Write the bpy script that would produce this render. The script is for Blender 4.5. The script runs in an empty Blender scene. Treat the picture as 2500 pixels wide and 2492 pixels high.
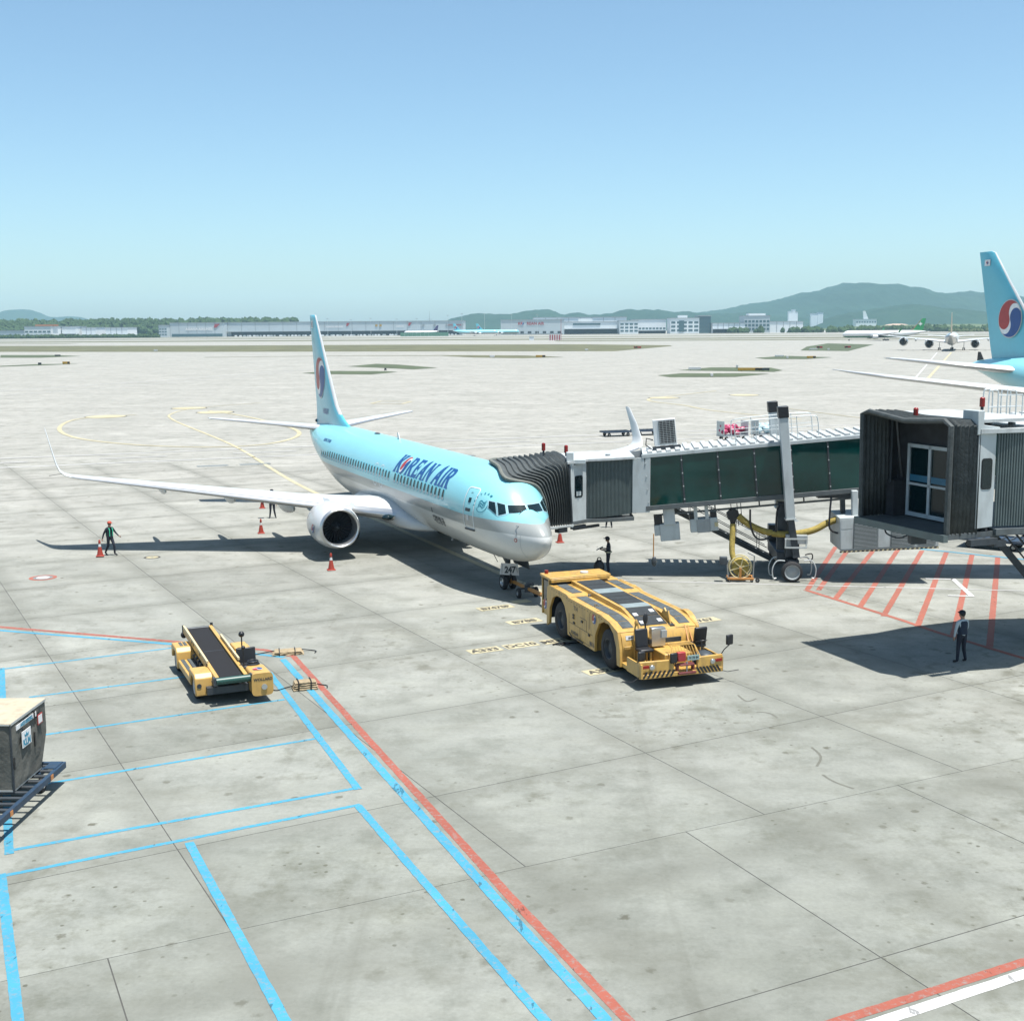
import bpy, bmesh, math, random
from mathutils import Vector, Matrix
R = math.radians
random.seed(7)
scene = bpy.context.scene
C = scene.collection

# ------------------------------------------------------------------ camera, sky, sun, exposure
cam_d = bpy.data.cameras.new('camera'); cam = bpy.data.objects.new('camera', cam_d); C.objects.link(cam)
cam_d.sensor_fit = 'HORIZONTAL'; cam_d.sensor_width = 36; cam_d.lens = 36 * 2991.04 / 2500
cam_d.clip_start = 0.5; cam_d.clip_end = 40000
cam.matrix_world = (Matrix.Translation((0, 0, 11.434)) @ Matrix.Rotation(R(90 - 8.4453), 4, 'X') @ Matrix.Rotation(R(-0.43566), 4, 'Z'))
scene.camera = cam
SUN_EL, SUN_AZ = 77.0, 127.0          # degrees; azimuth clockwise from +Y
w = bpy.data.worlds.new('World'); scene.world = w; w.use_nodes = True
nt = w.node_tree; bg = nt.nodes['Background']
sky = nt.nodes.new('ShaderNodeTexSky'); sky.sky_type = 'NISHITA'; sky.sun_disc = False
sky.sun_elevation = R(SUN_EL); sky.sun_rotation = R(SUN_AZ)
sky.air_density = 0.8; sky.dust_density = 1.3; sky.ozone_density = 4.0; sky.altitude = 0
tint = nt.nodes.new('ShaderNodeMix'); tint.data_type = 'RGBA'; tint.blend_type = 'MULTIPLY'
tint.inputs['Factor'].default_value = 1.0; tint.inputs['B'].default_value = (1.04, 1.14, 1.02, 1)
nt.links.new(sky.outputs[0], tint.inputs['A']); nt.links.new(tint.outputs['Result'], bg.inputs['Color'])
bg.inputs['Strength'].default_value = 0.102
sl = bpy.data.lights.new('sun', 'SUN'); sun = bpy.data.objects.new('sun', sl); C.objects.link(sun)
sl.energy = 5.0; sl.angle = R(0.5); sl.color = (1.0, 0.965, 0.915)
sdir = Vector((math.sin(R(SUN_AZ)) * math.cos(R(SUN_EL)), math.cos(R(SUN_AZ)) * math.cos(R(SUN_EL)), math.sin(R(SUN_EL))))
sun.rotation_euler = sdir.to_track_quat('Z', 'Y').to_euler(); sun.location = (0, 0, 300)
vs = scene.view_settings
scene.display_settings.display_device = 'sRGB'
vs.view_transform = 'Standard'; vs.look = 'None'; vs.exposure = 0.82; vs.gamma = 1.0; vs.use_curve_mapping = False
scene.cycles.use_denoising = True
scene.cycles.max_bounces = 6; scene.cycles.diffuse_bounces = 3; scene.cycles.glossy_bounces = 3
scene.cycles.volume_bounces = 2; scene.cycles.transmission_bounces = 3

# ------------------------------------------------------------------ helpers
class MB:
    """collects faces; build() links them as one mesh object"""
    def __init__(s): s.v = []; s.f = []; s.m = []; s.M = None
    def at(s, M): s.M = M; return s
    def add(s, vs_, fs, mi=0):
        o = len(s.v)
        if s.M is not None: vs_ = [tuple(s.M @ Vector(p)) for p in vs_]
        s.v += [tuple(p) for p in vs_]
        for f in fs: s.f.append(tuple(i + o for i in f)); s.m.append(mi)
        return s
    def box(s, c, d, rz=0, mi=0, rot=None, taper=(1, 1)):
        x, y, z = d[0] / 2, d[1] / 2, d[2] / 2; tx, ty = taper
        P = [(-x, -y, -z), (x, -y, -z), (x, y, -z), (-x, y, -z), (-x * tx, -y * ty, z), (x * tx, -y * ty, z), (x * tx, y * ty, z), (-x * tx, y * ty, z)]
        M = rot.to_3x3() if rot is not None else Matrix.Rotation(rz, 3, 'Z')
        P = [tuple(M @ Vector(p) + Vector(c)) for p in P]
        return s.add(P, [(3, 2, 1, 0), (4, 5, 6, 7), (0, 1, 5, 4), (1, 2, 6, 5), (2, 3, 7, 6), (3, 0, 4, 7)], mi)
    def bar(s, a, b, w_, h_, up=(0, 0, 1), mi=0):
        a = Vector(a); b = Vector(b); d = (b - a); L = d.length; d.normalize()
        u = Vector(up); sd = d.cross(u)
        if sd.length < 1e-5: sd = d.cross(Vector((1, 0, 0)))
        sd.normalize(); u = sd.cross(d)
        P = []
        for q in (a, b):
            for i, j in ((-1, -1), (1, -1), (1, 1), (-1, 1)): P.append(q + sd * (i * w_ / 2) + u * (j * h_ / 2))
        return s.add(P, [(0, 1, 2, 3), (7, 6, 5, 4), (0, 4, 5, 1), (1, 5, 6, 2), (2, 6, 7, 3), (3, 7, 4, 0)], mi)
    def cyl(s, a, b, r0, r1=None, n=16, mi=0, cap=True):
        r1 = r0 if r1 is None else r1
        a = Vector(a); b = Vector(b); d = (b - a).normalized()
        u = d.orthogonal().normalized(); v = d.cross(u)
        P = [a + (u * math.cos(2 * math.pi * k / n) + v * math.sin(2 * math.pi * k / n)) * r0 for k in range(n)]
        P += [b + (u * math.cos(2 * math.pi * k / n) + v * math.sin(2 * math.pi * k / n)) * r1 for k in range(n)]
        F = [(k, (k + 1) % n, n + (k + 1) % n, n + k) for k in range(n)]
        if cap: F += [tuple(range(n - 1, -1, -1)), tuple(range(n, 2 * n))]
        return s.add(P, F, mi)
    def lathe(s, prof, a, d, n=24, mi=0, closed=False, squash=None):
        """prof: (distance along d, radius)"""
        a = Vector(a); d = Vector(d).normalized(); u = Vector((0, 0, 1)) if abs(d.z) < .9 else Vector((1, 0, 0))
        v = d.cross(u).normalized(); u = v.cross(d).normalized()
        P = []
        for t, r in prof:
            for k in range(n):
                an = 2 * math.pi * k / n; cu = math.cos(an); sv = math.sin(an)
                if squash and cu < 0: cu *= squash
                P.append(a + d * t + (u * cu + v * sv) * r)
        m = len(prof); F = []
        for i in range(m if closed else m - 1):
            for k in range(n): F.append((i * n + k, i * n + (k + 1) % n, ((i + 1) % m) * n + (k + 1) % n, ((i + 1) % m) * n + k))
        return s.add(P, F, mi)
    def tube(s, pts, r, n=8, mi=0, closed=False):
        pts = [Vector(p) for p in pts]; m = len(pts); rings = []; pu = None
        for i, p in enumerate(pts):
            if closed: d = pts[(i + 1) % m] - pts[i - 1]
            else: d = pts[min(i + 1, m - 1)] - pts[max(i - 1, 0)]
            d.normalize()
            if pu is None: u = d.orthogonal().normalized()
            else:
                u = pu - d * pu.dot(d); u = u.normalized() if u.length > 1e-6 else d.orthogonal().normalized()
            pu = u; v = d.cross(u); rr = r[i] if isinstance(r, (list, tuple)) else r
            rings.append([p + (u * math.cos(2 * math.pi * k / n) + v * math.sin(2 * math.pi * k / n)) * rr for k in range(n)])
        return s.loft(rings, mi, wrap=closed)
    def loft(s, secs, mi=0, cap=True, wrap=False, ring=True, mif=None):
        n = len(secs[0]); m = len(secs); P = [p for q in secs for p in q]
        kk = n if ring else n - 1
        for i in range(m if wrap else m - 1):
            pass
        o = len(s.v)
        if s.M is not None: P = [tuple(s.M @ Vector(p)) for p in P]
        s.v += [tuple(p) for p in P]
        for i in range(m if wrap else m - 1):
            for k in range(kk):
                a = i * n + k; b = i * n + (k + 1) % n; c = ((i + 1) % m) * n + (k + 1) % n; d = ((i + 1) % m) * n + k
                s.f.append((o + a, o + b, o + c, o + d)); s.m.append(mif(i, k) if mif else mi)
        if cap and ring and not wrap:
            s.f.append(tuple(o + k for k in range(n - 1, -1, -1))); s.m.append(mi)
            s.f.append(tuple(o + (m - 1) * n + k for k in range(n))); s.m.append(mi)
        return s
    def prism(s, poly, vec, mi=0):
        n = len(poly); v = Vector(vec)
        P = [Vector(p) for p in poly] + [Vector(p) + v for p in poly]
        return s.add(P, [tuple(range(n - 1, -1, -1)), tuple(range(n, 2 * n))] + [(k, (k + 1) % n, n + (k + 1) % n, n + k) for k in range(n)], mi)
    def quad(s, a, b, c, d, mi=0): return s.add([a, b, c, d], [(0, 1, 2, 3)], mi)
    def sphere(s, c, r, n=10, m=6, mi=0):
        if not isinstance(r, (tuple, list)): r = (r, r, r)
        P = []; F = []
        for i in range(m + 1):
            th = math.pi * i / m
            for k in range(n):
                ph = 2 * math.pi * k / n
                P.append((c[0] + r[0] * math.sin(th) * math.cos(ph), c[1] + r[1] * math.sin(th) * math.sin(ph), c[2] + r[2] * math.cos(th)))
        for i in range(m):
            for k in range(n): F.append((i * n + k, (i + 1) * n + k, (i + 1) * n + (k + 1) % n, i * n + (k + 1) % n))
        return s.add(P, F, mi)
    def mesh(s, name, mats, smooth=True, sharp=35):
        me = bpy.data.meshes.new(name)
        me.from_pydata(s.v, [], s.f)
        if not isinstance(mats, (list, tuple)): mats = [mats]
        for m in mats: me.materials.append(m)
        if len(mats) > 1: me.polygons.foreach_set('material_index', s.m)
        bm = bmesh.new(); bm.from_mesh(me)
        bmesh.ops.remove_doubles(bm, verts=bm.verts, dist=1e-5)
        bmesh.ops.recalc_face_normals(bm, faces=bm.faces)
        bm.to_mesh(me); bm.free()
        if smooth:
            me.polygons.foreach_set('use_smooth', [True] * len(me.polygons)); me.set_sharp_from_angle(angle=R(sharp))
        me.update(); return me
    def build(s, name, mats, parent=None, smooth=True, bevel=0, sharp=35):
        return link(name, s.mesh(name, mats, smooth, sharp), parent, bevel)
def link(name, me, parent=None, bevel=0):
    o = bpy.data.objects.new(name, me); C.objects.link(o)
    if parent is not None: o.parent = parent
    if bevel:
        m = o.modifiers.new('bevel', 'BEVEL'); m.width = bevel; m.segments = 2; m.limit_method = 'ANGLE'; m.angle_limit = R(40)
    return o
def tag(o, label=None, cat=None, group=None, kind=None):
    if label: o['label'] = label
    if cat: o['category'] = cat
    if group: o['group'] = group
    if kind: o['kind'] = kind
    return o
ORG = {}
def thing(name, label, cat, loc=(0, 0, 0), rz=0, group=None):
    o = bpy.data.objects.new(name, None); C.objects.link(o); o.empty_display_size = .2
    o.location = loc; o.rotation_euler = (0, 0, rz); ORG[o.name] = loc
    return tag(o, label, cat, group)
def wb(mb, name, mats, parent, **k):
    """build a part whose points are in world metres under an unrotated thing"""
    L = ORG[parent.name]; mb.v = [(p[0] - L[0], p[1] - L[1], p[2] - L[2]) for p in mb.v]
    return mb.build(name, mats, parent, **k)
def copy_tree(o, parent=None):
    c = o.copy(); C.objects.link(c)
    if parent is not None: c.parent = parent
    if o.name in ORG: ORG[c.name] = ORG[o.name]
    for ch in list(o.children): copy_tree(ch, c)
    return c
def lerp(a, b, t): return a + (b - a) * t
def interp(tab, x):
    """monotone cubic-ish interpolation of rows (x, a, b, ..)"""
    if x <= tab[0][0]: return list(tab[0][1:])
    if x >= tab[-1][0]: return list(tab[-1][1:])
    for i in range(len(tab) - 1):
        if tab[i][0] <= x <= tab[i + 1][0]: break
    p0 = tab[max(i - 1, 0)]; p1 = tab[i]; p2 = tab[i + 1]; p3 = tab[min(i + 2, len(tab) - 1)]
    h = p2[0] - p1[0]; t = (x - p1[0]) / h; out = []
    for k in range(1, len(p1)):
        d = (p2[k] - p1[k]) / h
        d0 = (p1[k] - p0[k]) / (p1[0] - p0[0]) if p1 is not p0 else d
        d2 = (p3[k] - p2[k]) / (p3[0] - p2[0]) if p3 is not p2 else d
        m1 = 0 if d0 * d <= 0 else 2 * d0 * d / (d0 + d); m2 = 0 if d * d2 <= 0 else 2 * d * d2 / (d + d2)
        out.append((2 * t**3 - 3 * t**2 + 1) * p1[k] + (t**3 - 2 * t**2 + t) * h * m1 + (-2 * t**3 + 3 * t**2) * p2[k] + (t**3 - t**2) * h * m2)
    return out

# ------------------------------------------------------------------ materials
TONE = .81          # one tone for all paints and stone, set against the exposure above
def nodes_of(name):
    m = bpy.data.materials.new(name); m.use_nodes = True
    return m, m.node_tree.nodes, m.node_tree.links, m.node_tree.nodes['Principled BSDF']
def mk(name, col, rough=.5, metal=0., var=.12, scale=2.5, bump=0., bscale=20, spec=.5, dirt=0., coat=0., emis=None):
    col = tuple(c * TONE for c in col)
    m, N, L, B = nodes_of(name)
    B.inputs['Roughness'].default_value = rough; B.inputs['Metallic'].default_value = metal
    B.inputs['Specular IOR Level'].default_value = spec; B.inputs['Coat Weight'].default_value = coat
    tc = N.new('ShaderNodeTexCoord')
    nz = N.new('ShaderNodeTexNoise'); nz.inputs['Scale'].default_value = scale; nz.inputs['Detail'].default_value = 6; nz.inputs['Roughness'].default_value = .6
    L.new(tc.outputs['Object'], nz.inputs['Vector'])
    rp = N.new('ShaderNodeValToRGB'); rp.color_ramp.elements[0].position = .3; rp.color_ramp.elements[1].position = .7
    lo = tuple(c * (1 - var) for c in col); hi = tuple(min(c * (1 + var), 1) for c in col)
    rp.color_ramp.elements[0].color = (*lo, 1); rp.color_ramp.elements[1].color = (*hi, 1)
    L.new(nz.outputs['Fac'], rp.inputs['Fac']); out = rp.outputs['Color']
    if dirt:
        n2 = N.new('ShaderNodeTexNoise'); n2.inputs['Scale'].default_value = scale * 2.3; n2.inputs['Detail'].default_value = 8
        mp = N.new('ShaderNodeMapping'); mp.inputs['Scale'].default_value = (1, 1, .3); L.new(tc.outputs['Object'], mp.inputs['Vector']); L.new(mp.outputs[0], n2.inputs['Vector'])
        r2 = N.new('ShaderNodeValToRGB'); r2.color_ramp.elements[0].position = .5; r2.color_ramp.elements[1].position = .78
        r2.color_ramp.elements[0].color = (0, 0, 0, 1); r2.color_ramp.elements[1].color = (dirt, dirt, dirt, 1)
        L.new(n2.outputs['Fac'], r2.inputs['Fac'])
        mx = N.new('ShaderNodeMix'); mx.data_type = 'RGBA'; L.new(r2.outputs['Color'], mx.inputs['Factor']); L.new(out, mx.inputs['A'])
        mx.inputs['B'].default_value = (.07, .06, .045, 1); out = mx.outputs['Result']
    L.new(out, B.inputs['Base Color'])
    if bump:
        bn = N.new('ShaderNodeTexNoise'); bn.inputs['Scale'].default_value = bscale; bn.inputs['Detail'].default_value = 4; L.new(tc.outputs['Object'], bn.inputs['Vector'])
        bp = N.new('ShaderNodeBump'); bp.inputs['Strength'].default_value = bump; bp.inputs['Distance'].default_value = .05; L.new(bn.outputs['Fac'], bp.inputs['Height']); L.new(bp.outputs[0], B.inputs['Normal'])
    if emis: B.inputs['Emission Color'].default_value = (*emis[0], 1); B.inputs['Emission Strength'].default_value = emis[1]
    return m
def math_node(N, L, op, a, b=None, c=None):
    n = N.new('ShaderNodeMath'); n.operation = op
    for i, q in enumerate((a, b, c)):
        if q is None: continue
        if isinstance(q, (int, float)): n.inputs[i].default_value = q
        else: L.new(q, n.inputs[i])
    return n.outputs[0]
def ramp(N, L, fac, stops, mode='LINEAR'):
    r = N.new('ShaderNodeValToRGB'); cr = r.color_ramp; cr.interpolation = mode
    while len(cr.elements) < len(stops): cr.elements.new(.5)
    for e, (p, c) in zip(cr.elements, stops): e.position = p; e.color = (*c, 1) if len(c) == 3 else c
    L.new(fac, r.inputs['Fac']); return r.outputs['Color']
def mixc(N, L, fac, a, b, blend='MIX'):
    m = N.new('ShaderNodeMix'); m.data_type = 'RGBA'; m.blend_type = blend
    for s_, q in (('Factor', fac), ('A', a), ('B', b)):
        if isinstance(q, (int, float)): m.inputs[s_].default_value = q
        elif isinstance(q, tuple): m.inputs[s_].default_value = (*q, 1)
        else: L.new(q, m.inputs[s_])
    return m.outputs['Result']
def noise(N, L, vec, scale, detail=6, rough=.6, stretch=None, rz=0):
    n = N.new('ShaderNodeTexNoise'); n.inputs['Scale'].default_value = scale; n.inputs['Detail'].default_value = detail; n.inputs['Roughness'].default_value = rough
    if stretch or rz:
        mp = N.new('ShaderNodeMapping'); mp.inputs['Rotation'].default_value = (0, 0, rz); mp.inputs['Scale'].default_value = stretch or (1, 1, 1)
        L.new(vec, mp.inputs['Vector']); vec = mp.outputs[0]
    L.new(vec, n.inputs['Vector']); return n.outputs['Fac']

GRID1 = (R(28.6), (1.053, 23.41)); SL = 6.32
def concrete(name, joints):
    m, N, L, B = nodes_of(name)
    geo = N.new('ShaderNodeNewGeometry'); P = geo.outputs['Position']
    big = noise(N, L, P, .09, 5, .65)
    med = noise(N, L, P, .55, 8, .7)
    strk = noise(N, L, P, .9, 6, .6, stretch=(.18, 1.0, 1), rz=-R(24))
    fine = noise(N, L, P, 9, 6, .75)
    col = ramp(N, L, big, [(.3, (.226, .233, .216)), (.7, (.286, .291, .274))])
    f2 = ramp(N, L, med, [(.34, (.76, .765, .745)), (.5, (1, 1, 1)), (.70, (1.12, 1.12, 1.11))])
    col = mixc(N, L, 1.0, col, f2, 'MULTIPLY')
    f3 = ramp(N, L, strk, [(.35, (.94, .94, .925)), (.6, (1.03, 1.03, 1.03))])
    col = mixc(N, L, 1.0, col, f3, 'MULTIPLY')
    f4 = ramp(N, L, fine, [(.3, (.88, .88, .87)), (.7, (1.08, 1.08, 1.08))])
    col = mixc(N, L, 1.0, col, f4, 'MULTIPLY')
    # the stand nearest the gate carries the traffic grime
    ys = N.new('ShaderNodeSeparateXYZ'); L.new(P, ys.inputs[0]); nr = N.new('ShaderNodeMapRange'); L.new(ys.outputs[1], nr.inputs[0]); nr.inputs[1].default_value = 75; nr.inputs[2].default_value = 32
    # oil drips and spots: their own shapes, denser in some patches
    vo = N.new('ShaderNodeTexVoronoi'); vo.inputs['Scale'].default_value = 1.15; L.new(P, vo.inputs['Vector'])
    wob = noise(N, L, P, 6, 4, .6)
    dd = math_node(N, L, 'ADD', vo.outputs['Distance'], math_node(N, L, 'MULTIPLY', math_node(N, L, 'SUBTRACT', wob, .5), .34))
    spot = ramp(N, L, dd, [(.08, (1, 1, 1)), (.15, (0, 0, 0))])
    vr = N.new('ShaderNodeSeparateColor'); L.new(vo.outputs['Color'], vr.inputs[0])
    keep = math_node(N, L, 'GREATER_THAN', vr.outputs[0], .42)
    patch = ramp(N, L, noise(N, L, P, .13, 3, .5), [(.42, (.15, .15, .15)), (.58, (.9, .9, .9))])
    col = mixc(N, L, math_node(N, L, 'MULTIPLY', math_node(N, L, 'MULTIPLY', spot, keep), patch), col, (.105, .102, .08))
    v2 = N.new('ShaderNodeTexVoronoi'); v2.inputs['Scale'].default_value = 3.1; L.new(P, v2.inputs['Vector'])
    d2 = math_node(N, L, 'ADD', v2.outputs['Distance'], math_node(N, L, 'MULTIPLY', math_node(N, L, 'SUBTRACT', fine, .5), .3))
    s2 = N.new('ShaderNodeSeparateColor'); L.new(v2.outputs['Color'], s2.inputs[0])
    dots = math_node(N, L, 'MULTIPLY', ramp(N, L, d2, [(.10, (1, 1, 1)), (.17, (0, 0, 0))]), math_node(N, L, 'GREATER_THAN', s2.outputs[1], .55))
    dens = ramp(N, L, noise(N, L, P, .16, 3, .5), [(.44, (.1, .1, .1)), (.58, (.85, .85, .85))])
    col = mixc(N, L, math_node(N, L, 'MULTIPLY', dots, dens), col, (.095, .094, .072))
    mot = math_node(N, L, 'MULTIPLY', math_node(N, L, 'MULTIPLY', ramp(N, L, noise(N, L, P, 1.5, 7, .72), [(.48, (0, 0, 0)), (.66, (.75, .75, .75))]), dens), nr.outputs[0])
    col = mixc(N, L, mot, col, (.135, .136, .108))
    # smeared grime
    gr = ramp(N, L, noise(N, L, P, .33, 9, .72, stretch=(.5, 1, 1), rz=-R(25)), [(.52, (0, 0, 0)), (.72, (.62, .62, .62))])
    gr = math_node(N, L, 'MULTIPLY', gr, math_node(N, L, 'ADD', math_node(N, L, 'MULTIPLY', nr.outputs[0], .65), .35))
    col = mixc(N, L, gr, col, (.145, .143, .118))
    bl = math_node(N, L, 'MULTIPLY', ramp(N, L, noise(N, L, P, .75, 5, .6), [(.60, (0, 0, 0)), (.68, (.6, .6, .6))]), ramp(N, L, noise(N, L, P, .085, 3, .5), [(.47, (0, 0, 0)), (.58, (1, 1, 1))]))
    col = mixc(N, L, bl, col, (.12, .118, .095))
    cl_ = ramp(N, L, noise(N, L, P, .3, 6, .65, stretch=(.45, 1, 1), rz=-R(24)), [(.52, (1, 1, 1)), (.68, (1.17, 1.17, 1.17))])
    col = mixc(N, L, 1.0, col, cl_, 'MULTIPLY')
    trk = ramp(N, L, noise(N, L, P, .9, 4, .6, stretch=(1, .035, 1), rz=-R(24)), [(.60, (0, 0, 0)), (.72, (.35, .35, .35))])
    col = mixc(N, L, math_node(N, L, 'MULTIPLY', trk, nr.outputs[0]), col, (.13, .13, .11))
    # darker concrete near the gate, growing lighter and warmer with distance
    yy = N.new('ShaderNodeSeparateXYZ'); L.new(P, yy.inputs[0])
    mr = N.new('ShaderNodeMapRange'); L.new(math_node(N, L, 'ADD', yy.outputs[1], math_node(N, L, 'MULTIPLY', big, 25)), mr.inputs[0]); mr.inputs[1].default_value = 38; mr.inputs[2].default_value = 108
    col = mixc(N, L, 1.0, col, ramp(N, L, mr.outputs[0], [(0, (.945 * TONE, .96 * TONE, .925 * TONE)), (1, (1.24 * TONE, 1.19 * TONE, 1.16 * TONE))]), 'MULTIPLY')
    if joints:
        mp = N.new('ShaderNodeMapping'); mp.vector_type = 'TEXTURE'; mp.inputs['Location'].default_value = (GRID1[1][0], GRID1[1][1], 0); mp.inputs['Rotation'].default_value = (0, 0, GRID1[0])
        L.new(P, mp.inputs['Vector']); sp = N.new('ShaderNodeSeparateXYZ'); L.new(mp.outputs[0], sp.inputs[0])
        for ax, lo in ((0, .93), (1, .955)):
            fr = math_node(N, L, 'FRACT', math_node(N, L, 'DIVIDE', sp.outputs[ax], SL))
            e = math_node(N, L, 'MULTIPLY', math_node(N, L, 'ABSOLUTE', math_node(N, L, 'SUBTRACT', fr, .5)), 2)
            e = math_node(N, L, 'ADD', e, math_node(N, L, 'MULTIPLY', math_node(N, L, 'SUBTRACT', med, .5), .22))
            msk = ramp(N, L, e, [(lo - .20, (0, 0, 0)), (lo + .02, (.34, .34, .34))])
            col = mixc(N, L, msk, col, (.115, .117, .098))
        oi = N.new('ShaderNodeObjectInfo')
        tone = ramp(N, L, oi.outputs['Random'], [(0, (.89, .89, .88)), (1, (1.07, 1.07, 1.07))])
        col = mixc(N, L, 1.0, col, tone, 'MULTIPLY')
    L.new(col, B.inputs['Base Color']); B.inputs['Roughness'].default_value = .82; B.inputs['Specular IOR Level'].default_value = .3
    bp = N.new('ShaderNodeBump'); bp.inputs['Strength'].default_value = .25; bp.inputs['Distance'].default_value = .01; L.new(fine, bp.inputs['Height']); L.new(bp.outputs[0], B.inputs['Normal'])
    return m
def paint(name, col, wear=.85, sc=7.0):
    col = tuple(c * TONE for c in col)
    m, N, L, B = nodes_of(name)
    geo = N.new('ShaderNodeNewGeometry'); P = geo.outputs['Position']
    a = noise(N, L, P, sc, 9, .75); b = noise(N, L, P, .4, 4, .6)
    c = ramp(N, L, b, [(.3, tuple(q * .86 for q in col)), (.7, tuple(min(1, q * 1.12) for q in col))])
    wr = ramp(N, L, a, [(.51, (0, 0, 0)), (.66, (wear, wear, wear))])
    c = mixc(N, L, wr, c, (.18, .18, .165))
    tyre = noise(N, L, P, 3.2, 4, .6, stretch=(1, .3, 1), rz=R(65))
    c = mixc(N, L, ramp(N, L, tyre, [(.64, (0, 0, 0)), (.665, (.75, .75, .75)), (.69, (.75, .75, .75)), (.71, (0, 0, 0))]), c, tuple(q * .28 for q in col))
    L.new(c, B.inputs['Base Color']); B.inputs['Roughness'].default_value = .7
    return m
M = {}
HAZE = 0.6e-4
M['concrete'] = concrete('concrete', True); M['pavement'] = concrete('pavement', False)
M['joint'] = mk('joint_sealant', (.075, .075, .068), .9)
M['blue_line'] = paint('blue_line_paint', (.045, .27, .40)); M['red_line'] = paint('red_line_paint', (.30, .08, .05)); M['yellow_line'] = paint('yellow_line_paint', (.46, .41, .26), .45)
M['white_line'] = paint('white_line_paint', (.52, .52, .51), .4); M['black_line'] = paint('black_letter_paint', (.06, .055, .045), .5, 5); M['orange_line'] = paint('hatch_paint', (.32, .095, .06), .4)
M['hydrant'] = mk('hydrant_cover', (.18, .2, .2), .6)
M['white'] = mk('white_paint', (.62, .63, .63), .35, var=.05, coat=.3)
M['white_matt'] = mk('white_panel', (.66, .69, .69), .55, var=.07, scale=1.5, dirt=.25)
M['black'] = mk('black_plastic', (.014, .015, .018), .45)
M['rubber'] = mk('rubber', (.018, .018, .02), .8, var=.3)
M['tyre'] = mk('tyre', (.02, .02, .022), .75, var=.25, bump=.3, bscale=30)
M['steel'] = mk('steel', (.42, .43, .43), .35, metal=.8)
M['dark_steel'] = mk('dark_steel', (.055, .065, .075), .5, metal=.3, var=.3)
M['grey_paint'] = mk('grey_paint', (.34, .37, .38), .45, var=.1, dirt=.2)
M['alu'] = mk('bare_aluminium', (.62, .63, .63), .28, metal=.85, var=.06)
M['glass_dark'] = mk('dark_glass', (.006, .018, .022), .05, spec=.5, var=.3, scale=.6)
M['cone'] = mk('cone_orange', (.33, .040, .022), .5, var=.15)
M['red_lamp'] = mk('red_lamp', (.26, .012, .01), .25)
M['tug_yellow'] = mk('tug_yellow', (.56, .34, .085), .42, var=.12, scale=2.2, dirt=.6, coat=.2)
M['tread'] = mk('antislip_tread', (.075, .09, .095), .9, var=.35, scale=6, bump=.4, bscale=60)
M['grass'] = mk('grass', (.105, .105, .05), .95, var=.35, scale=.05)
M['grass2'] = mk('grass_green', (.065, .085, .04), .95, var=.35, scale=.2)
M['skin'] = mk('skin', (.36, .21, .14), .55); M['navy'] = mk('navy_cloth', (.011, .016, .03), .85, var=.3, scale=8); M['hair'] = mk('hair', (.01, .009, .008), .6)
# ------------------------------------------------------------------ ground
def sheet(name, pts, z, mat, parent=None):
    mb = MB(); mb.add([(x, y, z) for x, y in pts], [tuple(range(len(pts)))]); return mb.build(name, mat, parent, smooth=False)
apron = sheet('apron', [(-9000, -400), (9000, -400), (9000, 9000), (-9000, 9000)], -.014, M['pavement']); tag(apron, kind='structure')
# concrete slabs with open joints; two fields of slabs meet along a line that runs up to the right
def clip(poly, n, d):
    out = []
    for i, p in enumerate(poly):
        q = poly[(i + 1) % len(poly)]; a = p[0] * n[0] + p[1] * n[1] - d; b = q[0] * n[0] + q[1] * n[1] - d
        if a >= 0: out.append(p)
        if a * b < 0: t = a / (a - b); out.append((lerp(p[0], q[0], t), lerp(p[1], q[1], t)))
    return out
HB = R(25.8); nb = (-math.sin(HB), math.cos(HB)); db = 24.92 * math.cos(HB) - .23 * math.sin(HB)
slab_cache = {}
def slab(poly):
    cx = sum(p[0] for p in poly) / len(poly); cy = sum(p[1] for p in poly) / len(poly)
    loc = [(round(p[0] - cx, 3), round(p[1] - cy, 3)) for p in poly]
    key = tuple(loc)
    if key not in slab_cache:
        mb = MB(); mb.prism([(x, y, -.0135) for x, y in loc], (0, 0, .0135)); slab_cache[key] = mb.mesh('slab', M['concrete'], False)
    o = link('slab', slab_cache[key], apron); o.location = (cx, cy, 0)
def slab_field(ang, org, size, i0, i1, j0, j1, side, gap):
    ca, sa = math.cos(ang), math.sin(ang)
    for i in range(i0, i1):
        for j in range(j0, j1):
            g = gap / 2
            q = [(i * size + g, j * size + g), ((i + 1) * size - g, j * size + g), ((i + 1) * size - g, (j + 1) * size - g), (i * size + g, (j + 1) * size - g)]
            poly = [(org[0] + u * ca - v * sa, org[1] + u * sa + v * ca) for u, v in q]
            poly = clip(poly, (nb[0] * side, nb[1] * side), db * side + .003)
            if len(poly) < 3: continue
            cx = sum(p[0] for p in poly) / len(poly); cy = sum(p[1] for p in poly) / len(poly)
            if cy < 12 or cy > 108 or abs(cx) > cy * .44 + 9: continue
            A = abs(sum(poly[k][0] * poly[(k + 1) % len(poly)][1] - poly[(k + 1) % len(poly)][0] * poly[k][1] for k in range(len(poly)))) / 2
            if A < .3: continue
            slab(poly)
slab_field(GRID1[0], GRID1[1], SL, -12, 12, -6, 18, 1, .024)
slab_field(R(25.8), (3.9235, 26.7045), 6.36, -8, 8, -4, 1, -1, .026)

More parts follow.
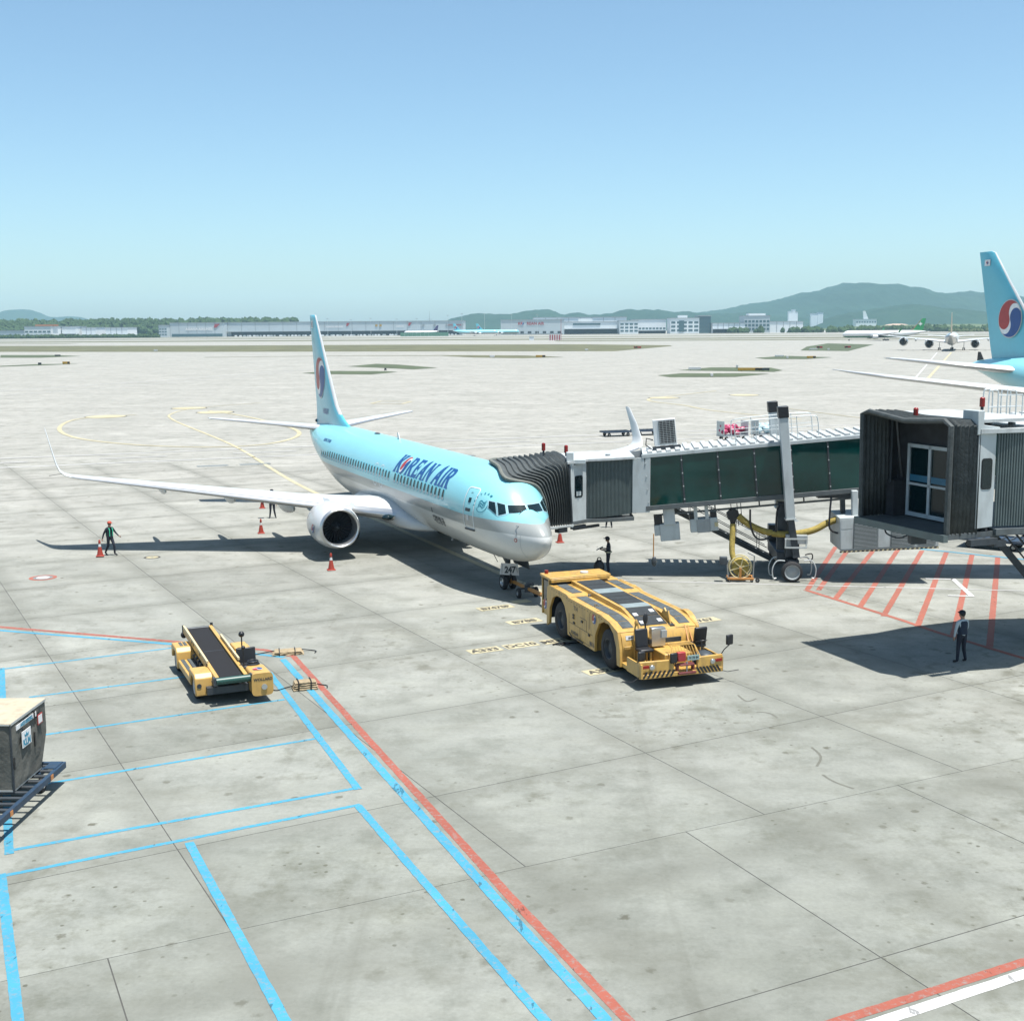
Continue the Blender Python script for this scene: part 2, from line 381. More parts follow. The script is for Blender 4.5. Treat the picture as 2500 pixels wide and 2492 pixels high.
sheet('joint_sealant', [(-13, 13), (13, 13), (50, 104), (-50, 104)], -.006, M['joint'], apron)
def strip(pts, width, mat, z=.005, name='painted_line', parent=None):
    """a painted line along pts, mitred"""
    L_, R_ = [], []
    for i, p in enumerate(pts):
        a = pts[max(i - 1, 0)]; b = pts[min(i + 1, len(pts) - 1)]
        d1 = Vector((p[0] - a[0], p[1] - a[1])); d2 = Vector((b[0] - p[0], b[1] - p[1]))
        if d1.length < 1e-6: d1 = d2
        if d2.length < 1e-6: d2 = d1
        d1.normalize(); d2.normalize(); n = Vector((-(d1.y + d2.y), d1.x + d2.x)); n.normalize()
        k = width / 2 / max(.35, n.dot(Vector((-d1.y, d1.x))))
        L_.append((p[0] + n.x * k, p[1] + n.y * k, z)); R_.append((p[0] - n.x * k, p[1] - n.y * k, z))
    if width < .5:                                   # hand-laid paint: slightly uneven edges
        rj = random.Random(int(pts[0][0] * 97 + pts[0][1] * 31)); l2, r2 = [], []
        for i in range(len(pts) - 1):
            k = max(1, min(160, int(math.hypot(pts[i + 1][0] - pts[i][0], pts[i + 1][1] - pts[i][1]) / .22)))
            for j in range(k):
                a, b = Vector(L_[i]).lerp(Vector(L_[i + 1]), j / k), Vector(R_[i]).lerp(Vector(R_[i + 1]), j / k); m_ = (a + b) / 2
                l2.append(tuple(m_ + (a - m_) * rj.uniform(.92, 1.05))); r2.append(tuple(m_ + (b - m_) * rj.uniform(.92, 1.05)))
        l2.append(L_[-1]); r2.append(R_[-1]); L_, R_ = l2, r2
    mb = MB(); n = len(L_)
    mb.add(L_ + R_, [(i, i + 1, n + i + 1, n + i) for i in range(n - 1)])
    return mb.build(name, mat, parent or apron, smooth=False)
def spline(pts, k=8):
    out = []
    for i in range(len(pts) - 1):
        p0 = pts[max(i - 1, 0)]; p1 = pts[i]; p2 = pts[i + 1]; p3 = pts[min(i + 2, len(pts) - 1)]
        for j in range(k):
            t = j / k
            out.append(tuple(.5 * ((2 * p1[c]) + (p2[c] - p0[c]) * t + (2 * p0[c] - 5 * p1[c] + 4 * p2[c] - p3[c]) * t * t + (3 * p1[c] - p0[c] - 3 * p2[c] + p3[c]) * t**3) for c in range(len(p1))))
    return out + [tuple(pts[-1])]
M['tar'] = mk('tar_mark', (.135, .135, .11), .8)
BL, RD, YL, WL = M['blue_line'], M['red_line'], M['yellow_line'], M['white_line']
# blue equipment bays on the left
for a, b, wd in [((-17.5, 40.86), (-12.45, 43.5), .13), ((-15.34, 37.53), (-9.6, 40.45), .13), ((-13.9, 33.65), (-7.16, 37.1), .13), ((-12.4, 29.8), (-5.61, 33.35), .13), ((-11.3, 25.93), (-4.0, 29.54), .145), ((-11.0, 24.6), (-3.75, 28.46), .145),
                 ((-24.0, 47.66), (-12.6, 44.05), .2), ((-12.6, 44.05), (-8.1, 42.1), .2)]: strip([a, b], wd, BL)
strip([(-17.62, 40.95), (-11.2, 25.75)], .20, BL, .009); strip([(-8.25, 40.15), (-3.92, 29.46)], .205, BL, .009)
strip([(-10.97, 24.75), (-8.36, 19.1), (-7.3, 16.8)], .205, BL, .009); strip([(-3.80, 28.40), (-.06, 20.18), (1.2, 17.4)], .205, BL, .009); strip([(-7.36, 26.3), (-3.87, 19.04), (-2.8, 16.8)], .205, BL, .009)
strip([(-8.10, 41.85), (-.10, 22.72), (1.40, 19.22), (1.50, 18.98)], .235, BL, .009); strip([(1.58, 19.02), (.9, 18.66)], .2, BL, .013)
strip([(-24.0, 48.2), (-12.56, 44.42), (-8.96, 43.1), (-7.78, 42.2), (-.06, 23.42), (1.95, 18.8), (2.7, 17.0)], .215, RD, .005)
strip([(3.6, 18.06), (9.6, 20.96), (13.5, 22.85)], .22, RD, .005); strip([(4.6, 18.18), (9.3, 20.48), (13.9, 22.72)], .25, WL, .005)
# hatched keep-clear area at the right
OR = M['orange_line']
hs = [((12.95, 52.70), (16.95, 63.2)), ((13.40, 52.55), (18.0, 63.9)), ((13.66, 50.76), (18.75, 62.45)), ((14.30, 49.30), (20.07, 62.61)), ((14.75, 47.60), (21.03, 61.87)), ((15.55, 45.90), (22.1, 61.36)), ((16.35, 44.30), (23.14, 60.65)), ((17.10, 42.75), (24.16, 59.94)), ((18.0, 41.30), (25.2, 58.6)), ((19.3, 41.0), (26.3, 57.9)), ((20.6, 40.6), (27.5, 57.2))]
for a, b in hs: strip([a, b], .24, OR, .005)
strip([(12.83, 52.62), (14.23, 49.37), (15.25, 46.94), (16.0, 44.9), (17.52, 41.55), (18.9, 38.9)], .24, OR, .009)
strip([(20.43, 62.83), (24.55, 59.71), (29.5, 56.0)], .22, BL, .013)
strip([(5.0, 54.95), (12.96, 53.59), (22.2, 52.07), (28, 51.1)], .10, WL, .013)
strip([(18.83, 54.79), (20.02, 54.63)], .17, WL, .017); strip([(20.05, 54.7), (19.56, 51.03)], .22, WL, .017); strip([(19.62, 51.06), (18.6, 51.22)], .17, WL, .021)
# lead-in line under the airliner, turning circles and the service road
strip(spline([(-40.0, 196.0), (-46.9, 184.5), (-47.6, 172.5), (-43.8, 159.0), (-28.1, 123.2), (-15.85, 90.73), (-4.94, 66.4), (1.0, 53.2), (1.9, 51.0)]), .34, YL, .013)
strip(spline([(-52.0, 170.0), (-57.4, 162.9), (-54.5, 147.7), (-47.9, 134.0), (-39.4, 125.3), (-31.0, 121.6), (-25.0, 124.1), (-23.4, 134.0), (-26.5, 146.0), (-36.1, 165.6), (-43.6, 177.2)]), .5, YL, .017)
strip(spline([(37.0, 222.0), (24.9, 203.5), (22.0, 197.0), (22.4, 190.2), (25.6, 181.4), (28.0, 169.0), (36.0, 152.0)]), .5, YL, .017)
strip([(89.7, 265.1), (186.2, 521.8)], .7, YL, .017); strip([(86.9, 265.1), (180.2, 521.8)], .4, WL, .017)
for a, b in [((-60, 107.0), (62.9, 151.5)), ((-60, 98.2), (66, 143.7))]: strip([a, b], .4, WL, .013)
for k in range(11): t = k / 11; strip([(lerp(-60, 64, t), lerp(102.6, 147.4, t)), (lerp(-60, 64, t + .045), lerp(102.6, 147.4, t + .045))], .4, WL, .017)
strip([(-110, 219), (-82.3, 288.0), (-65.5, 347.1), (-58.9, 362)], .6, WL, .013); strip([(-97, 214), (-74.3, 281.0), (-60.5, 341.1)], .35, WL, .013)
strip([(38.6, 173.5), (43.7, 154.2), (46.5, 145.3)], .3, YL, .021)
def disc(c, r, mat, z, n=28, name='painted_disc', ry=None):
    mb = MB(); mb.add([(c[0] + r * math.cos(2 * math.pi * k / n), c[1] + (ry or r) * math.sin(2 * math.pi * k / n), z) for k in range(n)], [tuple(range(n))]); return mb.build(name, mat, apron, smooth=False)
for c, r, ry in (((-55.1, 166.6), 2.6, 2.9), ((-48.2, 183.6), 2.5, 2.6), ((-42.0, 173.9), 2.5, 2.6), ((25.1, 201.6), 2.4, 2.5), ((39.4, 207.7), 2.4, 2.5)): disc(c, r + .2, M['black_line'], .018, ry=ry - .4); disc(c, r, YL, .022, ry=ry)
strip([(-21.9, 191.5), (-21.0, 198.0), (-16.0, 196.6), (-16.9, 190.6), (-21.9, 191.5)], .5, YL, .015)
disc((-18.42, 61.63), .42, M['black_line'], .006); disc((-18.42, 61.63), .31, YL, .010); disc((-18.42, 61.63), .07, M['hydrant'], .014)
disc((-22.1, 56.6), .63, M['orange_line'], .006); disc((-22.1, 56.6), .45, M['hydrant'], .010); disc((-22.1, 56.6), .30, WL, .014)
disc((16.7, 72.0), .35, M['hydrant'], .006); disc((13.5, 69.0), .25, M['hydrant'], .006)
for q in ([(8.18, 32.33), (8.25, 31.59), (7.96, 30.85)], [(7.96, 30.25), (8.12, 29.75), (8.49, 29.25)], [(7.05, 37.2), (7.2, 36.55), (7.55, 36.8)], [(7.3, 35.5), (7.65, 35.35), (7.8, 34.9)]): strip(spline(q, 5), .07, M['tar'], .004, 'tar_mark')
# drain gratings beside the service road
for c in ((-22.2, 105.5), (-25.6, 104.3), (-4.6, 111.0)):
    mb = MB(); mb.box((0, 0, .005), (2.6, .9, .01), R(20)); o = mb.build('drain_grating', M['hydrant'], apron, smooth=False); o.location = (c[0], c[1], .004)

# text and polygon outlines -> flat meshes
def flat(cu):
    o = bpy.data.objects.new('tmp', cu); C.objects.link(o)
    dg = bpy.context.evaluated_depsgraph_get(); me = bpy.data.meshes.new_from_object(o.evaluated_get(dg))
    bpy.data.objects.remove(o); V_ = [tuple(v.co) for v in me.vertices]; F_ = [tuple(p.vertices) for p in me.polygons]
    bpy.data.meshes.remove(me); bpy.data.curves.remove(cu); return V_, F_
def text_poly(s, size=1., shear=0., bold=0., space=1., align='CENTER'):
    cu = bpy.data.curves.new('t', 'FONT'); cu.body = s; cu.size = size; cu.shear = shear; cu.offset = bold; cu.space_character = space
    cu.align_x = align; cu.resolution_u = 3; cu.fill_mode = 'FRONT'; return flat(cu)
def outline_poly(loops, off=0.):
    cu = bpy.data.curves.new('t', 'CURVE'); cu.dimensions = '2D'; cu.fill_mode = 'FRONT'; cu.offset = off
    for lp in loops:
        sp = cu.splines.new('POLY'); sp.points.add(len(lp) - 1)
        for q, p in zip(sp.points, lp): q.co = (p[0], p[1], 0, 1)
        sp.use_cyclic_u = True
    return flat(cu)
def mapped(VF, fn, cuts=None, step=.08):
    """flat polygons sliced finely along y, then carried onto a surface by fn(x, y)"""
    V_, F_ = VF; bm = bmesh.new(); vv = [bm.verts.new(p) for p in V_]
    for f in F_:
        try: bm.faces.new([vv[i] for i in f])
        except ValueError: pass
    if step and V_:
        for ax in cuts or (1,):
            lo = min(p[ax] for p in V_); hi = max(p[ax] for p in V_); y = lo + step
            while y < hi:
                co = [0, 0, 0]; no = [0, 0, 0]; co[ax] = y; no[ax] = 1
                bmesh.ops.bisect_plane(bm, geom=bm.verts[:] + bm.edges[:] + bm.faces[:], plane_co=co, plane_no=no); y += step
    bm.verts.index_update(); out = MB(); out.add([tuple(fn(v.co.x, v.co.y)) for v in bm.verts], [tuple(v.index for v in f.verts) for f in bm.faces]); bm.free(); return out
def ground_text(s, c, ang, size, mat, z, squeeze=1.0, sx=1.0):
    ca, sa = math.cos(ang), math.sin(ang)
    return mapped(text_poly(s, size, bold=.02), lambda x, y: (c[0] + x * sx * ca - y * squeeze * sa, c[1] + x * sx * sa + y * squeeze * ca, z), step=None).build('painted_lettering', mat, apron, smooth=False)
PA = R(27)
def plate(c, w_, h_, ang=PA):
    ca, sa = math.cos(ang), math.sin(ang); q = [(-w_ / 2, -h_ / 2), (w_ / 2, -h_ / 2), (w_ / 2, h_ / 2), (-w_ / 2, h_ / 2)]
    sheet('painted_plate', [(c[0] + u * ca - v * sa, c[1] + u * sa + v * ca) for u, v in q], .009, YL, apron)
for s, c, w_ in (('B747SP', (-.72, 49.62), 1.55), ('B788', (.45, 47.18), 1.4), ('A333', (-1.02, 42.85), 1.25), ('DC10', (.28, 43.50), 1.3), ('MD11', (1.62, 44.12), 1.2), ('A321', (3.0, 40.05), 1.3), ('B767', (7.45, 47.1), 1.5)):
    plate(c, w_, .62); ground_text(s, (c[0] + .17 * math.sin(PA), c[1] - .17 * math.cos(PA)), PA, .50, M['black_line'], .013, 1.0, .86 if len(s) > 4 else 1.0)
plate((.35, 50.75), .8, .55)
# grass between the taxiways, runways beyond
def grass(pts, mat='grass', z=.03):
    o = sheet('grass', pts, z, M[mat]); tag(o, kind='structure'); return o
grass([(-700, 1180), (-431, 1044), (-240, 959), (-83, 925), (50, 868), (102, 790), (99, 758), (51, 606), (35, 612), (-58, 644), (-170, 678), (-302, 732), (-500, 820)])
grass([(-134, 538), (-68, 550), (-20, 540), (6, 526), (21, 492), (5, 477), (-15, 496), (-30, 532), (-69, 545), (-132, 535)])
grass([(-51.4, 387.3), (-45.3, 414.8), (-37.1, 403.5), (-21.9, 367.2), (-28, 354.3), (-40, 372)], 'grass2'); grass([(-56, 330.6), (-51.2, 346.1), (-34.2, 340.2), (-30.7, 333.2), (-36, 316.9), (-49.7, 321.6)], 'grass2')
grass([(35.2, 295.9), (42.8, 308.1), (58.5, 304.8), (63, 299.9), (51.7, 283.6), (36.8, 284.7)], 'grass2'); grass([(44.6, 329.6), (57.3, 351.7), (72.9, 345.3), (71.4, 323.6), (66.9, 313.4)], 'grass2')
grass([(90, 455), (107.8, 483.7), (118.5, 455), (103.9, 433), (90.2, 437)], 'grass2'); grass([(137.9, 588), (167.2, 698), (211, 823), (222, 756), (154.7, 566)], 'grass2')
grass([(-259, 627), (-228, 616), (-203, 584), (-211, 555), (-232, 561)], 'grass2'); grass([(-175.6, 424), (-169.8, 444.6), (-155.3, 444), (-163, 427), (-171.5, 414)], 'grass2')
def band(y0, y1, x0=-1500, x1=1500, mat='grass', sl=-.20, z=.05): grass([(x0, y0 - sl * 0 + sl * x0), (x1, y0 + sl * x1), (x1, y1 + sl * x1), (x0, y1 + sl * x0)], mat, z)
band(1085, 1150, 40); band(1085, 1120, -1500, -420); band(1240, 1360); band(1560, 1680, -1500, 1200); band(2020, 2120, -1800, 1800); band(1900, 1960, -1500, -300)
# ------------------------------------------------------------------ airliners
def ring_pts(x, top, bot, hw, n=40, bias=.5):
    zc = lerp(bot, top, bias); P = []
    for k in range(n):
        a = 2 * math.pi * k / n; cz = math.sin(a)
        P.append((-x, hw * math.cos(a), zc + (top - zc if cz > 0 else zc - bot) * cz))
    return P
class Fus:
    def __init__(s, tab, bias=.5): s.tab = tab; s.bias = bias
    def p(s, x): return interp(s.tab, x)
    def y_at(s, x, z):
        t, b, w_ = s.p(x); zc = lerp(b, t, s.bias); h = (t - zc) if z > zc else (zc - b)
        return w_ * math.sqrt(max(0, 1 - ((z - zc) / max(h, 1e-6)) ** 2))
    def x_at(s, y, z):
        lo, hi = 0., 8.
        for _ in range(40):
            mid = (lo + hi) / 2; t, b, w_ = s.p(mid); zc = lerp(b, t, s.bias); h = (t - zc) if z > zc else (zc - b)
            v = (y / max(w_, 1e-4)) ** 2 + ((z - zc) / max(h, 1e-4)) ** 2
            if v > 1: lo = mid
            else: hi = mid
        return hi
    def mesh(s, step=.5, n=48):
        xs = []; x = 0; end = s.tab[-1][0]; L0 = s.tab[0][0]
        x = L0
        while x < end: xs.append(x); x += min(step, max(.05, (x - L0) * .22 + .03)) if x - L0 < 8 * step else step
        xs.append(end); mb = MB(); mb.loft([ring_pts(q, *s.p(q), n=n, bias=s.bias) for q in xs]); return mb
AF = [(1, 0), (.9, .018), (.75, .042), (.55, .068), (.35, .082), (.2, .078), (.1, .06), (.04, .039), (.01, .019), (0, 0), (.01, -.016), (.04, -.03), (.1, -.042), (.2, -.05), (.35, -.05), (.55, -.04), (.75, -.024), (.9, -.01)]
def wing_loft(secs, sgn, n_le=(7, 8, 9, 10)):
    """secs: (x leading edge, y, z, chord, thickness ratio); thickness is laid perpendicular to the span"""
    S = []
    for i, (x, y, z, c, t) in enumerate(secs):
        a = secs[max(i - 1, 0)]; b = secs[min(i + 1, len(secs) - 1)]
        dy, dz = b[1] - a[1], b[2] - a[2]; L_ = math.hypot(dy, dz) or 1; ny, nz = -dz / L_, dy / L_
        S.append([(-(x + u * c), sgn * (y + ny * v * c * t / .13), z + nz * v * c * t / .13) for u, v in AF])
    mb = MB(); mb.loft(S, mif=lambda i, k: 1 if k in n_le else 0); return mb
def fin_loft(secs):
    """secs: (z, x leading edge, x trailing edge, half thickness)"""
    S = []
    for z, a, b, t in secs:
        c = b - a; S.append([(-(a + u * c), v / .082 * t, z) for u, v in [(1, 0), (.75, .042), (.4, .082), (.15, .07), (.05, .045), (.012, .022), (0, 0), (.012, -.022), (.05, -.045), (.15, -.07), (.4, -.082), (.75, -.042)]])
    mb = MB(); mb.loft(S, mif=lambda i, k: 1 if k in (4, 5, 6, 7) and secs[i][0] > secs[0][0] + .7 else 0); return mb
def nacelle(parent, c, r, L_, sgn, mats, blades=20):
    """engine: cowl, lip, fan; c = lip centre (x aft, y, z)"""
    x, y, z = c; o = (-x, y, z); d = (-1, 0, 0)
    cw = MB().lathe([(.10 * r, .935 * r), (.28 * r, .985 * r), (.8 * r, 1.05 * r), (1.4 * r, 1.06 * r), (2.2 * r, 1.0 * r), (L_ * .72, .83 * r), (L_ * .72, .78 * r), (L_ * .6, .70 * r)], o, d, 36, squash=.97)
    e = cw.build('engine_cowl', mats['cowl'], parent)
    MB().lathe([(.10 * r, .935 * r), (.03 * r, .90 * r), (0, .855 * r), (.04 * r, .80 * r), (.14 * r, .775 * r)], o, d, 36, squash=.97).build('inlet_lip', M['alu'], e)
    MB().lathe([(.14 * r, .775 * r), (.5 * r, .765 * r), (.95 * r, .79 * r)], o, d, 36, squash=.97).build('inlet_duct', M['duct'], e)
    MB().lathe([(.9 * r, .79 * r), (.9 * r, .2 * r), (.9 * r, .0)], o, d, 36).build('fan_disc', M['black'], e)
    sp = MB().lathe([(.40 * r, .0), (.48 * r, .06 * r), (.7 * r, .17 * r), (.88 * r, .24 * r)], o, d, 16); sp.build('spinner', M['dark_steel'], e)
    if blades:
        fb = MB()
        for k in range(blades):
            a = 2 * math.pi * k / blades; b = a + .16
            P = [(-x - .80 * r, y + .22 * r * math.cos(a), z + .22 * r * math.sin(a)), (-x - .72 * r, y + .77 * r * math.cos(a), z + .77 * r * math.sin(a)), (-x - .88 * r, y + .77 * r * math.cos(b), z + .77 * r * math.sin(b)), (-x - .88 * r, y + .22 * r * math.cos(b), z + .22 * r * math.sin(b))]
            fb.quad(*P)
        fb.build('fan_blades', M['dark_steel'], e)
    MB().lathe([(L_ * .6, .62 * r), (L_ * .78, .58 * r), (L_ * .98, .40 * r), (L_ * .98, .34 * r), (L_ * .9, .33 * r)], o, d, 24).build('core_nozzle', M['dark_steel'], e)
    MB().lathe([(L_ * .9, .30 * r), (L_ * 1.02, .2 * r), (L_ * 1.15, .02 * r)], o, d, 16).build('exhaust_plug', M['dark_steel'], e)
    return e
def wheel(parent, c, r, w_, axis=(0, 1, 0), name='wheel', rim=.55, rimmat='steel', hub=True):
    a = Vector(axis).normalized(); cc = Vector(c); o = cc - a * w_ / 2
    t = MB().lathe([(0, rim * r), (.0, .80 * r), (.12 * w_, .95 * r), (.3 * w_, r), (.7 * w_, r), (.88 * w_, .95 * r), (w_, .80 * r), (w_, rim * r)], o, a, 28).build(name, M['tyre'], parent)
    mb = MB().lathe([(.16 * w_, 0), (.16 * w_, .30 * rim * r), (.26 * w_, .5 * rim * r), (.26 * w_, .8 * rim * r), (.05 * w_, .9 * rim * r), (.03 * w_, 1.02 * rim * r)], o, a, 24)
    mb.lathe([(.84 * w_, 0), (.84 * w_, .30 * rim * r), (.74 * w_, .5 * rim * r), (.74 * w_, .8 * rim * r), (.95 * w_, .9 * rim * r), (.97 * w_, 1.02 * rim * r)], o, a, 24)
    mb.build('rim', M[rimmat], t); return t
def canoe(x0, x1, y, z0, z1, r):
    mb = MB(); S = []
    for i in range(9):
        t = i / 8; rr = r * math.sin(math.pi * (.04 + .92 * t)) ** .6; S.append([(-lerp(x0, x1, t), y + rr * .55 * math.cos(a), lerp(z0, z1, t) + rr * math.sin(a)) for a in [2 * math.pi * k / 10 for k in range(10)]])
    mb.loft(S); return mb
def emblem_polys(rot=0., n=40):
    """disc with a red upper and a blue lower swirl parted by a white S"""
    def s_curve(off):
        P = []
        for k in range(n + 1):
            a = math.pi + math.pi * k / n; P.append((-.5 + .5 * math.cos(a), .5 * math.sin(a) + off))
        for k in range(1, n + 1):
            a = math.pi - math.pi * k / n; P.append((.5 + .5 * math.cos(a), .5 * math.sin(a) + off))
        return P
    def half(off, up):
        S = [p for p in s_curve(off) if p[0] ** 2 + p[1] ** 2 < .985]
        a0 = math.atan2(S[0][1], S[0][0]); a1 = math.atan2(S[-1][1], S[-1][0])
        if up:
            if a0 < 0: a0 += 2 * math.pi
            arc = [(math.cos(lerp(a1, a0, k / n)), math.sin(lerp(a1, a0, k / n))) for k in range(n + 1)]; poly = arc + S
        else:
            if a0 > 0: a0 -= 2 * math.pi
            arc = [(math.cos(lerp(a1, a0, k / n)), math.sin(lerp(a1, a0, k / n))) for k in range(n + 1)]; poly = arc + S
        return poly
    ca, sa = math.cos(rot), math.sin(rot)
    tr = lambda P: [(x * ca - y * sa, x * sa + y * ca) for x, y in P]
    circ = lambda r: [(r * math.cos(2 * math.pi * k / n), r * math.sin(2 * math.pi * k / n)) for k in range(n)]
    return circ(1.06), circ(1.0), tr(half(.14, True)), tr(half(-.14, False))
M['em_rim'] = mk('emblem_rim', (.5, .5, .5), .4); M['em_white'] = mk('emblem_white', (.8, .8, .8), .4); M['em_red'] = mk('emblem_red', (.40, .035, .035), .4); M['em_blue'] = mk('emblem_blue', (.008, .065, .25), .4)
def emblem(parent, fn, r, rot=0., step=.1, squash=1., rim=True, d=.004):
    """fn(x, y, h) carries emblem-plane metres at height h to the surface"""
    a, b, c_, e = emblem_polys(rot)
    root = None
    for i, (pl, m) in enumerate(((a, 'em_rim'), (b, 'em_white'), (c_, 'em_red'), (e, 'em_blue'))):
        if i == 0 and not rim: continue
        h = d * (min(i, 2) + 1)
        o = mapped(outline_poly([[(x * r * squash, y * r) for x, y in pl]]), lambda x, y: fn(x, y, h), cuts=(0, 1), step=step).build('emblem' if root is None else 'emblem_swirl', M[m], parent if root is None else root, smooth=True)
        if root is None: root = o
    return root
def livery(name, bands, mats_rough=.28):
    """paint in horizontal bands: [(z upper limit, colour), ...]"""
    m, N, L, B = nodes_of(name)
    tc = N.new('ShaderNodeTexCoord'); sp = N.new('ShaderNodeSeparateXYZ'); L.new(tc.outputs['Object'], sp.inputs[0])
    bands = [(z, tuple(q * TONE for q in c)) for z, c in bands]; col = bands[0][1]
    for (z, c) in bands[1:]:
        st = N.new('ShaderNodeMapRange'); L.new(sp.outputs[2], st.inputs[0]); st.inputs[1].default_value = z - .008; st.inputs[2].default_value = z + .008
        col = mixc(N, L, st.outputs[0], col, c)
    g = ramp(N, L, noise(N, L, tc.outputs['Object'], .8, 8, .65, stretch=(.35, 1, 1)), [(.3, (.93, .93, .92)), (.7, (1.04, 1.04, 1.04))])
    col = mixc(N, L, 1.0, col, g, 'MULTIPLY')
    # belly grime
    zb = N.new('ShaderNodeMapRange'); L.new(sp.outputs[2], zb.inputs[0]); zb.inputs[1].default_value = bands[1][0] if len(bands) > 1 else 1; zb.inputs[2].default_value = zb.inputs[1].default_value - 1.2
    gm = math_node(N, L, 'MULTIPLY', zb.outputs[0], ramp(N, L, noise(N, L, tc.outputs['Object'], 1.3, 8, .7, stretch=(.2, 1, 1)), [(.35, (0, 0, 0)), (.75, (.55, .55, .55))]))
    col = mixc(N, L, gm, col, (.34, .31, .25))
    L.new(col, B.inputs['Base Color']); B.inputs['Roughness'].default_value = mats_rough; B.inputs['Coat Weight'].default_value = .35; B.inputs['Coat Roughness'].default_value = .08
    return m
M['duct'] = mk('inlet_duct', (.16, .17, .18), .5); M['sky_blue'] = mk('sky_blue_paint', (.12, .51, .63), .3, var=.03, coat=.3)
M['wing_grey'] = mk('wing_paint', (.56, .58, .58), .38, var=.05, scale=.6, coat=.2); M['cowl_white'] = mk('cowl_white', (.60, .61, .61), .3, var=.04, coat=.4, dirt=.1)
M['letter_blue'] = mk('lettering_blue', (.004, .075, .27), .35, var=.05); M['letter_dark'] = mk('lettering_dark', (.03, .04, .05), .45); M['line_white'] = mk('door_line_white', (.72, .78, .80), .4)
M['window'] = mk('cabin_window', (.004, .018, .022), .12, spec=.3); M['pale_grey'] = mk('sunlit_sill', (.55, .58, .58), .5)
M['tail_paint'] = M['sky_blue']
def airliner(name, label, loc, heading, sp, group=None):
    """sp: measures of the type; heading = angle of the nose in the ground plane"""
    T = thing(name, label, 'airplane', loc, heading, group)
    fu = Fus(sp['fus'], sp.get('bias', .5)); mt = sp['mats']
    fo = fu.mesh(sp.get('step', 1.0), sp.get('n', 36)).build('fuselage', mt['fus'], T, sharp=60)
    for sg, key in ((-1, 'wing'), (1, 'wing')):                         # local +Y is the port side
        wo = wing_loft(sp['wing'], sg).build('wing', [mt['wing'], M['alu']], T, sharp=50)
        if 'winglet' in sp: wing_loft(sp['winglet'], sg).build('winglet', [mt.get('winglet', mt['wing'])] * 2, wo, sharp=50)
        for q in sp.get('canoes', []): canoe(*q[:2], sg * q[2], *q[3:]).build('flap_track_fairing', mt['wing'], wo)
        wing_loft(sp['stab'], sg).build('tailplane', [mt['wing'], M['alu']], T, sharp=50)
        for (x, y, z, r, L_) in sp.get('eng', []):
            nacelle(T, (x, sg * y, z), r, L_, sg, mt, sp.get('blades', 14))
            yw, zw = sg * y, z + r * .9
            MB().loft([[(-(x + .9 * r), yw - .05, zw), (-(x + .9 * r), yw + .05, zw), (-(x + .9 * r), yw, zw + .04)], [(-(x + 1.9 * r), yw - .22, zw - .1), (-(x + 1.9 * r), yw + .22, zw - .1), (-(x + 1.9 * r), yw, zw + .22 * r)], [(-(x + L_ * 1.0), yw - .22, zw - .2 * r), (-(x + L_ * 1.0), yw + .22, zw - .2 * r), (-(x + L_ * 1.0), yw, zw + .1 * r)], [(-(x + L_ * 1.5), yw - .06, zw), (-(x + L_ * 1.5), yw + .06, zw), (-(x + L_ * 1.5), yw, zw + .05 * r)]]).build('pylon', mt['wing'], T)
    fin_loft(sp['fin']).build('fin', [mt['tail'], mt.get('fin_le', M['alu'])], T, sharp=50)
    for g in sp.get('gear', []):
        x, y, zt, r, ax = g
        for sg in ((-1, 1) if y else (1,)):
            G_ = MB().cyl((-x, sg * y, r), (-x, sg * y, zt), r * .22, n=12); G_.cyl((-x - (ax - 1) * .7 * 1, sg * y, r), (-x + (ax - 1) * .7, sg * y, r), r * .14, n=8)
            go = G_.build('gear_leg', M['steel'], T)
            for k in range(ax):
                for s2 in (-1, 1): wheel(go, (-x + (k - (ax - 1) / 2) * 1.4, sg * y + s2 * r * .62, r), r, r * .62, name='gear_wheel')
    return T, fo, fu
# ------------------------------------------------------------------ the narrow-body airliner at the gate
BLUE = (.27, .64, .71); SILVER = (.34, .36, .35); WHT = (.62, .63, .61)
M['liv'] = livery('sky_blue_livery', [(0, WHT), (2.92, SILVER), (3.40, BLUE)])
FUS = [(0, 2.72, 2.68, .02), (.06, 2.92, 2.48, .19), (.25, 3.13, 2.24, .36), (.7, 3.40, 1.95, .60), (1.2, 3.59, 1.77, .83), (1.65, 3.72, 1.66, 1.01), (2.1, 4.06, 1.58, 1.18), (2.6, 4.50, 1.52, 1.36), (3.2, 4.89, 1.48, 1.54), (4.0, 5.18, 1.45, 1.71), (5.0, 5.38, 1.44, 1.83), (6.5, 5.46, 1.43, 1.88),
       (24.5, 5.46, 1.43, 1.88), (27, 5.46, 1.66, 1.86), (29, 5.45, 2.08, 1.79), (31, 5.42, 2.62, 1.63), (33, 5.36, 3.22, 1.37), (35, 5.27, 3.82, 1.01), (36.5, 5.16, 4.2, .69), (37.6, 5.0, 4.44, .40), (38.02, 4.88, 4.55, .22)]
zw = lambda y: 2.0 + (y - 1.88) * .127
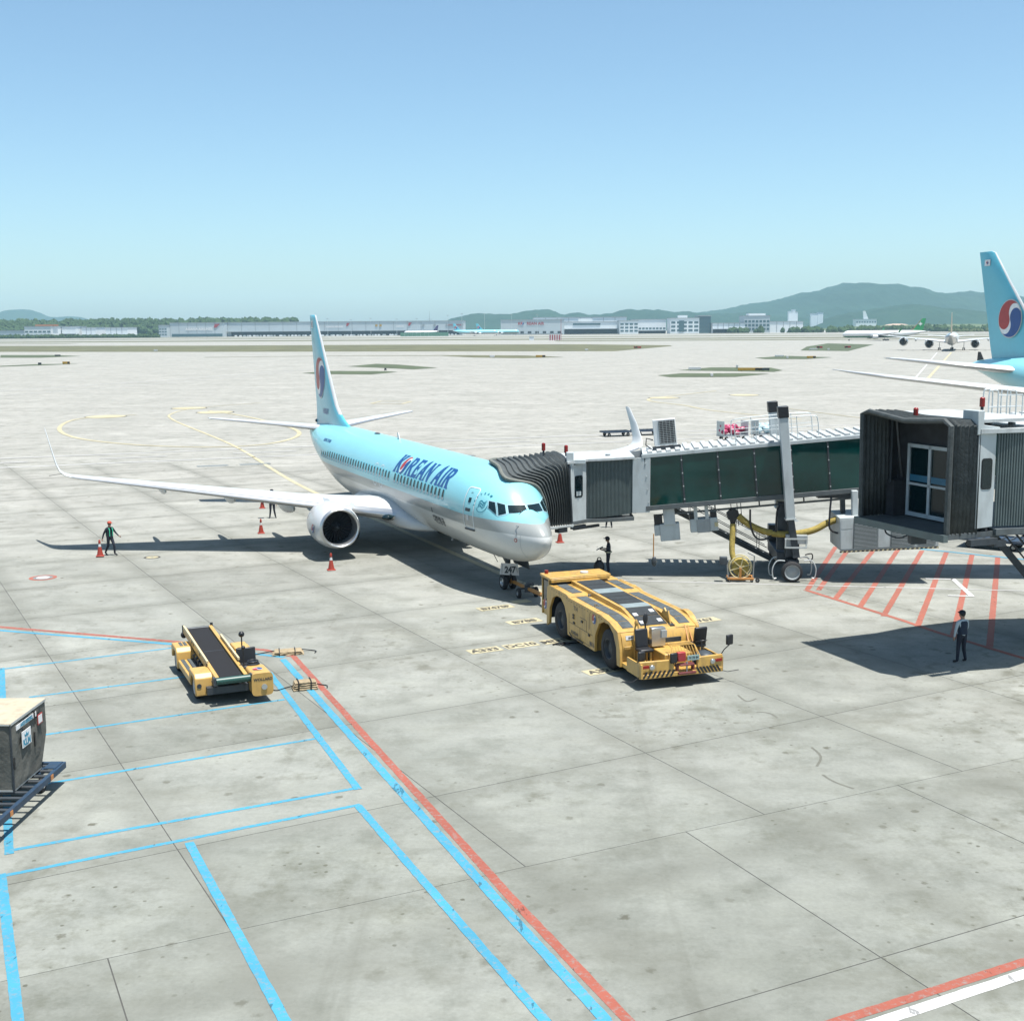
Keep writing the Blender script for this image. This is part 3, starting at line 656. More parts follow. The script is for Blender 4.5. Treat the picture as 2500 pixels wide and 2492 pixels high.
sp737 = dict(fus=FUS, step=.5, n=64, bias=.52, mats=dict(fus=M['liv'], wing=M['wing_grey'], cowl=M['cowl_white'], tail=M['sky_blue'], fin_le=M['white']),
    wing=[(12.6, .6, 1.95, 9.6, .13), (13.6, 1.6, 1.98, 8.4, .14), (14.6, 2.6, zw(2.6), 7.1, .135), (15.7, 4.2, zw(4.2), 5.95, .125), (16.5, 5.8, zw(5.8), 5.15, .12), (19.3, 11, zw(11), 3.45, .11), (22.2, 16.5, zw(16.5), 1.72, .105), (22.42, 16.9, 3.93, 1.60, .10)],
    winglet=[(22.42, 16.9, 3.93, 1.60, .10), (22.62, 17.2, 4.02, 1.52, .09), (22.95, 17.42, 4.22, 1.36, .08), (23.35, 17.55, 4.55, 1.20, .07), (24.3, 17.72, 5.35, .92, .07), (25.55, 17.9, 6.26, .58, .06), (25.8, 17.91, 6.31, .3, .05)],
    canoes=[(19.4, 23.6, 5.9, 1.95, 1.9, .42), (20.7, 24.1, 8.8, 2.45, 2.4, .34), (22.0, 24.9, 12.2, 2.95, 2.92, .26)],
    stab=[(33.5, .4, 4.98, 4.0, .10), (35.4, 3.2, 5.28, 2.7, .10), (37.55, 7.0, 5.66, 1.25, .09), (37.7, 7.12, 5.67, .9, .05)],
    eng=[(13.76, 4.92, 1.63, 1.11, 4.2)], blades=24,
    fin=[(5.1, 28.4, 37.2, .22), (5.46, 28.9, 37.12, .22), (5.75, 29.9, 37.07, .22), (6.1, 30.8, 37.0, .22), (6.6, 31.65, 37.05, .22), (7.6, 32.55, 37.25, .21), (9.5, 34.15, 37.62, .17), (12.2, 36.42, 38.15, .10), (12.38, 36.55, 38.19, .09), (12.43, 36.75, 38.2, .04)],
    gear=[(19.7, 2.86, 2.0, .56, 1)])
HEAD = R(-90 + 23.276); NOSE = (1.3986, 49.577, 0)
A7, F7, fu7 = airliner('airliner', 'sky blue and white narrow-body airliner parked at the gate with the boarding bridge docked', NOSE, HEAD, sp737)
def onfus(x, z, off=.006, sg=-1):
    """point on the fuselage skin; sg -1 = starboard"""
    y = fu7.y_at(x, z); t, b, w_ = fu7.p(x); zc = lerp(b, t, .52); h = (t - zc) if z > zc else (zc - b)
    n = Vector((0, y / max(w_, .01) ** 2, (z - zc) / max(h, .01) ** 2)).normalized()
    return Vector((-x, sg * (y + n.y * off), z + n.z * off))
def arcpt(x, s, off=.006, sg=-1):
    """s = metres along the girth above the z 3.95 window line"""
    t, b, w_ = fu7.p(x); zc = lerp(b, t, .52); h = t - zc
    a = math.asin((3.95 - zc) / h) if s > -9 else 0; steps = 24; ds = s / steps
    for _ in range(steps): a += ds / math.hypot(w_ * math.sin(a), (h if a > 0 else zc - b) * math.cos(a))
    hh = h if a > 0 else zc - b
    n = Vector((0, math.cos(a) / w_, math.sin(a) / hh)).normalized()
    return Vector((-x, sg * (w_ * math.cos(a) + n.y * off), zc + hh * math.sin(a) + n.z * off))
# belly fairing
mb = MB(); S = []
for x, hw, zb, zt in ((11.6, .5, 1.5, 1.7), (12.6, 1.55, 1.36, 2.1), (14, 2.0, 1.28, 2.45), (16.5, 2.1, 1.24, 2.6), (19.5, 2.1, 1.24, 2.6), (21.5, 1.98, 1.3, 2.5), (23, 1.6, 1.38, 2.2), (24.4, .5, 1.5, 1.75)):
    S.append([(-x, hw * math.copysign(abs(math.cos(a)) ** .6, math.cos(a)), (zt + zb) / 2 + (zt - zb) / 2 * math.copysign(abs(math.sin(a)) ** .6, math.sin(a))) for a in [2 * math.pi * k / 28 for k in range(28)]])
mb.loft(S).build('belly_fairing', M['wing_grey'], A7, sharp=60)
# cabin windows
def ring_patch(fn, prof, n=20, h=.0):
    pts = []
    for k in range(n):
        a = 2 * math.pi * k / n; c_, s_ = math.cos(a), math.sin(a); e = .55
        pts.append((math.copysign(abs(c_) ** e, c_) * prof[0], math.copysign(abs(s_) ** e, s_) * prof[1]))
    return pts
def window_meshes():
    o_ = ring_patch(None, (.17, .29)); i_ = ring_patch(None, (.13, .24)); x0 = 12.
    f = lambda p, off: tuple(arcpt(x0 + p[0], p[1], off) + Vector((x0, 0, 0)))
    mb = MB(); n = len(o_)
    mb.add([f(p, .003) for p in o_] + [f(p, .014) for p in [(q[0] * .9, q[1] * .94) for q in o_]] + [f(p, .012) for p in i_], [(k, (k + 1) % n, n + (k + 1) % n, n + k) for k in range(n)] + [(n + k, n + (k + 1) % n, 2 * n + (k + 1) % n, 2 * n + k) for k in range(n)])
    fr = mb.mesh('window', M['sky_blue'])
    top = [p for p in i_ if p[1] > -.07]; top = sorted(top, key=lambda p: math.atan2(p[1], p[0])); bot = [p for p in i_ if p[1] <= -.07]; bot = sorted(bot, key=lambda p: math.atan2(p[1], p[0]))
    pa = MB(); 
    rows = [(-.24, .08), (-.21, .125), (-.12, .13), (.10, .13), (.20, .125), (.24, .08)]
    for (z0, w0), (z1, w1) in zip(rows[2:], rows[3:]): pa.quad(f((-w0, z0), .007), f((w0, z0), .007), f((w1, z1), .007), f((-w1, z1), .007))
    pane = pa.mesh('pane', M['window'])
    bl = MB()  # flat pale strip: sunlight on the recessed lower sill, put in as colour
    for (z0, w0), (z1, w1) in zip(rows[:2], rows[1:3]): bl.quad(f((-w0, z0), .007), f((w0, z0), .007), f((w1, z1), .007), f((-w1, z1), .007))
    return fr, pane, bl.mesh('lit_sill', M['pale_grey'])
WF, WP, WS = window_meshes()
xs = [7.25 + .508 * k for k in range(15)] + [15.4 + .508 * k for k in range(28)]
for x in xs:
    for sg in (1, -1):
        if x > 24.6: dy = fu7.y_at(x, 3.95) - fu7.y_at(12, 3.95)
        else: dy = 0
        o = link('window', WF, A7); o.location = (-x, -dy * 1 if sg == 1 else dy, 0); o.scale = (1, sg, 1)
        if sg == -1 and not (8 < x < 14): pass
        for me in (WP, WS):
            q = link('pane' if me is WP else 'lit_sill', me, o)
# flight-deck windows: corners as (half width, height) seen from the front
def patch(corners, fn, k=5):
    mb = MB(); V_ = []; a, b, c_, d = corners
    for i in range(k + 1):
        for j in range(k + 1):
            u, v = i / k, j / k
            p = (lerp(lerp(a[0], b[0], u), lerp(d[0], c_[0], u), v), lerp(lerp(a[1], b[1], u), lerp(d[1], c_[1], u), v)); V_.append(tuple(fn(p)))
    mb.add(V_, [(i * (k + 1) + j, (i + 1) * (k + 1) + j, (i + 1) * (k + 1) + j + 1, i * (k + 1) + j + 1) for i in range(k) for j in range(k)]); return mb
def front_pt(p, sg, off):
    f = lambda y, z: fu7.x_at(y, z)
    x = f(*p); dy = (f(p[0] + .02, p[1]) - x) / .02; dz = (f(p[0], p[1] + .02) - x) / .02
    n = Vector((1, dy, dz)).normalized(); return Vector((-x + n.x * off, sg * (p[0] + n.y * off), p[1] + n.z * off))
M['deck_frame'] = mk('flight_deck_frame', (.36, .58, .65), .35)
for sg in (-1, 1):
    fr = patch([(.02, 3.71), (.83, 3.69), (.76, 4.06), (.02, 4.05)], lambda p: front_pt(p, sg, .010)).build('windscreen_frame', M['deck_frame'], A7)
    patch([(.05, 3.74), (.78, 3.72), (.72, 4.02), (.05, 4.015)], lambda p: front_pt(p, sg, .020)).build('windscreen', M['glass_dark'], fr)
    MB().bar(front_pt((.45, 3.68), sg, .03), front_pt((.22, 3.80), sg, .045), .02, .02).build('wiper', M['black'], fr)
    for (cf, cg) in (([(.84, 3.66), (1.16, 3.56), (1.06, 4.14), (.78, 4.07)], [(.87, 3.70), (1.125, 3.61), (1.035, 4.10), (.81, 4.035)]), ([(1.17, 3.57), (1.36, 3.86), (1.27, 4.17), (1.07, 4.14)], [(1.18, 3.63), (1.335, 3.87), (1.25, 4.135), (1.095, 4.105)])):
        s_ = patch(cf, lambda p: front_pt(p, sg, .010)).build('side_window_frame', M['deck_frame'], A7); patch(cg, lambda p: front_pt(p, sg, .020)).build('side_window', M['glass_dark'], s_)
# doors: raised white outline, handle, small window
def outline_rect(x0, x1, s0, s1, wd, rad, sg, nm='door'):
    P = []; n = 6
    for cx, cs, a0 in ((x1 - rad, s1 - rad, 0), (x0 + rad, s1 - rad, 90), (x0 + rad, s0 + rad, 180), (x1 - rad, s0 + rad, 270)):
        for k in range(n + 1): a = R(a0 + 90 * k / n); P.append((cx + rad * math.cos(a), cs + rad * math.sin(a), math.cos(a), math.sin(a)))
    Q = []
    for i, p in enumerate(P):
        q = P[(i + 1) % len(P)]; kk = max(1, int(math.hypot(q[0] - p[0], q[1] - p[1]) / .12))
        for j in range(kk): t = j / kk; Q.append(tuple(lerp(p[c], q[c], t) for c in range(4)))
    m = len(Q); mb = MB()
    mb.add([tuple(arcpt(q[0] + q[2] * wd, q[1] + q[3] * wd, .007, sg)) for q in Q] + [tuple(arcpt(q[0], q[1], .007, sg)) for q in Q], [(k, (k + 1) % m, m + (k + 1) % m, m + k) for k in range(m)])
    return mb.build(nm, M['line_white'], A7)
dr = outline_rect(3.92, 4.72, -1.13, .68, .055, .13, -1)
mapped(text_poly('EXIT', .09), lambda x, y: arcpt(4.32 - x, y + .42, .01), step=None).build('exit_sign', M['letter_dark'], dr)
patch([(-.10, -.1), (.10, -.1), (.10, .12), (-.10, .12)], lambda p: arcpt(4.32 + p[0], p[1] + .1, .012)).build('door_window', M['window'], dr)
patch([(-.2, -.07), (.2, -.07), (.2, .07), (-.2, .07)], lambda p: arcpt(4.36 + p[0], p[1] - .32, .012)).build('door_handle', M['letter_dark'], dr)
patch([(-.09, -.12), (.09, -.12), (.09, .12), (-.09, .12)], lambda p: arcpt(4.36 + p[0], p[1] - .66, .012)).build('door_placard', M['pale_grey'], dr)
MB().bar(arcpt(3.9, -1.19, .03), arcpt(4.74, -1.19, .03), .05, .07).build('door_sill', M['dark_steel'], dr)
for x0 in (16.45, 17.48): outline_rect(x0, x0 + .5, -.70, .42, .045, .2, -1, 'overwing_exit')
outline_rect(31.2, 31.9, -.9, .6, .04, .1, -1, 'door'); outline_rect(4.55, 5.45, -1.13, .68, .05, .13, 1)
# lettering on the side: flared italic capitals
LT = dict(K=[[(0, 0), (.34, 0), (.27, .12), (.27, .40), (.30, .44), (.52, .08), (.50, 0), (.88, 0), (.74, .12), (.46, .58), (.68, .88), (.82, 1), (.46, 1), (.48, .92), (.27, .58), (.27, .88), (.34, 1), (0, 1), (.07, .88), (.07, .12)]],
    R=[[(0, 0), (.34, 0), (.27, .12), (.27, .42), (.34, .42), (.52, .10), (.52, 0), (.92, 0), (.78, .10), (.56, .46), (.72, .60), (.74, .76), (.62, .94), (.42, 1), (0, 1), (.07, .88), (.07, .12)], [(.27, .56), (.40, .56), (.50, .66), (.50, .78), (.40, .87), (.27, .87)]],
    E=[[(0, 0), (.66, 0), (.70, .24), (.60, .14), (.27, .14), (.27, .44), (.46, .44), (.54, .34), (.54, .66), (.46, .56), (.27, .56), (.27, .86), (.58, .86), (.68, .76), (.66, 1), (0, 1), (.07, .88), (.07, .12)]],
    A=[[(0, 0), (.26, 0), (.24, .08), (.29, .26), (.52, .26), (.56, .08), (.54, 0), (.88, 0), (.80, .10), (.54, 1.08), (.40, 1.0), (.34, .92), (.08, .10)], [(.33, .40), (.48, .40), (.41, .70)]],
    N=[[(0, 0), (.24, 0), (.20, .12), (.20, .66), (.58, 0), (.74, -.08), (.74, .88), (.82, 1), (.52, 1), (.60, .88), (.60, .40), (.26, 1), (0, 1), (.07, .88), (.07, .12)]],
    I=[[(0, 0), (.34, 0), (.27, .12), (.27, .88), (.34, 1), (0, 1), (.07, .88), (.07, .12)]])
def side_letters(word, x_start, s0, hgt, parent, fn, wid=1.0, sh=.30, mat=None, em_step=.1):
    """word laid aft to nose on the starboard side; O is the swirl emblem; fn(distance forward, height, off)"""
    u = 0.
    for ch in word:
        if ch == ' ': u += .34 * wid; continue
        if ch == 'O':
            emblem(parent, lambda x, y, h, u0=u: fn(x_start + (u0 + .40 * wid) * hgt + x + y * sh, s0 + .47 * hgt + y, h), .50 * hgt, R(30), em_step, squash=.80 * wid, rim=False); u += .80 * wid; continue
        lp = [[((p[0] * wid + u) * hgt, p[1] * hgt) for p in q] for q in LT[ch]]
        mapped(outline_poly(lp, .016 * hgt), lambda x, y: fn(x_start + x + y * sh, s0 + y, .006), step=.1).build('airline_letter', mat, parent)
        u += (max(p[0] for p in LT[ch][0]) + .06) * wid
    return u
side_letters('KOREAN AIR', 0, .31, 1.04, A7, lambda u, s, h: arcpt(14.95 - u, s, h), .97, .30, M['letter_blue'])
# smaller markings
mapped(text_poly('BOEING 737-800', .23, shear=.25, bold=.006, align='LEFT'), lambda x, y: onfus(29.6 - x, 4.62 + y, .008), step=None).build('type_lettering', M['letter_blue'], A7)
mapped(text_poly('대한항공', .42, bold=.012, align='LEFT'), lambda x, y: onfus(8.95 - x, 2.47 + y, .008), step=None).build('hangul_lettering', M['letter_dark'], A7)
em = None
M['team'] = mk('alliance_blue', (.02, .20, .28), .4)
def ringfn(r0, r1, a0, a1, cx, cz): 
    mb = MB(); n = 24; P = []
    for k in range(n + 1):
        a = R(lerp(a0, a1, k / n)); P += [tuple(arcpt(cx - r0 * math.cos(a), cz + r0 * math.sin(a), .008)), tuple(arcpt(cx - r1 * math.cos(a), cz + r1 * math.sin(a), .008))]
    mb.add(P, [(2 * k, 2 * k + 2, 2 * k + 3, 2 * k + 1) for k in range(n)]); return mb
EX, ES = 3.42, .02
lo = ringfn(.34, .37, -150, 40, EX, ES).build('alliance_emblem', M['team'], A7)
for k in range(3):
    mb = MB(); P = []; n = 20
    for i in range(n + 1):
        t = i / n; x = -.22 + .44 * t; y = .11 - .11 * k + .07 * math.sin(t * 2 * math.pi) * (1 if k != 1 else .9) - .06 + .14 * t
        P += [tuple(arcpt(EX - x, ES + y - .02, .009)), tuple(arcpt(EX - x, ES + y + .025, .009))]
    mb.add(P, [(2 * i, 2 * i + 2, 2 * i + 3, 2 * i + 1) for i in range(n)]).build('emblem_wave', M['team'], lo)
for k, ch in enumerate('SKYTEAM'):
    a = R(190 - 22 * k); mapped(text_poly(ch, .15, bold=.004), lambda x, y: arcpt(EX - (.47 * math.cos(a) + x * math.sin(a) + y * math.cos(a)), ES + .47 * math.sin(a) - x * math.cos(a) + y * math.sin(a), .008), step=None).build('emblem_letter', M['team'], lo)
for x, z in ((1.28, 3.28), (1.22, 2.98)):
    mb = MB(); p = onfus(x, z, 0); mb.cyl(p, p + Vector((0, -.10, 0)), .02, n=8); mb.cyl(p + Vector((-.02, -.10, 0)), p + Vector((.22, -.10, 0)), .014, n=8); mb.build('pitot_probe', M['steel'], A7)
mb = MB(); mb.add([tuple(onfus(1.22 + .085 * math.cos(a), 2.70 + .085 * math.sin(a), .006)) for a in [2 * math.pi * k / 16 for k in range(16)]], [tuple(range(16))]); sp_ = mb.build('static_port', M['em_red'], A7)
mb = MB(); mb.add([tuple(onfus(1.22 + .05 * math.cos(a), 2.70 + .05 * math.sin(a), .010)) for a in [2 * math.pi * k / 16 for k in range(16)]], [tuple(range(16))]); mb.build('static_port_ring', M['alu'], sp_)
# radome joint and a few skin lines
def skin_line(pts, wd=.012, nm='panel_line'):
    P = []
    for x, z in pts: P += [tuple(onfus(x, z, .003)), tuple(onfus(x + wd, z, .003))]
    MB().add(P, [(2 * i, 2 * i + 2, 2 * i + 3, 2 * i + 1) for i in range(len(pts) - 1)]).build(nm, M['grey_paint'], A7)
skin_line([(.98 + .03 * abs(z - 2.7), z) for z in [1.95 + .05 * k for k in range(30)]], .02)
P = []
for x in [4.8 + .25 * k for k in range(8)]: P += [tuple(arcpt(x, .95, .004)), tuple(arcpt(x, .975, .004))]
mb = MB(); mb.add([tuple(arcpt(8.8, -.9 + .14 * math.sin(a), .006) + Vector((.055 * math.cos(a), 0, 0))) for a in [2 * math.pi * k / 14 for k in range(14)]], [tuple(range(14))]); mb.build('outflow_vent', M['letter_dark'], A7)
# tail: emblem, registration, flag
def finpt(x, z, off, sg=-1):
    tab = [(q[0], q[1], q[2], q[3]) for q in sp737['fin']]; a, b, t = interp(tab, z); u = min(max((x - a) / (b - a), 0), 1)
    th = interp([(0, 0), (.012, .022), (.05, .045), (.15, .07), (.4, .082), (.75, .042), (1, 0)], u)[0] / .082 * t
    return Vector((-x, sg * (th + off), z))
emblem(A7, lambda x, y, h: finpt(35.35 - x, 8.30 + y, h + .004), 1.30, R(30), .2)
mapped(text_poly('HL8247', .50, bold=.012, align='LEFT'), lambda x, y: finpt(34.75 - x, 5.98 + y, .008), cuts=(0, 1), step=.12).build('registration', M['letter_blue'], A7)
fl = patch([(-.38, -.25), (.38, -.25), (.38, .25), (-.38, .25)], lambda p: finpt(37.35 + p[0], 11.8 + p[1], .008)).build('flag', M['em_white'], A7)
emblem(fl, lambda x, y, h: finpt(37.35 - x, 11.8 + y, h + .008), .13, R(20), None, rim=False)
mb = MB()
for ax, az in ((-.24, .14), (.24, .14), (-.24, -.14), (.24, -.14)): mb.add([tuple(finpt(37.35 + ax + u * .05, 11.8 + az + v * .04, .012)) for u, v in ((-1, -1), (1, -1), (1, 1), (-1, 1))], [(0, 1, 2, 3)])
mb.build('flag_bars', M['letter_dark'], fl)
P = [(36.0 + .0 * k, z) for k, z in enumerate([5.6 + .4 * k for k in range(16)])]
pts = []
for z in [5.5 + .35 * k for k in range(20)]:
    a, b, t = interp([q[:4] for q in sp737['fin']], z); xx = b - (b - a) * .32; pts += [tuple(finpt(xx, z, .004)), tuple(finpt(xx + .02, z, .004))]
MB().add(pts, [(2 * i, 2 * i + 2, 2 * i + 3, 2 * i + 1) for i in range(19)]).build('rudder_gap', M['grey_paint'], A7)
MB().sphere((-37.2, 0, 5.32), (.18, .1, .12)).build('tail_beacon', M['letter_dark'], A7)
# cowl emblem
def cowlpt(x, y, h):
    a = R(160) + y / 1.1; return Vector((-(13.76 + .92 - x), -4.92 + (1.10 + h) * math.cos(a), 1.60 + (1.10 + h) * math.sin(a) * (1 if math.sin(a) > 0 else .97)))
cowls = [o for o in A7.children if o.name.startswith('engine_cowl')]
emblem(cowls[0], lambda x, y, h: Vector((-(13.76 + .92) + x, -4.92 - math.sqrt((1.175 + h) ** 2 - (y + .02) ** 2), 1.58 + y)), .22, R(20), .06)
for e_, sg in zip(cowls, (-1, 1)):
    MB().loft([[(-14.55, sg * 4.92 - sg * .74, 2.34), (-14.55, sg * 4.92 - sg * .80, 2.40), (-14.55, sg * 4.92 - sg * .77, 2.28)], [(-14.75, sg * 4.92 - sg * .78, 2.36), (-14.8, sg * 4.92 - sg * 1.10, 2.66), (-14.75, sg * 4.92 - sg * .83, 2.30)], [(-15.6, sg * 4.92 - sg * .76, 2.34), (-15.6, sg * 4.92 - sg * 1.12, 2.68), (-15.6, sg * 4.92 - sg * .82, 2.28)]]).build('cowl_strake', M['cowl_white'], e_)
# landing lights in the wing roots, antennas, drain mast
for sg in (-1, 1):
    MB().sphere((-14.12, sg * 2.34, 1.99), (.30, .30, .15), 14, 8).build('landing_light', M['glass_dark'], A7)
    MB().bar((-24.0, sg * 17.9, 3.9), (-24.3, sg * 17.0, 3.95), .02, .02).build('static_wick', M['black'], A7)
for x in (19.0,):
    MB().prism([(-x, -.015, 5.44), (-x - .42, -.015, 5.44), (-x - .45, -.015, 5.82), (-x - .28, -.015, 5.82)], (0, .03, 0)).build('blade_antenna', M['white'], A7)
mb = MB(); mb.sphere((-23.2, 0, 5.47), (.36, .16, .06)); mb.build('antenna_fairing', M['letter_dark'], A7)
MB().prism([(-10.6, -.02, 1.46), (-11.0, -.02, 1.46), (-11.15, -.02, 1.08), (-11.0, -.02, 1.08)], (0, .04, 0)).build('drain_mast', M['grey_paint'], A7)
MB().prism([(-4.9, -.015, 1.46), (-5.15, -.015, 1.46), (-5.2, -.015, 1.28), (-5.08, -.015, 1.28)], (0, .03, 0)).build('blade_antenna', M['white'], A7)
# nose gear
gl = MB().cyl((-4.05, 0, .34), (-4.05, 0, 1.55), .085, n=14).cyl((-4.05, 0, .95), (-4.05, 0, 1.5), .12, n=14).cyl((-4.05, -.2, .34), (-4.05, .2, .34), .06, n=10).bar((-3.95, 0, .42), (-3.7, 0, .7), .1, .05).bar((-3.7, 0, .7), (-3.95, 0, .98), .1, .05).bar((-4.05, 0, 1.1), (-4.9, 0, 1.6), .09, .09).build('nose_gear_leg', M['dark_steel'], A7)
for s2 in (-1, 1): wheel(gl, (-4.05, s2 * .21, .35), .35, .2, name='nose_wheel', rim=.58, rimmat='alu')
MB().sphere((-3.93, .06, .92), (.05, .08, .08)).sphere((-3.93, -.06, .92), (.05, .08, .08)).build('taxi_light', M['alu'], gl)
MB().prism([(-3.05, .50, 1.50), (-4.95, .50, 1.47), (-4.9, .66, .98), (-3.2, .66, .98)], (0, .03, 0)).build('nose_gear_door', M['dark_steel'], A7)
pa_, pb_ = Vector((-3.90, -.46, 0)), Vector((-3.55, .34, 0)); pd_ = (pb_ - pa_).normalized(); pn_ = Vector((-pd_.y, pd_.x, 0)); pn_ = pn_ if pn_.x > 0 else -pn_
def gp(u, z, off=0): return pa_ + pd_ * u + pn_ * off + Vector((.05 * (z - .9), 0, z))
pl_ = MB().prism([gp(0, .72), gp(.86, .66), gp(.80, 1.2), gp(.06, 1.24)], pn_ * -.03).build('gear_number_panel', M['cowl_white'], A7, bevel=.01)
mapped(text_poly('247', .40, bold=.02), lambda x, y: gp(.46 + x * .8, .80 + y, .006), step=None).build('panel_number', M['letter_dark'], pl_)
MB().bar(gp(.10, .74, .004), gp(.13, 1.2, .004), .02, .006).bar(gp(.78, .80, .004), gp(.72, 1.05, .004), .10, .006).build('panel_mark', M['letter_dark'], pl_)
MB().bar((-3.9, -.55, 1.3), (-3.85, -.98, 2.1), .03, .02).build('steering_cable', M['letter_dark'], A7)
# ------------------------------------------------------------------ boarding bridge docked at the airliner
M['bellows'] = mk('bellows_fabric', (.060, .070, .070), .7, var=.3, scale=4, bump=.3, bscale=12)
M['bellows_in'] = mk('canopy_lining', (.035, .038, .044), .8, var=.3, scale=3)
M['corr'] = mk('corrugated_curtain', (.13, .165, .165), .45, var=.12, scale=2, metal=.2)
M['br_white'] = mk('bridge_white', (.50, .545, .55), .45, var=.06, scale=1.2, dirt=.3)
M['br_glass'] = mk('green_tinted_glass', (.003, .045, .040), .05, spec=.5, var=.5, scale=.35)
M['br_dark'] = mk('bridge_girder', (.10, .115, .12), .55, var=.2, dirt=.3)
M['br_roof'] = mk('bridge_roof', (.50, .53, .53), .5, var=.12, scale=2, dirt=.35)
M['hose'] = mk('yellow_hose', (.34, .26, .06), .8, var=.3, scale=6, bump=.5, bscale=20)
M['grille'] = mk('grille', (.12, .15, .16), .5, var=.3, scale=30)
M['rail'] = mk('galvanised_rail', (.62, .66, .66), .4, metal=.4)
M['orange_steel'] = mk('orange_steel', (.50, .22, .05), .5, var=.2, dirt=.3)
M['reel_yellow'] = mk('reel_cream', (.62, .55, .32), .5, var=.15, dirt=.2)
TA = R(-5); TD = Vector((math.cos(TA), math.sin(TA), 0)); TN = Vector((math.sin(TA), -math.cos(TA), 0))   # along the tunnel, towards the viewer
TO = Vector((6.25, 55.57, 0)); SLOPE = .0935
def tp(s, d, h):
    """tunnel frame: s metres from its aircraft end, d metres back from the near wall, h metres above its floor line; square to the sloping floor"""
    up = Vector((-SLOPE * TD.x, -SLOPE * TD.y, 1)).normalized(); fl = Vector((TD.x, TD.y, SLOPE))
    return TO + fl * s - TN * d + Vector((0, 0, 3.22)) + up * h
B1 = thing('boarding_bridge', 'glass-walled boarding bridge with dark bellows canopy docked at the airliner nose', 'boarding bridge', (6.25, 55.57, 0))
def hexa(P): return MB().add(P, [(0, 3, 2, 1), (4, 5, 6, 7), (0, 1, 5, 4), (1, 2, 6, 5), (2, 3, 7, 6), (3, 0, 4, 7)])
def tbox(s0, s1, d0, d1, h0, h1): return hexa([tp(s0, d0, h0), tp(s1, d0, h0), tp(s1, d1, h0), tp(s0, d1, h0), tp(s0, d0, h1), tp(s1, d0, h1), tp(s1, d1, h1), tp(s0, d1, h1)])
TW = 3.0; TL = 20.0
wb(tbox(0, TL, .02, TW - .02, -.06, .10), 'floor', M['br_dark'], B1)
wb(tbox(-.1, TL, -.06, .06, -.10, .12), 'bottom_girder', M['br_dark'], B1, bevel=.01)
wb(tbox(-.1, TL, TW - .06, TW + .06, -.10, .12), 'bottom_girder', M['br_dark'], B1)
wb(tbox(-.1, TL, -.05, .05, 2.34, 2.50), 'top_rail', M['br_white'], B1, bevel=.01); wb(tbox(-.1, TL, TW - .05, TW + .05, 2.34, 2.50), 'top_rail', M['br_white'], B1)
rf = wb(tbox(-.05, TL, .05, TW - .05, 2.40, 2.52), 'roof', M['br_roof'], B1)
k = 0
while .2 + k * .42 < TL: L_ = tbox(.2 + k * .42, .2 + k * .42 + .2, .06, TW - .06, 2.5205, 2.60); L_.v = [tuple(Vector(p) - Vector(ORG[B1.name])) for p in L_.v]; L_.build('roof_rib', M['br_roof'], rf, smooth=False); k += 1
PW = 1.63
for k in range(12):
    s0 = .04 + k * PW
    pn = wb(tbox(s0 + .04, s0 + PW - .04, .0, .025, .12, 2.34), 'glass_pane', M['br_glass'], B1, smooth=False)
    mu = wb(tbox(s0 - .035, s0 + .035, -.035, .05, .12, 2.34), 'mullion', M['dark_steel'], B1, smooth=False)
    st = MB()
    for h in (.3, .9, 1.5, 2.1): q = tp(s0, -.035, h); st.cyl(q, q + TN * .03, .03, n=8)
    st.v = [tuple(Vector(p) - Vector(ORG[B1.name])) for p in st.v]; st.build('mullion_bolts', M['rail'], mu)
    wb(tbox(s0 + .04, s0 + PW - .04, TW - .02, TW, .12, 2.34), 'glass_pane', M['br_glass'], B1, smooth=False)
# fixtures below the floor: cable tray, lamp rail
wb(tbox(.6, 9.5, .3, .42, -.42, -.34), 'cable_tray', M['br_dark'], B1)
for k in range(5): wb(tbox(1 + 2 * k, 1.06 + 2 * k, .33, .39, -.36, -.08), 'tray_hanger', M['dark_steel'], B1)
# white end frame, corrugated rotunda curtain, cab
def wallz(P0, P1, z0, z1, th=.06):
    P0 = Vector(P0); P1 = Vector(P1); d = (P1 - P0).normalized(); n = Vector((-d.y, d.x, 0)) * th
    z0a, z0b = z0 if isinstance(z0, tuple) else (z0, z0); z1a, z1b = z1 if isinstance(z1, tuple) else (z1, z1)
    a = Vector((P0.x, P0.y, z0a)); b = Vector((P1.x, P1.y, z0b)); c_ = Vector((P1.x, P1.y, z1b)); e = Vector((P0.x, P0.y, z1a))
    return MB().prism([a, b, c_, e], n)
wb(wallz((5.52, 55.62, 0), (6.32, 55.52, 0), (3.0, 3.06), (5.52, 5.64)), 'end_panel', M['br_white'], B1, bevel=.01)
wb(wallz((5.52, 58.5, 0), (6.32, 58.45, 0), (3.0, 3.06), (5.52, 5.64)), 'end_panel', M['br_white'], B1)
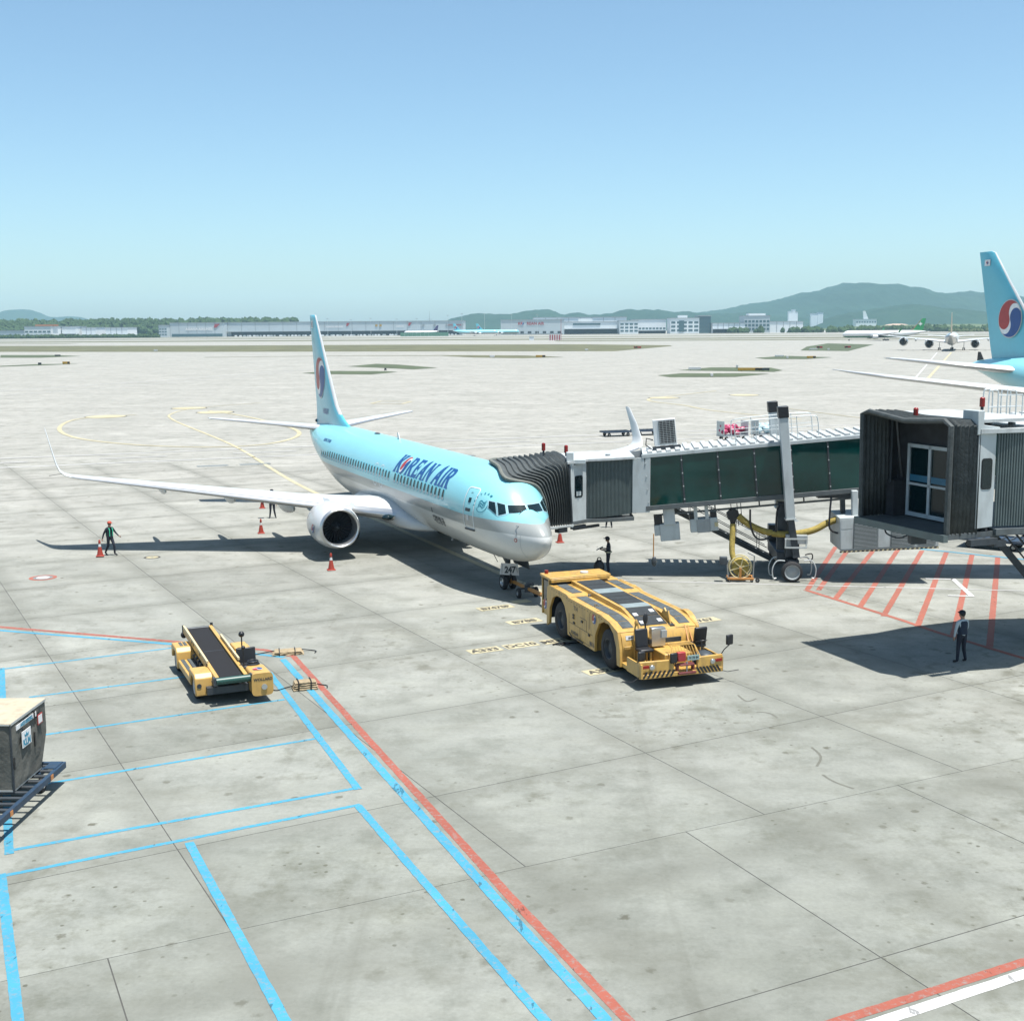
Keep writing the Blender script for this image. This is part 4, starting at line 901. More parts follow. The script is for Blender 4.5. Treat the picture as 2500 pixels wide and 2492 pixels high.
# curtain: vertical slats bowed around the rotunda
P = []; n = 34
for k in range(n + 1):
    t = k / n; x = lerp(3.42, 5.54, t); y = lerp(55.42, 55.74, t) - .16 * math.sin(math.pi * t); P.append((x, y, lerp(2.82, 3.0, t), lerp(5.42, 5.50, t)))
mb = MB()
for k in range(n):
    a, b = P[k], P[k + 1]; d = Vector((b[0] - a[0], b[1] - a[1], 0)).normalized(); nn = Vector((d.y, -d.x, 0)); f = .35
    q = (lerp(a[0], b[0], f) + nn.x * .045, lerp(a[1], b[1], f) + nn.y * .045); r_ = (lerp(a[0], b[0], .75) + nn.x * .045, lerp(a[1], b[1], .75) + nn.y * .045)
    for u, v in (((a[0], a[1]), q), (q, r_), (r_, (b[0], b[1]))): mb.quad((u[0], u[1], a[2]), (v[0], v[1], b[2]), (v[0], v[1], b[3]), (u[0], u[1], a[3]))
wb(mb, 'rotunda_curtain', M['corr'], B1, sharp=25)
wb(wallz((3.42, 58.6, 0), (5.54, 58.55, 0), (2.82, 3.0), (5.42, 5.5)), 'rotunda_back_curtain', M['corr'], B1)
hx = [(2.55, 54.45), (3.46, 55.28), (4.5, 55.30), (5.60, 55.52), (5.6, 58.6), (3.4, 58.9), (2.0, 58.2)]
wb(MB().prism([(x, y, 2.62 + .02 * (x - 2.5)) for x, y in hx], (0, 0, .16)), 'cab_floor', M['br_dark'], B1)
wb(MB().prism([(x + (-.05 if x < 3 else 0), y - .08, 5.42 + .035 * (x - 2.5)) for x, y in hx], (0, 0, .10)), 'cab_roof', M['br_roof'], B1)
cc = wb(wallz((2.66, 54.58, 0), (3.40, 55.30, 0), (2.66, 2.72), (5.34, 5.40), .55), 'cab_corner_panel', M['br_white'], B1, bevel=.02)
dv = (Vector((3.40, 55.30, 0)) - Vector((2.66, 54.58, 0))).normalized(); dn = Vector((dv.y, -dv.x, 0)); ct = Vector((2.66, 54.58, 0)) + dv * .50
def cab_pt(u, z, off): return ct + dv * u + dn * off + Vector((0, 0, z))
def rrect(w_, h_, r, n=5):
    P = []
    for cx, cy, a0 in ((w_ - r, h_ - r, 0), (-w_ + r, h_ - r, 90), (-w_ + r, -h_ + r, 180), (w_ - r, -h_ + r, 270)):
        for k in range(n + 1): a = R(a0 + 90 * k / n); P.append((cx + r * math.cos(a), cy + r * math.sin(a)))
    return P
for sc, off, m_, nm in ((1.0, .012, 'black', 'cab_window_seal'), (.88, .02, 'glass_dark', 'cab_window')):
    Q = rrect(.27 * sc, .50 * (sc if sc == 1 else .93), .11); mb = MB().prism([cab_pt(u, 4.35 + v, 0) for u, v in Q], dn * off); wb(mb, nm, M[m_], B1)
mb = MB().prism([cab_pt(u, v, .021) for u, v in ((-.16, 3.93), (.14, 3.93), (.14, 4.12), (-.16, 4.14))], dn * .004); wb(mb, 'control_panel_sheet', M['br_white'], B1)
# bellows canopy: hoops from the cab frame to the fuselage skin
def hoop(t):
    """one ∩-shaped line of points; t 0 = cab frame, 1 = pressed on the fuselage"""
    cab = [(2.70, 54.50, 2.72), (2.66, 54.52, 3.6), (2.60, 54.56, 4.5), (2.55, 54.60, 5.38), (2.42, 55.4, 5.60), (2.2, 56.5, 5.68), (2.0, 57.6, 5.6), (1.9, 58.1, 5.3), (1.9, 58.15, 4.2), (1.9, 58.15, 2.75)]
    fus = []
    Mx = A7.matrix_basis
    for (x, z, o) in ((3.70, 2.74, .03), (3.62, 3.5, .03), (3.50, 4.2, .03), (3.36, 4.66, .05)): p = onfus(x, z, o, 1); fus.append(tuple(Mx @ p))
    for (x, y, z) in ((3.30, -.36, 5.04), (4.5, -.22, 5.44), (5.85, -.04, 5.56), (6.25, .7, 5.46), (6.38, 1.6, 4.5), (6.42, 1.95, 2.9)): fus.append(tuple(Mx @ Vector((-x, y, z))))
    return [tuple(lerp(a, b, t) for a, b in zip(p, q)) for p, q in zip(cab, fus)]
A7.matrix_basis = Matrix.Translation(NOSE) @ Matrix.Rotation(HEAD, 4, 'Z')
def sub(P, k=4):
    return spline(P, k)
NH = 12; secs = []
cen = Vector((1.9, 56.4, 4.2))
for i in range(2 * NH + 1):
    t = i / (2 * NH); H_ = sub(hoop(t)); o_ = .125 if i % 2 else -.03
    secs.append([tuple(Vector(p) + (Vector(p) - cen).normalized() * o_) for p in H_])
mb = MB().loft(secs, ring=False); bw = wb(mb, 'bellows_canopy', M['bellows'], B1, sharp=20)
sol = bw.modifiers.new('solid', 'SOLIDIFY'); sol.thickness = .03
fr = [tuple(Vector(p)) for p in sub(hoop(1.0), 6)]; wb(MB().tube(fr, .085, 8), 'canopy_bumper', mk('bumper_foam', (.16, .17, .15), .8, var=.2), B1)
fr = [tuple(Vector(p)) for p in sub(hoop(0.0), 6)]; wb(MB().tube(fr, .05, 8), 'canopy_frame', M['dark_steel'], B1)
wb(MB().bar((1.62, 53.62, 2.66), (2.74, 54.46, 2.66), .14, .08).bar((1.62, 53.75, 2.60), (2.74, 54.6, 2.58), .06, .06), 'canopy_sill', M['rail'], B1)
wb(MB().box((2.2, 54.3, 2.48), (.5, .3, .22), R(38)).box((3.0, 55.0, 2.50), (.9, .12, .14), R(42)).box((3.4, 55.5, 2.40), (1.6, .1, .12), R(40)), 'levelling_gear', M['dark_steel'], B1)
for c_ in ((1.47, 56.13, 5.72), (2.50, 56.0, 5.62)):
    b_ = wb(MB().cyl(c_, (c_[0], c_[1], c_[2] + .16), .05, n=10), 'beacon_base', M['dark_steel'], B1)
    q = MB().cyl((c_[0], c_[1], c_[2] + .16), (c_[0], c_[1], c_[2] + .46), .09, n=14).sphere((c_[0], c_[1], c_[2] + .46), (.09, .09, .05), 12, 6); q.v = [tuple(Vector(p) - Vector(ORG[B1.name])) for p in q.v]; q.build('beacon', M['red_lamp'], b_)
wb(MB().box((2.62, 54.75, 5.62), (.32, .32, .62)).box((2.95, 54.85, 5.50), (.75, .4, .2)), 'cab_cowl', M['br_white'], B1, bevel=.02)
wb(MB().cyl((4.45, 56.4, 5.6), (4.45, 56.4, 5.66), .12), 'roof_hatch', M['grey_paint'], B1)
# roof air conditioner
def tframe(s, d, h): 
    up = Vector((-SLOPE * TD.x, -SLOPE * TD.y, 1)).normalized(); return tp(s, d, h)
ac = wb(tbox(.55, 1.58, 1.15, 1.55, 2.72, 3.92), 'air_conditioner', M['white_matt'], B1, bevel=.02)
def child_w(mb, name, mat, par, **k): mb.v = [tuple(Vector(p) - Vector(ORG[B1.name])) for p in mb.v]; return mb.build(name, mat, par, **k)
child_w(tbox(.80, 1.54, 1.125, 1.15, 2.80, 3.86), 'grille_backing', M['black'], ac)
for k in range(13): child_w(tbox(.80, 1.54, 1.10, 1.125, 2.82 + k * .082, 2.832 + k * .082), 'grille_bar', M['rail'], ac, smooth=False)
for k in range(5): child_w(tbox(.83 + k * .16,   .841 + k * .16, 1.095, 1.10, 2.80, 3.86), 'grille_post', M['rail'], ac, smooth=False)
wb(tbox(.45, 1.75, 1.1, 1.2, 2.56, 2.66), 'unit_rail', M['dark_steel'], B1); wb(tbox(.45, 1.75, 1.5, 1.6, 2.56, 2.66), 'unit_rail', M['dark_steel'], B1)
wb(MB().tube([tp(.5, 1.3, 3.0), tp(.2, 1.3, 3.1), tp(.15, 1.2, 2.8), tp(.4, 1.1, 2.6)], .03), 'refrigerant_pipe', M['black'], B1)
# guard rails on the roof
for d_ in (.5, 2.4):
    for s0, s1 in ((4.2, 7.9),):
        wb(MB().tube(spline([tp(s0, d_, 2.55), tp(s0, d_, 3.3), tp(s0 + .25, d_, 3.52), tp((s0 + s1) / 2, d_, 3.55), tp(s1 - .25, d_, 3.52), tp(s1, d_, 3.3), tp(s1, d_, 2.55)], 4), .022), 'guard_rail', M['rail'], B1)
        m2 = MB().tube([tp(s0, d_, 3.05), tp(s1, d_, 3.05)], .016)
        for k in range(1, 4): q = s0 + (s1 - s0) * k / 4; m2.tube([tp(q, d_, 2.52), tp(q, d_, 3.54)], .018)
        wb(m2, 'rail_posts', M['rail'], B1)
# lift columns and wheel bogie
def column(d_, nm):
    a, b = tp(6.28, d_, -.95), tp(6.28, d_, 3.62)
    cl = wb(MB().bar(a, b, .40, .46, up=TN), nm, M['br_white'], B1, bevel=.02)
    child_w(MB().bar(tp(6.28, d_, 3.62), tp(6.28, d_, 4.12), .46, .52, up=TN), 'column_cap', M['black'], cl, bevel=.02)
    child_w(MB().bar(tp(6.42, d_, -2.75), a, .30, .34, up=TN), 'inner_column', M['dark_steel'], cl); child_w(MB().bar(tp(6.28, d_, -.99), tp(6.28, d_, -.93), .48, .54, up=TN), 'column_collar', M['rail'], cl)
column(-.36, 'lift_column'); column(TW + .36, 'lift_column')
bx, by = 12.75, 55.75
bg_ = wb(MB().box((bx, by + 1.2, .95), (.95, 3.6, .5), TA).box((bx, by - .65, 1.5), (.62, .6, .9), TA).box((bx, by + 3.0, 1.5), (.62, .6, .9), TA).box((bx - .35, by - .3, 2.4), (.5, .34, 2.2), TA).box((bx, by - 1.0, .62), (.5, .5, .7), TA), 'wheel_bogie', M['dark_steel'], B1, bevel=.02)
for dy in (-1.42, 3.2):
    p = Vector((bx, by, .47)) - TN * dy; q = Vector((p.x - ORG[B1.name][0], p.y - ORG[B1.name][1], .47)); wheel(bg_, q, .47, .34, tuple(TN), 'bogie_wheel', .74, 'grey_paint')
for sg in (-1, 1):
    for dy in (-1.3, -.5):
        p = Vector((bx + sg * .78, by + dy, 0)); wb(MB().tube(spline([(p.x - sg * .35, p.y, .95), (p.x, p.y, .95), (p.x + sg * .2, p.y, .6), (p.x + sg * .16, p.y, .18), (p.x + sg * .02, p.y, .16)], 4), .028), 'guard_hoop', M['rail'], B1)
wb(MB().box((bx - .15, by - 1.05, 1.85), (.42, .3, .55), TA).box((bx + .35, by - 1.1, 1.9), (.5, .3, .4), TA), 'drive_cabinet', M['grey_paint'], B1, bevel=.02)
wb(MB().box((bx + .05, by - 1.3, 1.95), (1.0, .05, .06), TA).box((bx + .05, by - 1.3, 1.55), (1.0, .05, .06), TA).box((bx - .42, by - 1.3, 1.75), (.06, .05, .4), TA).box((bx + .52, by - 1.3, 1.75), (.06, .05, .4), TA), 'cabinet_guard', M['rail'], B1)
wb(MB().tube(spline([(bx + .5, by - 1.2, 1.2), (bx + .8, by - 1.2, 1.25), (bx + .82, by - 1.2, 1.0), (bx + .55, by - 1.2, .95)], 4), .03), 'brake_hose', M['black'], B1)
# service stair behind the tunnel
st0, st1 = Vector((7.2, 58.9, 3.0)), Vector((12.75, 58.5, .18)); sw = Vector((.06, .85, 0))
for off in (Vector((0, 0, 0)), sw): wb(MB().bar(st0 + off, st1 + off, .06, .24), 'stair_stringer', M['br_dark'], B1)
for k in range(15): p = st0.lerp(st1, (k + .5) / 15); wb(MB().bar(p + Vector((0, .02, 0)), p + sw, .26, .03), 'stair_tread', M['grey_paint'], B1)
for off in (Vector((0, 0, 0)), sw):
    for h in (.55, 1.0): wb(MB().tube([st0 + off + Vector((.1, 0, h)), st1 + off + Vector((-.4, 0, h + .1))] + ([st1 + off + Vector((-.05, 0, h - .15)), st1 + off + Vector((-.1, 0, .1))] if h > .9 else []), .02), 'stair_handrail', M['dark_steel'], B1)
    for k in range(5): p = st0.lerp(st1, (k + .3) / 5) + off; wb(MB().tube([p, p + Vector((0, 0, 1.02))], .016), 'handrail_post', M['dark_steel'], B1)
# boxes hung under the tunnel, pendant, hose head
hb = wb(tbox(.45, 1.35, .25, .75, -1.62, -.82), 'power_converter', M['br_white'], B1, bevel=.02)
child_w(tbox(.65, 1.18, .18, .24, -.86, -.02), 'hanger_plate', M['br_white'], hb, bevel=.01); child_w(tbox(.20, .46, .3, .7, -1.35, -.85), 'side_cabinet', M['br_white'], hb, bevel=.02); child_w(tbox(.22, .60, .32, .7, -.84, -.4), 'junction_box', M['black'], hb)
h2 = wb(tbox(1.85, 3.1, .35, .9, -1.35, -.72), 'cable_winch', M['br_white'], B1, bevel=.03)
for s0 in (2.05, 2.55): child_w(tbox(s0, s0 + .16, .28, .36, -.75, -.02), 'hanger_plate', M['br_white'], h2)
child_w(tbox(2.15, 2.75, .3, .36, -1.38, -.74), 'winch_face', M['grey_paint'], h2, bevel=.02); child_w(tbox(2.95, 3.12, .33, .352, -1.15, -.95), 'winch_label', M['reel_yellow'], h2); child_w(tbox(1.84, 2.1, .36, .9, -.72, -.5), 'winch_motor', M['black'], h2); child_w(tbox(2.8, 3.08, .36, .9, -.72, -.5), 'winch_motor', M['black'], h2)
wb(MB().tube([(6.47, 55.25, 2.1), (6.47, 55.25, .95)], .025), 'pendant_cable', M['orange_steel'], B1); wb(MB().sphere((6.5, 55.25, .82), (.12, .10, .24), 10, 8), 'pendant_head', M['dark_steel'], B1)
hc = (10.12, 55.49, 2.92)
hd = wb(MB().cyl((10.12, 55.34, 2.92), (10.12, 55.64, 2.92), .30, .30, 6).cyl((10.12, 55.49, 2.66), (10.12, 55.49, 2.45), .14, .1, 12), 'hose_junction', M['black'], B1)
for x in (10.0, 10.28, 10.45): wb(MB().bar((x, 55.5, 3.55), (x + .12, 55.5, 2.4), .04, .03), 'hose_bracket', M['dark_steel'], B1)
def droop(pts, r, nm, mat, k=8): return wb(MB().tube(spline(pts, k), r, 12), nm, mat, B1)
droop([(10.35, 55.40, 2.88), (10.9, 55.35, 2.45), (11.7, 55.2, 2.14), (12.6, 55.0, 2.08), (13.6, 54.9, 2.25), (14.3, 54.95, 2.58), (14.75, 55.0, 2.75)], .15, 'air_hose', M['hose'])
droop([(10.12, 55.45, 2.5), (10.08, 55.3, 1.9), (10.04, 55.1, 1.3), (10.1, 54.95, .95)], .13, 'air_hose', M['hose'])
for pts in ([(10.85, 55.2, 3.2), (10.9, 55.2, 2.4), (11.2, 55.2, 1.85), (11.7, 55.1, 1.9), (11.95, 55.1, 2.3)], [(12.0, 55.0, 2.2), (12.05, 55.0, 3.2), (12.3, 55.0, 3.5), (12.55, 55.0, 3.2), (12.6, 55.0, 2.2)], [(14.45, 54.9, 3.8), (14.35, 54.7, 3.0), (14.35, 54.6, 2.4), (14.7, 54.5, 2.2), (14.85, 54.4, 2.4)]): droop(pts, .045, 'cable_loop', M['black'])
# preconditioned-air unit slung under the tunnel
PU = wb(hexa([(14.70, 54.02, 1.46), (18.95, 53.60, 1.72), (18.95, 55.9, 1.72), (14.85, 56.4, 1.46), (14.62, 54.02, 2.96), (18.90, 53.60, 3.22), (18.9, 55.9, 3.22), (14.8, 56.4, 2.96)]), 'air_unit', M['br_white'], B1, bevel=.03)
def pu(u, v, off=.0): a = Vector((14.66, 54.01, 1.46)).lerp(Vector((18.93, 53.59, 1.72)), u); return a + Vector((-.015, 0, 1.5)) * v + Vector((-.1, -1, 0)).normalized() * off
for u0, u1 in ((.14, .38), (.52, .76), (.80, .97)):
    child_w(MB().prism([pu(u0, .06), pu(u1, .06), pu(u1, .93), pu(u0, .93)], pu(0, 0, .02) - pu(0, 0)), 'unit_grille', M['grille'], PU)
    mb = MB()
    for k in range(22): v = .08 + .84 * k / 21; mb.bar(pu(u0 + .005, v, .03), pu(u1 - .005, v, .03), .02, .014)
    child_w(mb, 'grille_slats', M['rail'], PU)
for u0, u1, v0, v1 in ((.01, .13, .05, .62), (.01, .13, .66, .95), (.39, .51, .05, .95)): child_w(MB().prism([pu(u0, v0), pu(u1, v0), pu(u1, v1), pu(u0, v1)], pu(0, 0, .012) - pu(0, 0)), 'unit_door', M['br_white'], PU, bevel=.005)
child_w(MB().bar(pu(0, -.02, .04), pu(1, -.02, .04), .05, .07), 'warning_edge', M['black'], PU)
for k in range(22): u = .02 + .96 * k / 21; child_w(MB().bar(pu(u, -.035, .07), pu(u + .018, -.005, .07), .006, .05), 'warning_stripe', M['reel_yellow'], PU, smooth=False)
wb(MB().bar((15.45, 54.6, 3.0), (15.40, 54.6, 4.12), .26, .26), 'unit_hanger', M['br_white'], B1, bevel=.02); wb(MB().bar((15.1, 55.3, 3.0), (15.05, 55.3, 3.9), .2, .2).box((15.1, 55.3, 3.85), (2.4, .5, .28)), 'unit_mount', M['dark_steel'], B1); wb(MB().bar((18.2, 54.6, 3.2), (18.2, 54.6, 4.4), .2, .2), 'unit_hanger', M['br_white'], B1)
# ------------------------------------------------------------------ far side: hills, woods, freight terminals, airfield signs
def vnoise(x, y, s=0):
    def h(i, j): n = math.sin(i * 127.1 + j * 311.7 + s * 74.7) * 43758.5453; return n - math.floor(n)
    i, j = math.floor(x), math.floor(y); u, v = x - i, y - j; u = u * u * (3 - 2 * u); v = v * v * (3 - 2 * v)
    return lerp(lerp(h(i, j), h(i + 1, j), u), lerp(h(i, j + 1), h(i + 1, j + 1), u), v)
def forest(name, a, b, sc):
    a = tuple(q * .85 for q in a); b = tuple(q * .85 for q in b); m, N, L, B = nodes_of(name); geo = N.new('ShaderNodeNewGeometry'); P = geo.outputs['Position']
    c = ramp(N, L, noise(N, L, P, sc, 8, .75), [(.35, a), (.65, b)]); c = mixc(N, L, ramp(N, L, noise(N, L, P, sc * .12, 4, .5), [(.3, (.0, .0, .0)), (.7, (.5, .5, .5))]), c, tuple(q * 1.5 for q in b))
    L.new(c, B.inputs['Base Color']); B.inputs['Roughness'].default_value = 1; B.inputs['Specular IOR Level'].default_value = .1
    return m
M['forest'] = forest('forest', (.012, .036, .026), (.026, .056, .036), .03); M['leaf'] = forest('foliage', (.020, .042, .018), (.055, .09, .035), .06); M['scrub'] = forest('scrub', (.05, .075, .03), (.10, .12, .05), .05)
M['bare_earth'] = mk('bare_earth', (.42, .30, .22), .95, var=.2, scale=.02)
def hill(prof, D, W_, nx=220, ny=22, jit=4., mat='forest', seed=0):
    x0, x1 = prof[0][0], prof[-1][0]; mb = MB(); V_ = []
    for i in range(nx + 1):
        x = lerp(x0, x1, i / nx); h = interp([(p[0], p[1]) for p in prof], x)[0]
        for j in range(ny + 1):
            t = -1 + 2 * j / ny; c_ = max(0, math.cos(math.pi / 2 * t)) ** 1.3
            n_ = (vnoise(x / 160, t * 5, seed) - .5) * .38 * (1 - c_) * 1.2 + (vnoise(x / 55, t * 12, seed + 3) - .5) * .12
            z = h * c_ * (1 + n_ * (1 if abs(t) > .05 else .1)) + (vnoise(x / 14, t * 40, seed + 9) - .5) * jit - 4
            V_.append((x, D + W_ * t, z))
    mb.add(V_, [(i * (ny + 1) + j, (i + 1) * (ny + 1) + j, (i + 1) * (ny + 1) + j + 1, i * (ny + 1) + j + 1) for i in range(nx) for j in range(ny)])
    o = mb.build('hill', M[mat], sharp=180); return tag(o, kind='structure')
hill([(700, 40), (989, 89), (1099, 103), (1210, 123), (1321, 136), (1401, 157), (1487, 170), (1550, 188), (1642, 203), (1722, 221), (1779, 235), (1837, 226), (2004, 217), (2120, 194), (2231, 176), (2323, 181), (2438, 183), (2515, 165), (2688, 133), (3120, 77), (3800, 30)], 6500, 1500, 320, 30, 6)
hill([(1000, 5), (1100, 40), (1176, 60), (1234, 66), (1290, 76), (1347, 85), (1393, 88), (1443, 79), (1482, 69), (1520, 72), (1577, 65), (1635, 53), (1667, 49), (1781, 36), (2066, 20), (2400, 8)], 4300, 550, 240, 24, 5, seed=5)
hill([(-420, 5), (-330, 28), (-273, 44), (-227, 56), (-186, 67), (-134, 76), (-88, 73), (-37, 70), (14, 73), (66, 82), (143, 90), (173, 83), (214, 68), (266, 76), (322, 67), (399, 70), (450, 84), (476, 87), (518, 83), (547, 85), (624, 78), (658, 72), (713, 78), (743, 72), (846, 66), (940, 68), (1060, 56), (1188, 49), (1350, 30), (1600, 8)], 5000, 700, 300, 24, 5, seed=11)
hill([(-4300, 30), (-3691, 80), (-3290, 133), (-3250, 140), (-3183, 158), (-3117, 152), (-3053, 126), (-2975, 107), (-2896, 104), (-2821, 111), (-2725, 89), (-2607, 62), (-2300, 20)], 8000, 900, 200, 20, 4, seed=17)
hill([(-1700, 24), (-1194, 25), (-1069, 28), (-964, 29), (-906, 30), (-859, 28), (-811, 24), (-734, 29), (-657, 28), (-581, 29), (-523, 28), (-490, 16), (-440, 3)], 2900, 220, 120, 14, 3, seed=23)
hill([(800, 3), (1000, 14), (1250, 18), (1600, 16), (2000, 12), (2500, 8)], 3500, 250, 120, 14, 3, 'scrub', seed=29)
def clumps(name, n, fn, rmin, rmax, mat, seed):
    rnd = random.Random(seed); mb = MB()
    for _ in range(n):
        x, y, z = fn(rnd); r = rnd.uniform(rmin, rmax); o = len(mb.v); mb.sphere((x, y, z), (r, r, r * rnd.uniform(.8, 1.3)), 7, 5)
        for i in range(o, len(mb.v)): p = mb.v[i]; mb.v[i] = (p[0] + rnd.uniform(-.25, .25) * r, p[1], p[2] + rnd.uniform(-.25, .25) * r)
    o = mb.build(name, M[mat], smooth=False); return o
def on_hill(rnd):
    x = rnd.uniform(-1600, -500); t = rnd.uniform(-.75, .1); return (x, 2900 + 220 * t, 30 * max(0, math.cos(math.pi / 2 * t)) ** 1.3 + rnd.uniform(0, 4))
tag(clumps('wood', 1100, on_hill, 5, 9, 'leaf', 3), 'dark green wood on the low rise behind the left freight terminal', 'wood', kind='stuff')
tag(clumps('tree_belt', 420, lambda r: (r.uniform(395, 1500), 2235 + r.uniform(-8, 8) + (r.random() < .4) * 90, r.uniform(1, 5)), 4, 7.5, 'leaf', 5), 'belt of trees along the far airfield edge at the right', 'trees', kind='stuff')
tag(clumps('hedge', 260, lambda r: (r.uniform(-1000, -640), 2255 + r.uniform(-5, 5), r.uniform(1, 3)), 2, 4.5, 'leaf', 6), 'low hedge in front of the left white buildings', 'hedge', kind='stuff')
tag(clumps('scrub_strip', 420, lambda r: (r.uniform(760, 1500), 2120 + r.uniform(-10, 30), r.uniform(0, 2)), 2, 4, 'scrub', 8), 'scrubby bushes on the sandy strip beyond the runway', 'bushes', kind='stuff')
for c_, r_ in (((1135, 3640), (44, 40, 11)), ((1640, 4050), (100, 80, 36))):
    o = MB().sphere((c_[0], c_[1], 6), r_, 24, 12).build('quarry_bank', M['bare_earth']); tag(o, kind='structure')
o = sheet('sand_strip', [(700, 2080), (1900, 2080), (1900, 2110), (700, 2110)], .12, M['bare_earth']); tag(o, kind='structure')
# --- buildings
M['b_grey'] = mk('cladding_grey', (.50, .56, .58), .6, var=.06, scale=.03); M['b_white'] = mk('cladding_white', (.82, .86, .87), .6, var=.05, scale=.03); M['b_dark'] = mk('loading_dock', (.03, .04, .045), .7); M['b_win'] = mk('far_window', (.06, .12, .14), .2); M['b_roof'] = mk('far_roof', (.30, .33, .34), .7); M['b_orange'] = mk('orange_fascia', (.42, .16, .06), .6); M['b_green'] = mk('green_panel', (.10, .24, .16), .7); M['sign_red'] = mk('sign_red', (.36, .03, .035), .5); M['sign_yellow'] = mk('sign_yellow', (.45, .27, .04), .5)
def building(label, x0, x1, y, dep, h, wall='b_white', bays=0, rows=(), dock=None, roof=.8, sign=None, joints=0, name='building', cat='building'):
    T = thing(name, label, cat, ((x0 + x1) / 2, y, 0)); W_ = x1 - x0
    wl = MB().box((0, dep / 2, h / 2), (W_, dep, h)).build('wall', M[wall], T, smooth=False)
    if roof: MB().box((0, dep / 2, h + roof / 2), (W_ + 1.6, dep + 1.6, roof)).build('roof', M['b_roof'], T, smooth=False)
    for (z0, z1) in rows:
        for k in range(bays):
            w1 = W_ / bays; MB().box((-W_ / 2 + (k + .5) * w1, -.12, (z0 + z1) / 2), (w1 * .72, .3, z1 - z0)).build('window', M['b_win'], T, smooth=False)
    if dock:
        MB().box((0, -.5, dock / 2), (W_ * .97, 1.2, dock)).build('dock_opening', M['b_dark'], T, smooth=False); MB().box((0, -4, dock + .5), (W_, 8, .7)).build('dock_canopy', M['b_roof'], T, smooth=False)
    for k in range(1, joints): MB().box((-W_ / 2 + W_ * k / joints, -.2, (h + (dock or 0)) / 2 + .4), (.7, .5, h - (dock or 0) - 1)).build('panel_joint', M['b_roof'], T, smooth=False)
    return T
def sign_text(T, s, x, z, size, mat, y=-.6, bold=.03): mapped(text_poly(s, size, bold=bold * size), lambda u, v: (x + u, y, z + v), step=None).build('sign_lettering', mat, T, smooth=False)
M['sign_white'] = mk('sign_white', (.8, .8, .8), .5)
T = building('grey freight terminal end block with white lettering and a red arrow mark', -646, -544, 2350, 120, 26.2, 'b_grey', joints=6); sign_text(T, 'ASIANA AIRLINES', 4, 12.5, 6.6, M['sign_white']); MB().prism([(32, -.7, 17), (37, -.7, 17), (44, -.7, 24), (34, -.7, 24)], (0, .4, 0)).build('sign_mark', M['sign_red'], T)
MB().box((0, -.4, 3), (96, 1, 5.5)).build('ground_floor_glazing', M['b_win'], T, smooth=False)
building('low grey annexe with window bands beside the lettered freight block', -662, -646.5, 2330, 60, 22.1, 'b_grey', 3, ((4, 6), (9, 11), (14, 16)))
T = building('very long grey freight terminal with dark loading docks behind the airliner tail', -543.5, -92, 2380, 150, 26.4, 'b_grey', dock=8.5, joints=17, name='freight_terminal'); sign_text(T, 'ASIANA AIRLINES', -20, 16, 4.2, M['sign_white']); sign_text(T, 'ASIANA', 105, 16, 4.2, M['sign_white'])
for x in (2, 121): MB().prism([(x, -.7, 18), (x + 3, -.7, 18), (x + 7, -.7, 24), (x + 1, -.7, 24)], (0, .4, 0)).build('sign_mark', M['sign_red'], T)
for x, m_ in ((60, 'sign_yellow'), (68, 'sign_yellow'), (150, 'b_roof'), (172, 'b_roof')): MB().box((x, -.6, 19), (4.5, .4, 4)).build('sign_board', M[m_], T)
MB().box((210, -.6, 19.5), (34, .4, 4.2)).build('sign_board', M['b_roof'], T); sign_text(T, 'CARGO TERMINAL', 210, 18, 3.2, M['sign_red'], y=-1)
building('dark low sheds at the far left edge', -980, -898, 2300, 50, 14, 'b_grey', 8, ((3, 7),), dock=4)
T = building('white three-storey office with an orange roof box at the far left', -895, -846, 2280, 60, 21.3, 'b_white', 6, ((4, 6.5), (11, 13.5))); MB().box((10, 20, 23.6), (34, 24, 3)).build('roof_box', M['b_orange'], T)
building('white hall with low dark base right of the orange-topped office', -844, -818, 2330, 60, 21.0, 'b_white', dock=7); building('small white hall between two grey sheds on the left', -814, -787, 2350, 60, 18.9, 'b_white', dock=5, joints=3); building('white hall with small orange corner near the trees', -769, -727, 2350, 60, 18.5, 'b_white', dock=5, joints=4)
T = building('pale grey freight terminal with large red lettering', -18, 97, 2250, 120, 26.3, 'b_grey', joints=0, name='freight_terminal')
sign_text(T, 'K', -23.6, 17.6, 7.2, M['sign_red']); sign_text(T, 'REAN AIR', 5.5, 17.6, 7.2, M['sign_red'])
emblem(T, lambda x, y, h: (-18.3 + x, -.6 - h * 8, 20.2 + y), 2.9, R(30), None)
for k in range(7): MB().box((-32 + k * 13.5, -.5, 3.2), (6.2, 1, 5.6)).build('dock_door', M['b_dark'], T)
MB().box((0, -1.2, .9), (110, 1.0, 1.8)).build('dock_wall', M['b_roof'], T)
building('long white-roofed warehouse rising behind the red lettered terminal', 45, 222, 2372, 110, 30.9, 'b_white', roof=1.2, joints=8)
T = building('white warehouse with a wide dark loading bay in its middle', 97.5, 196, 2260, 100, 21.7, 'b_white', dock=9); MB().box((-8, -.4, 18), (50, .6, 3)).build('window', M['b_win'], T); MB().box((-10, 10, 25), (26, 12, 6)).build('plant_room', M['b_white'], T)
building('white office block with stacked window bands', 196.5, 230, 2230, 60, 23.3, 'b_white', 4, ((4, 7), (10, 13), (16, 19)))
building('low white warehouse left of the wide office', 230.5, 288.5, 2300, 80, 25.8, 'b_white', 9, ((8, 11),), dock=5)
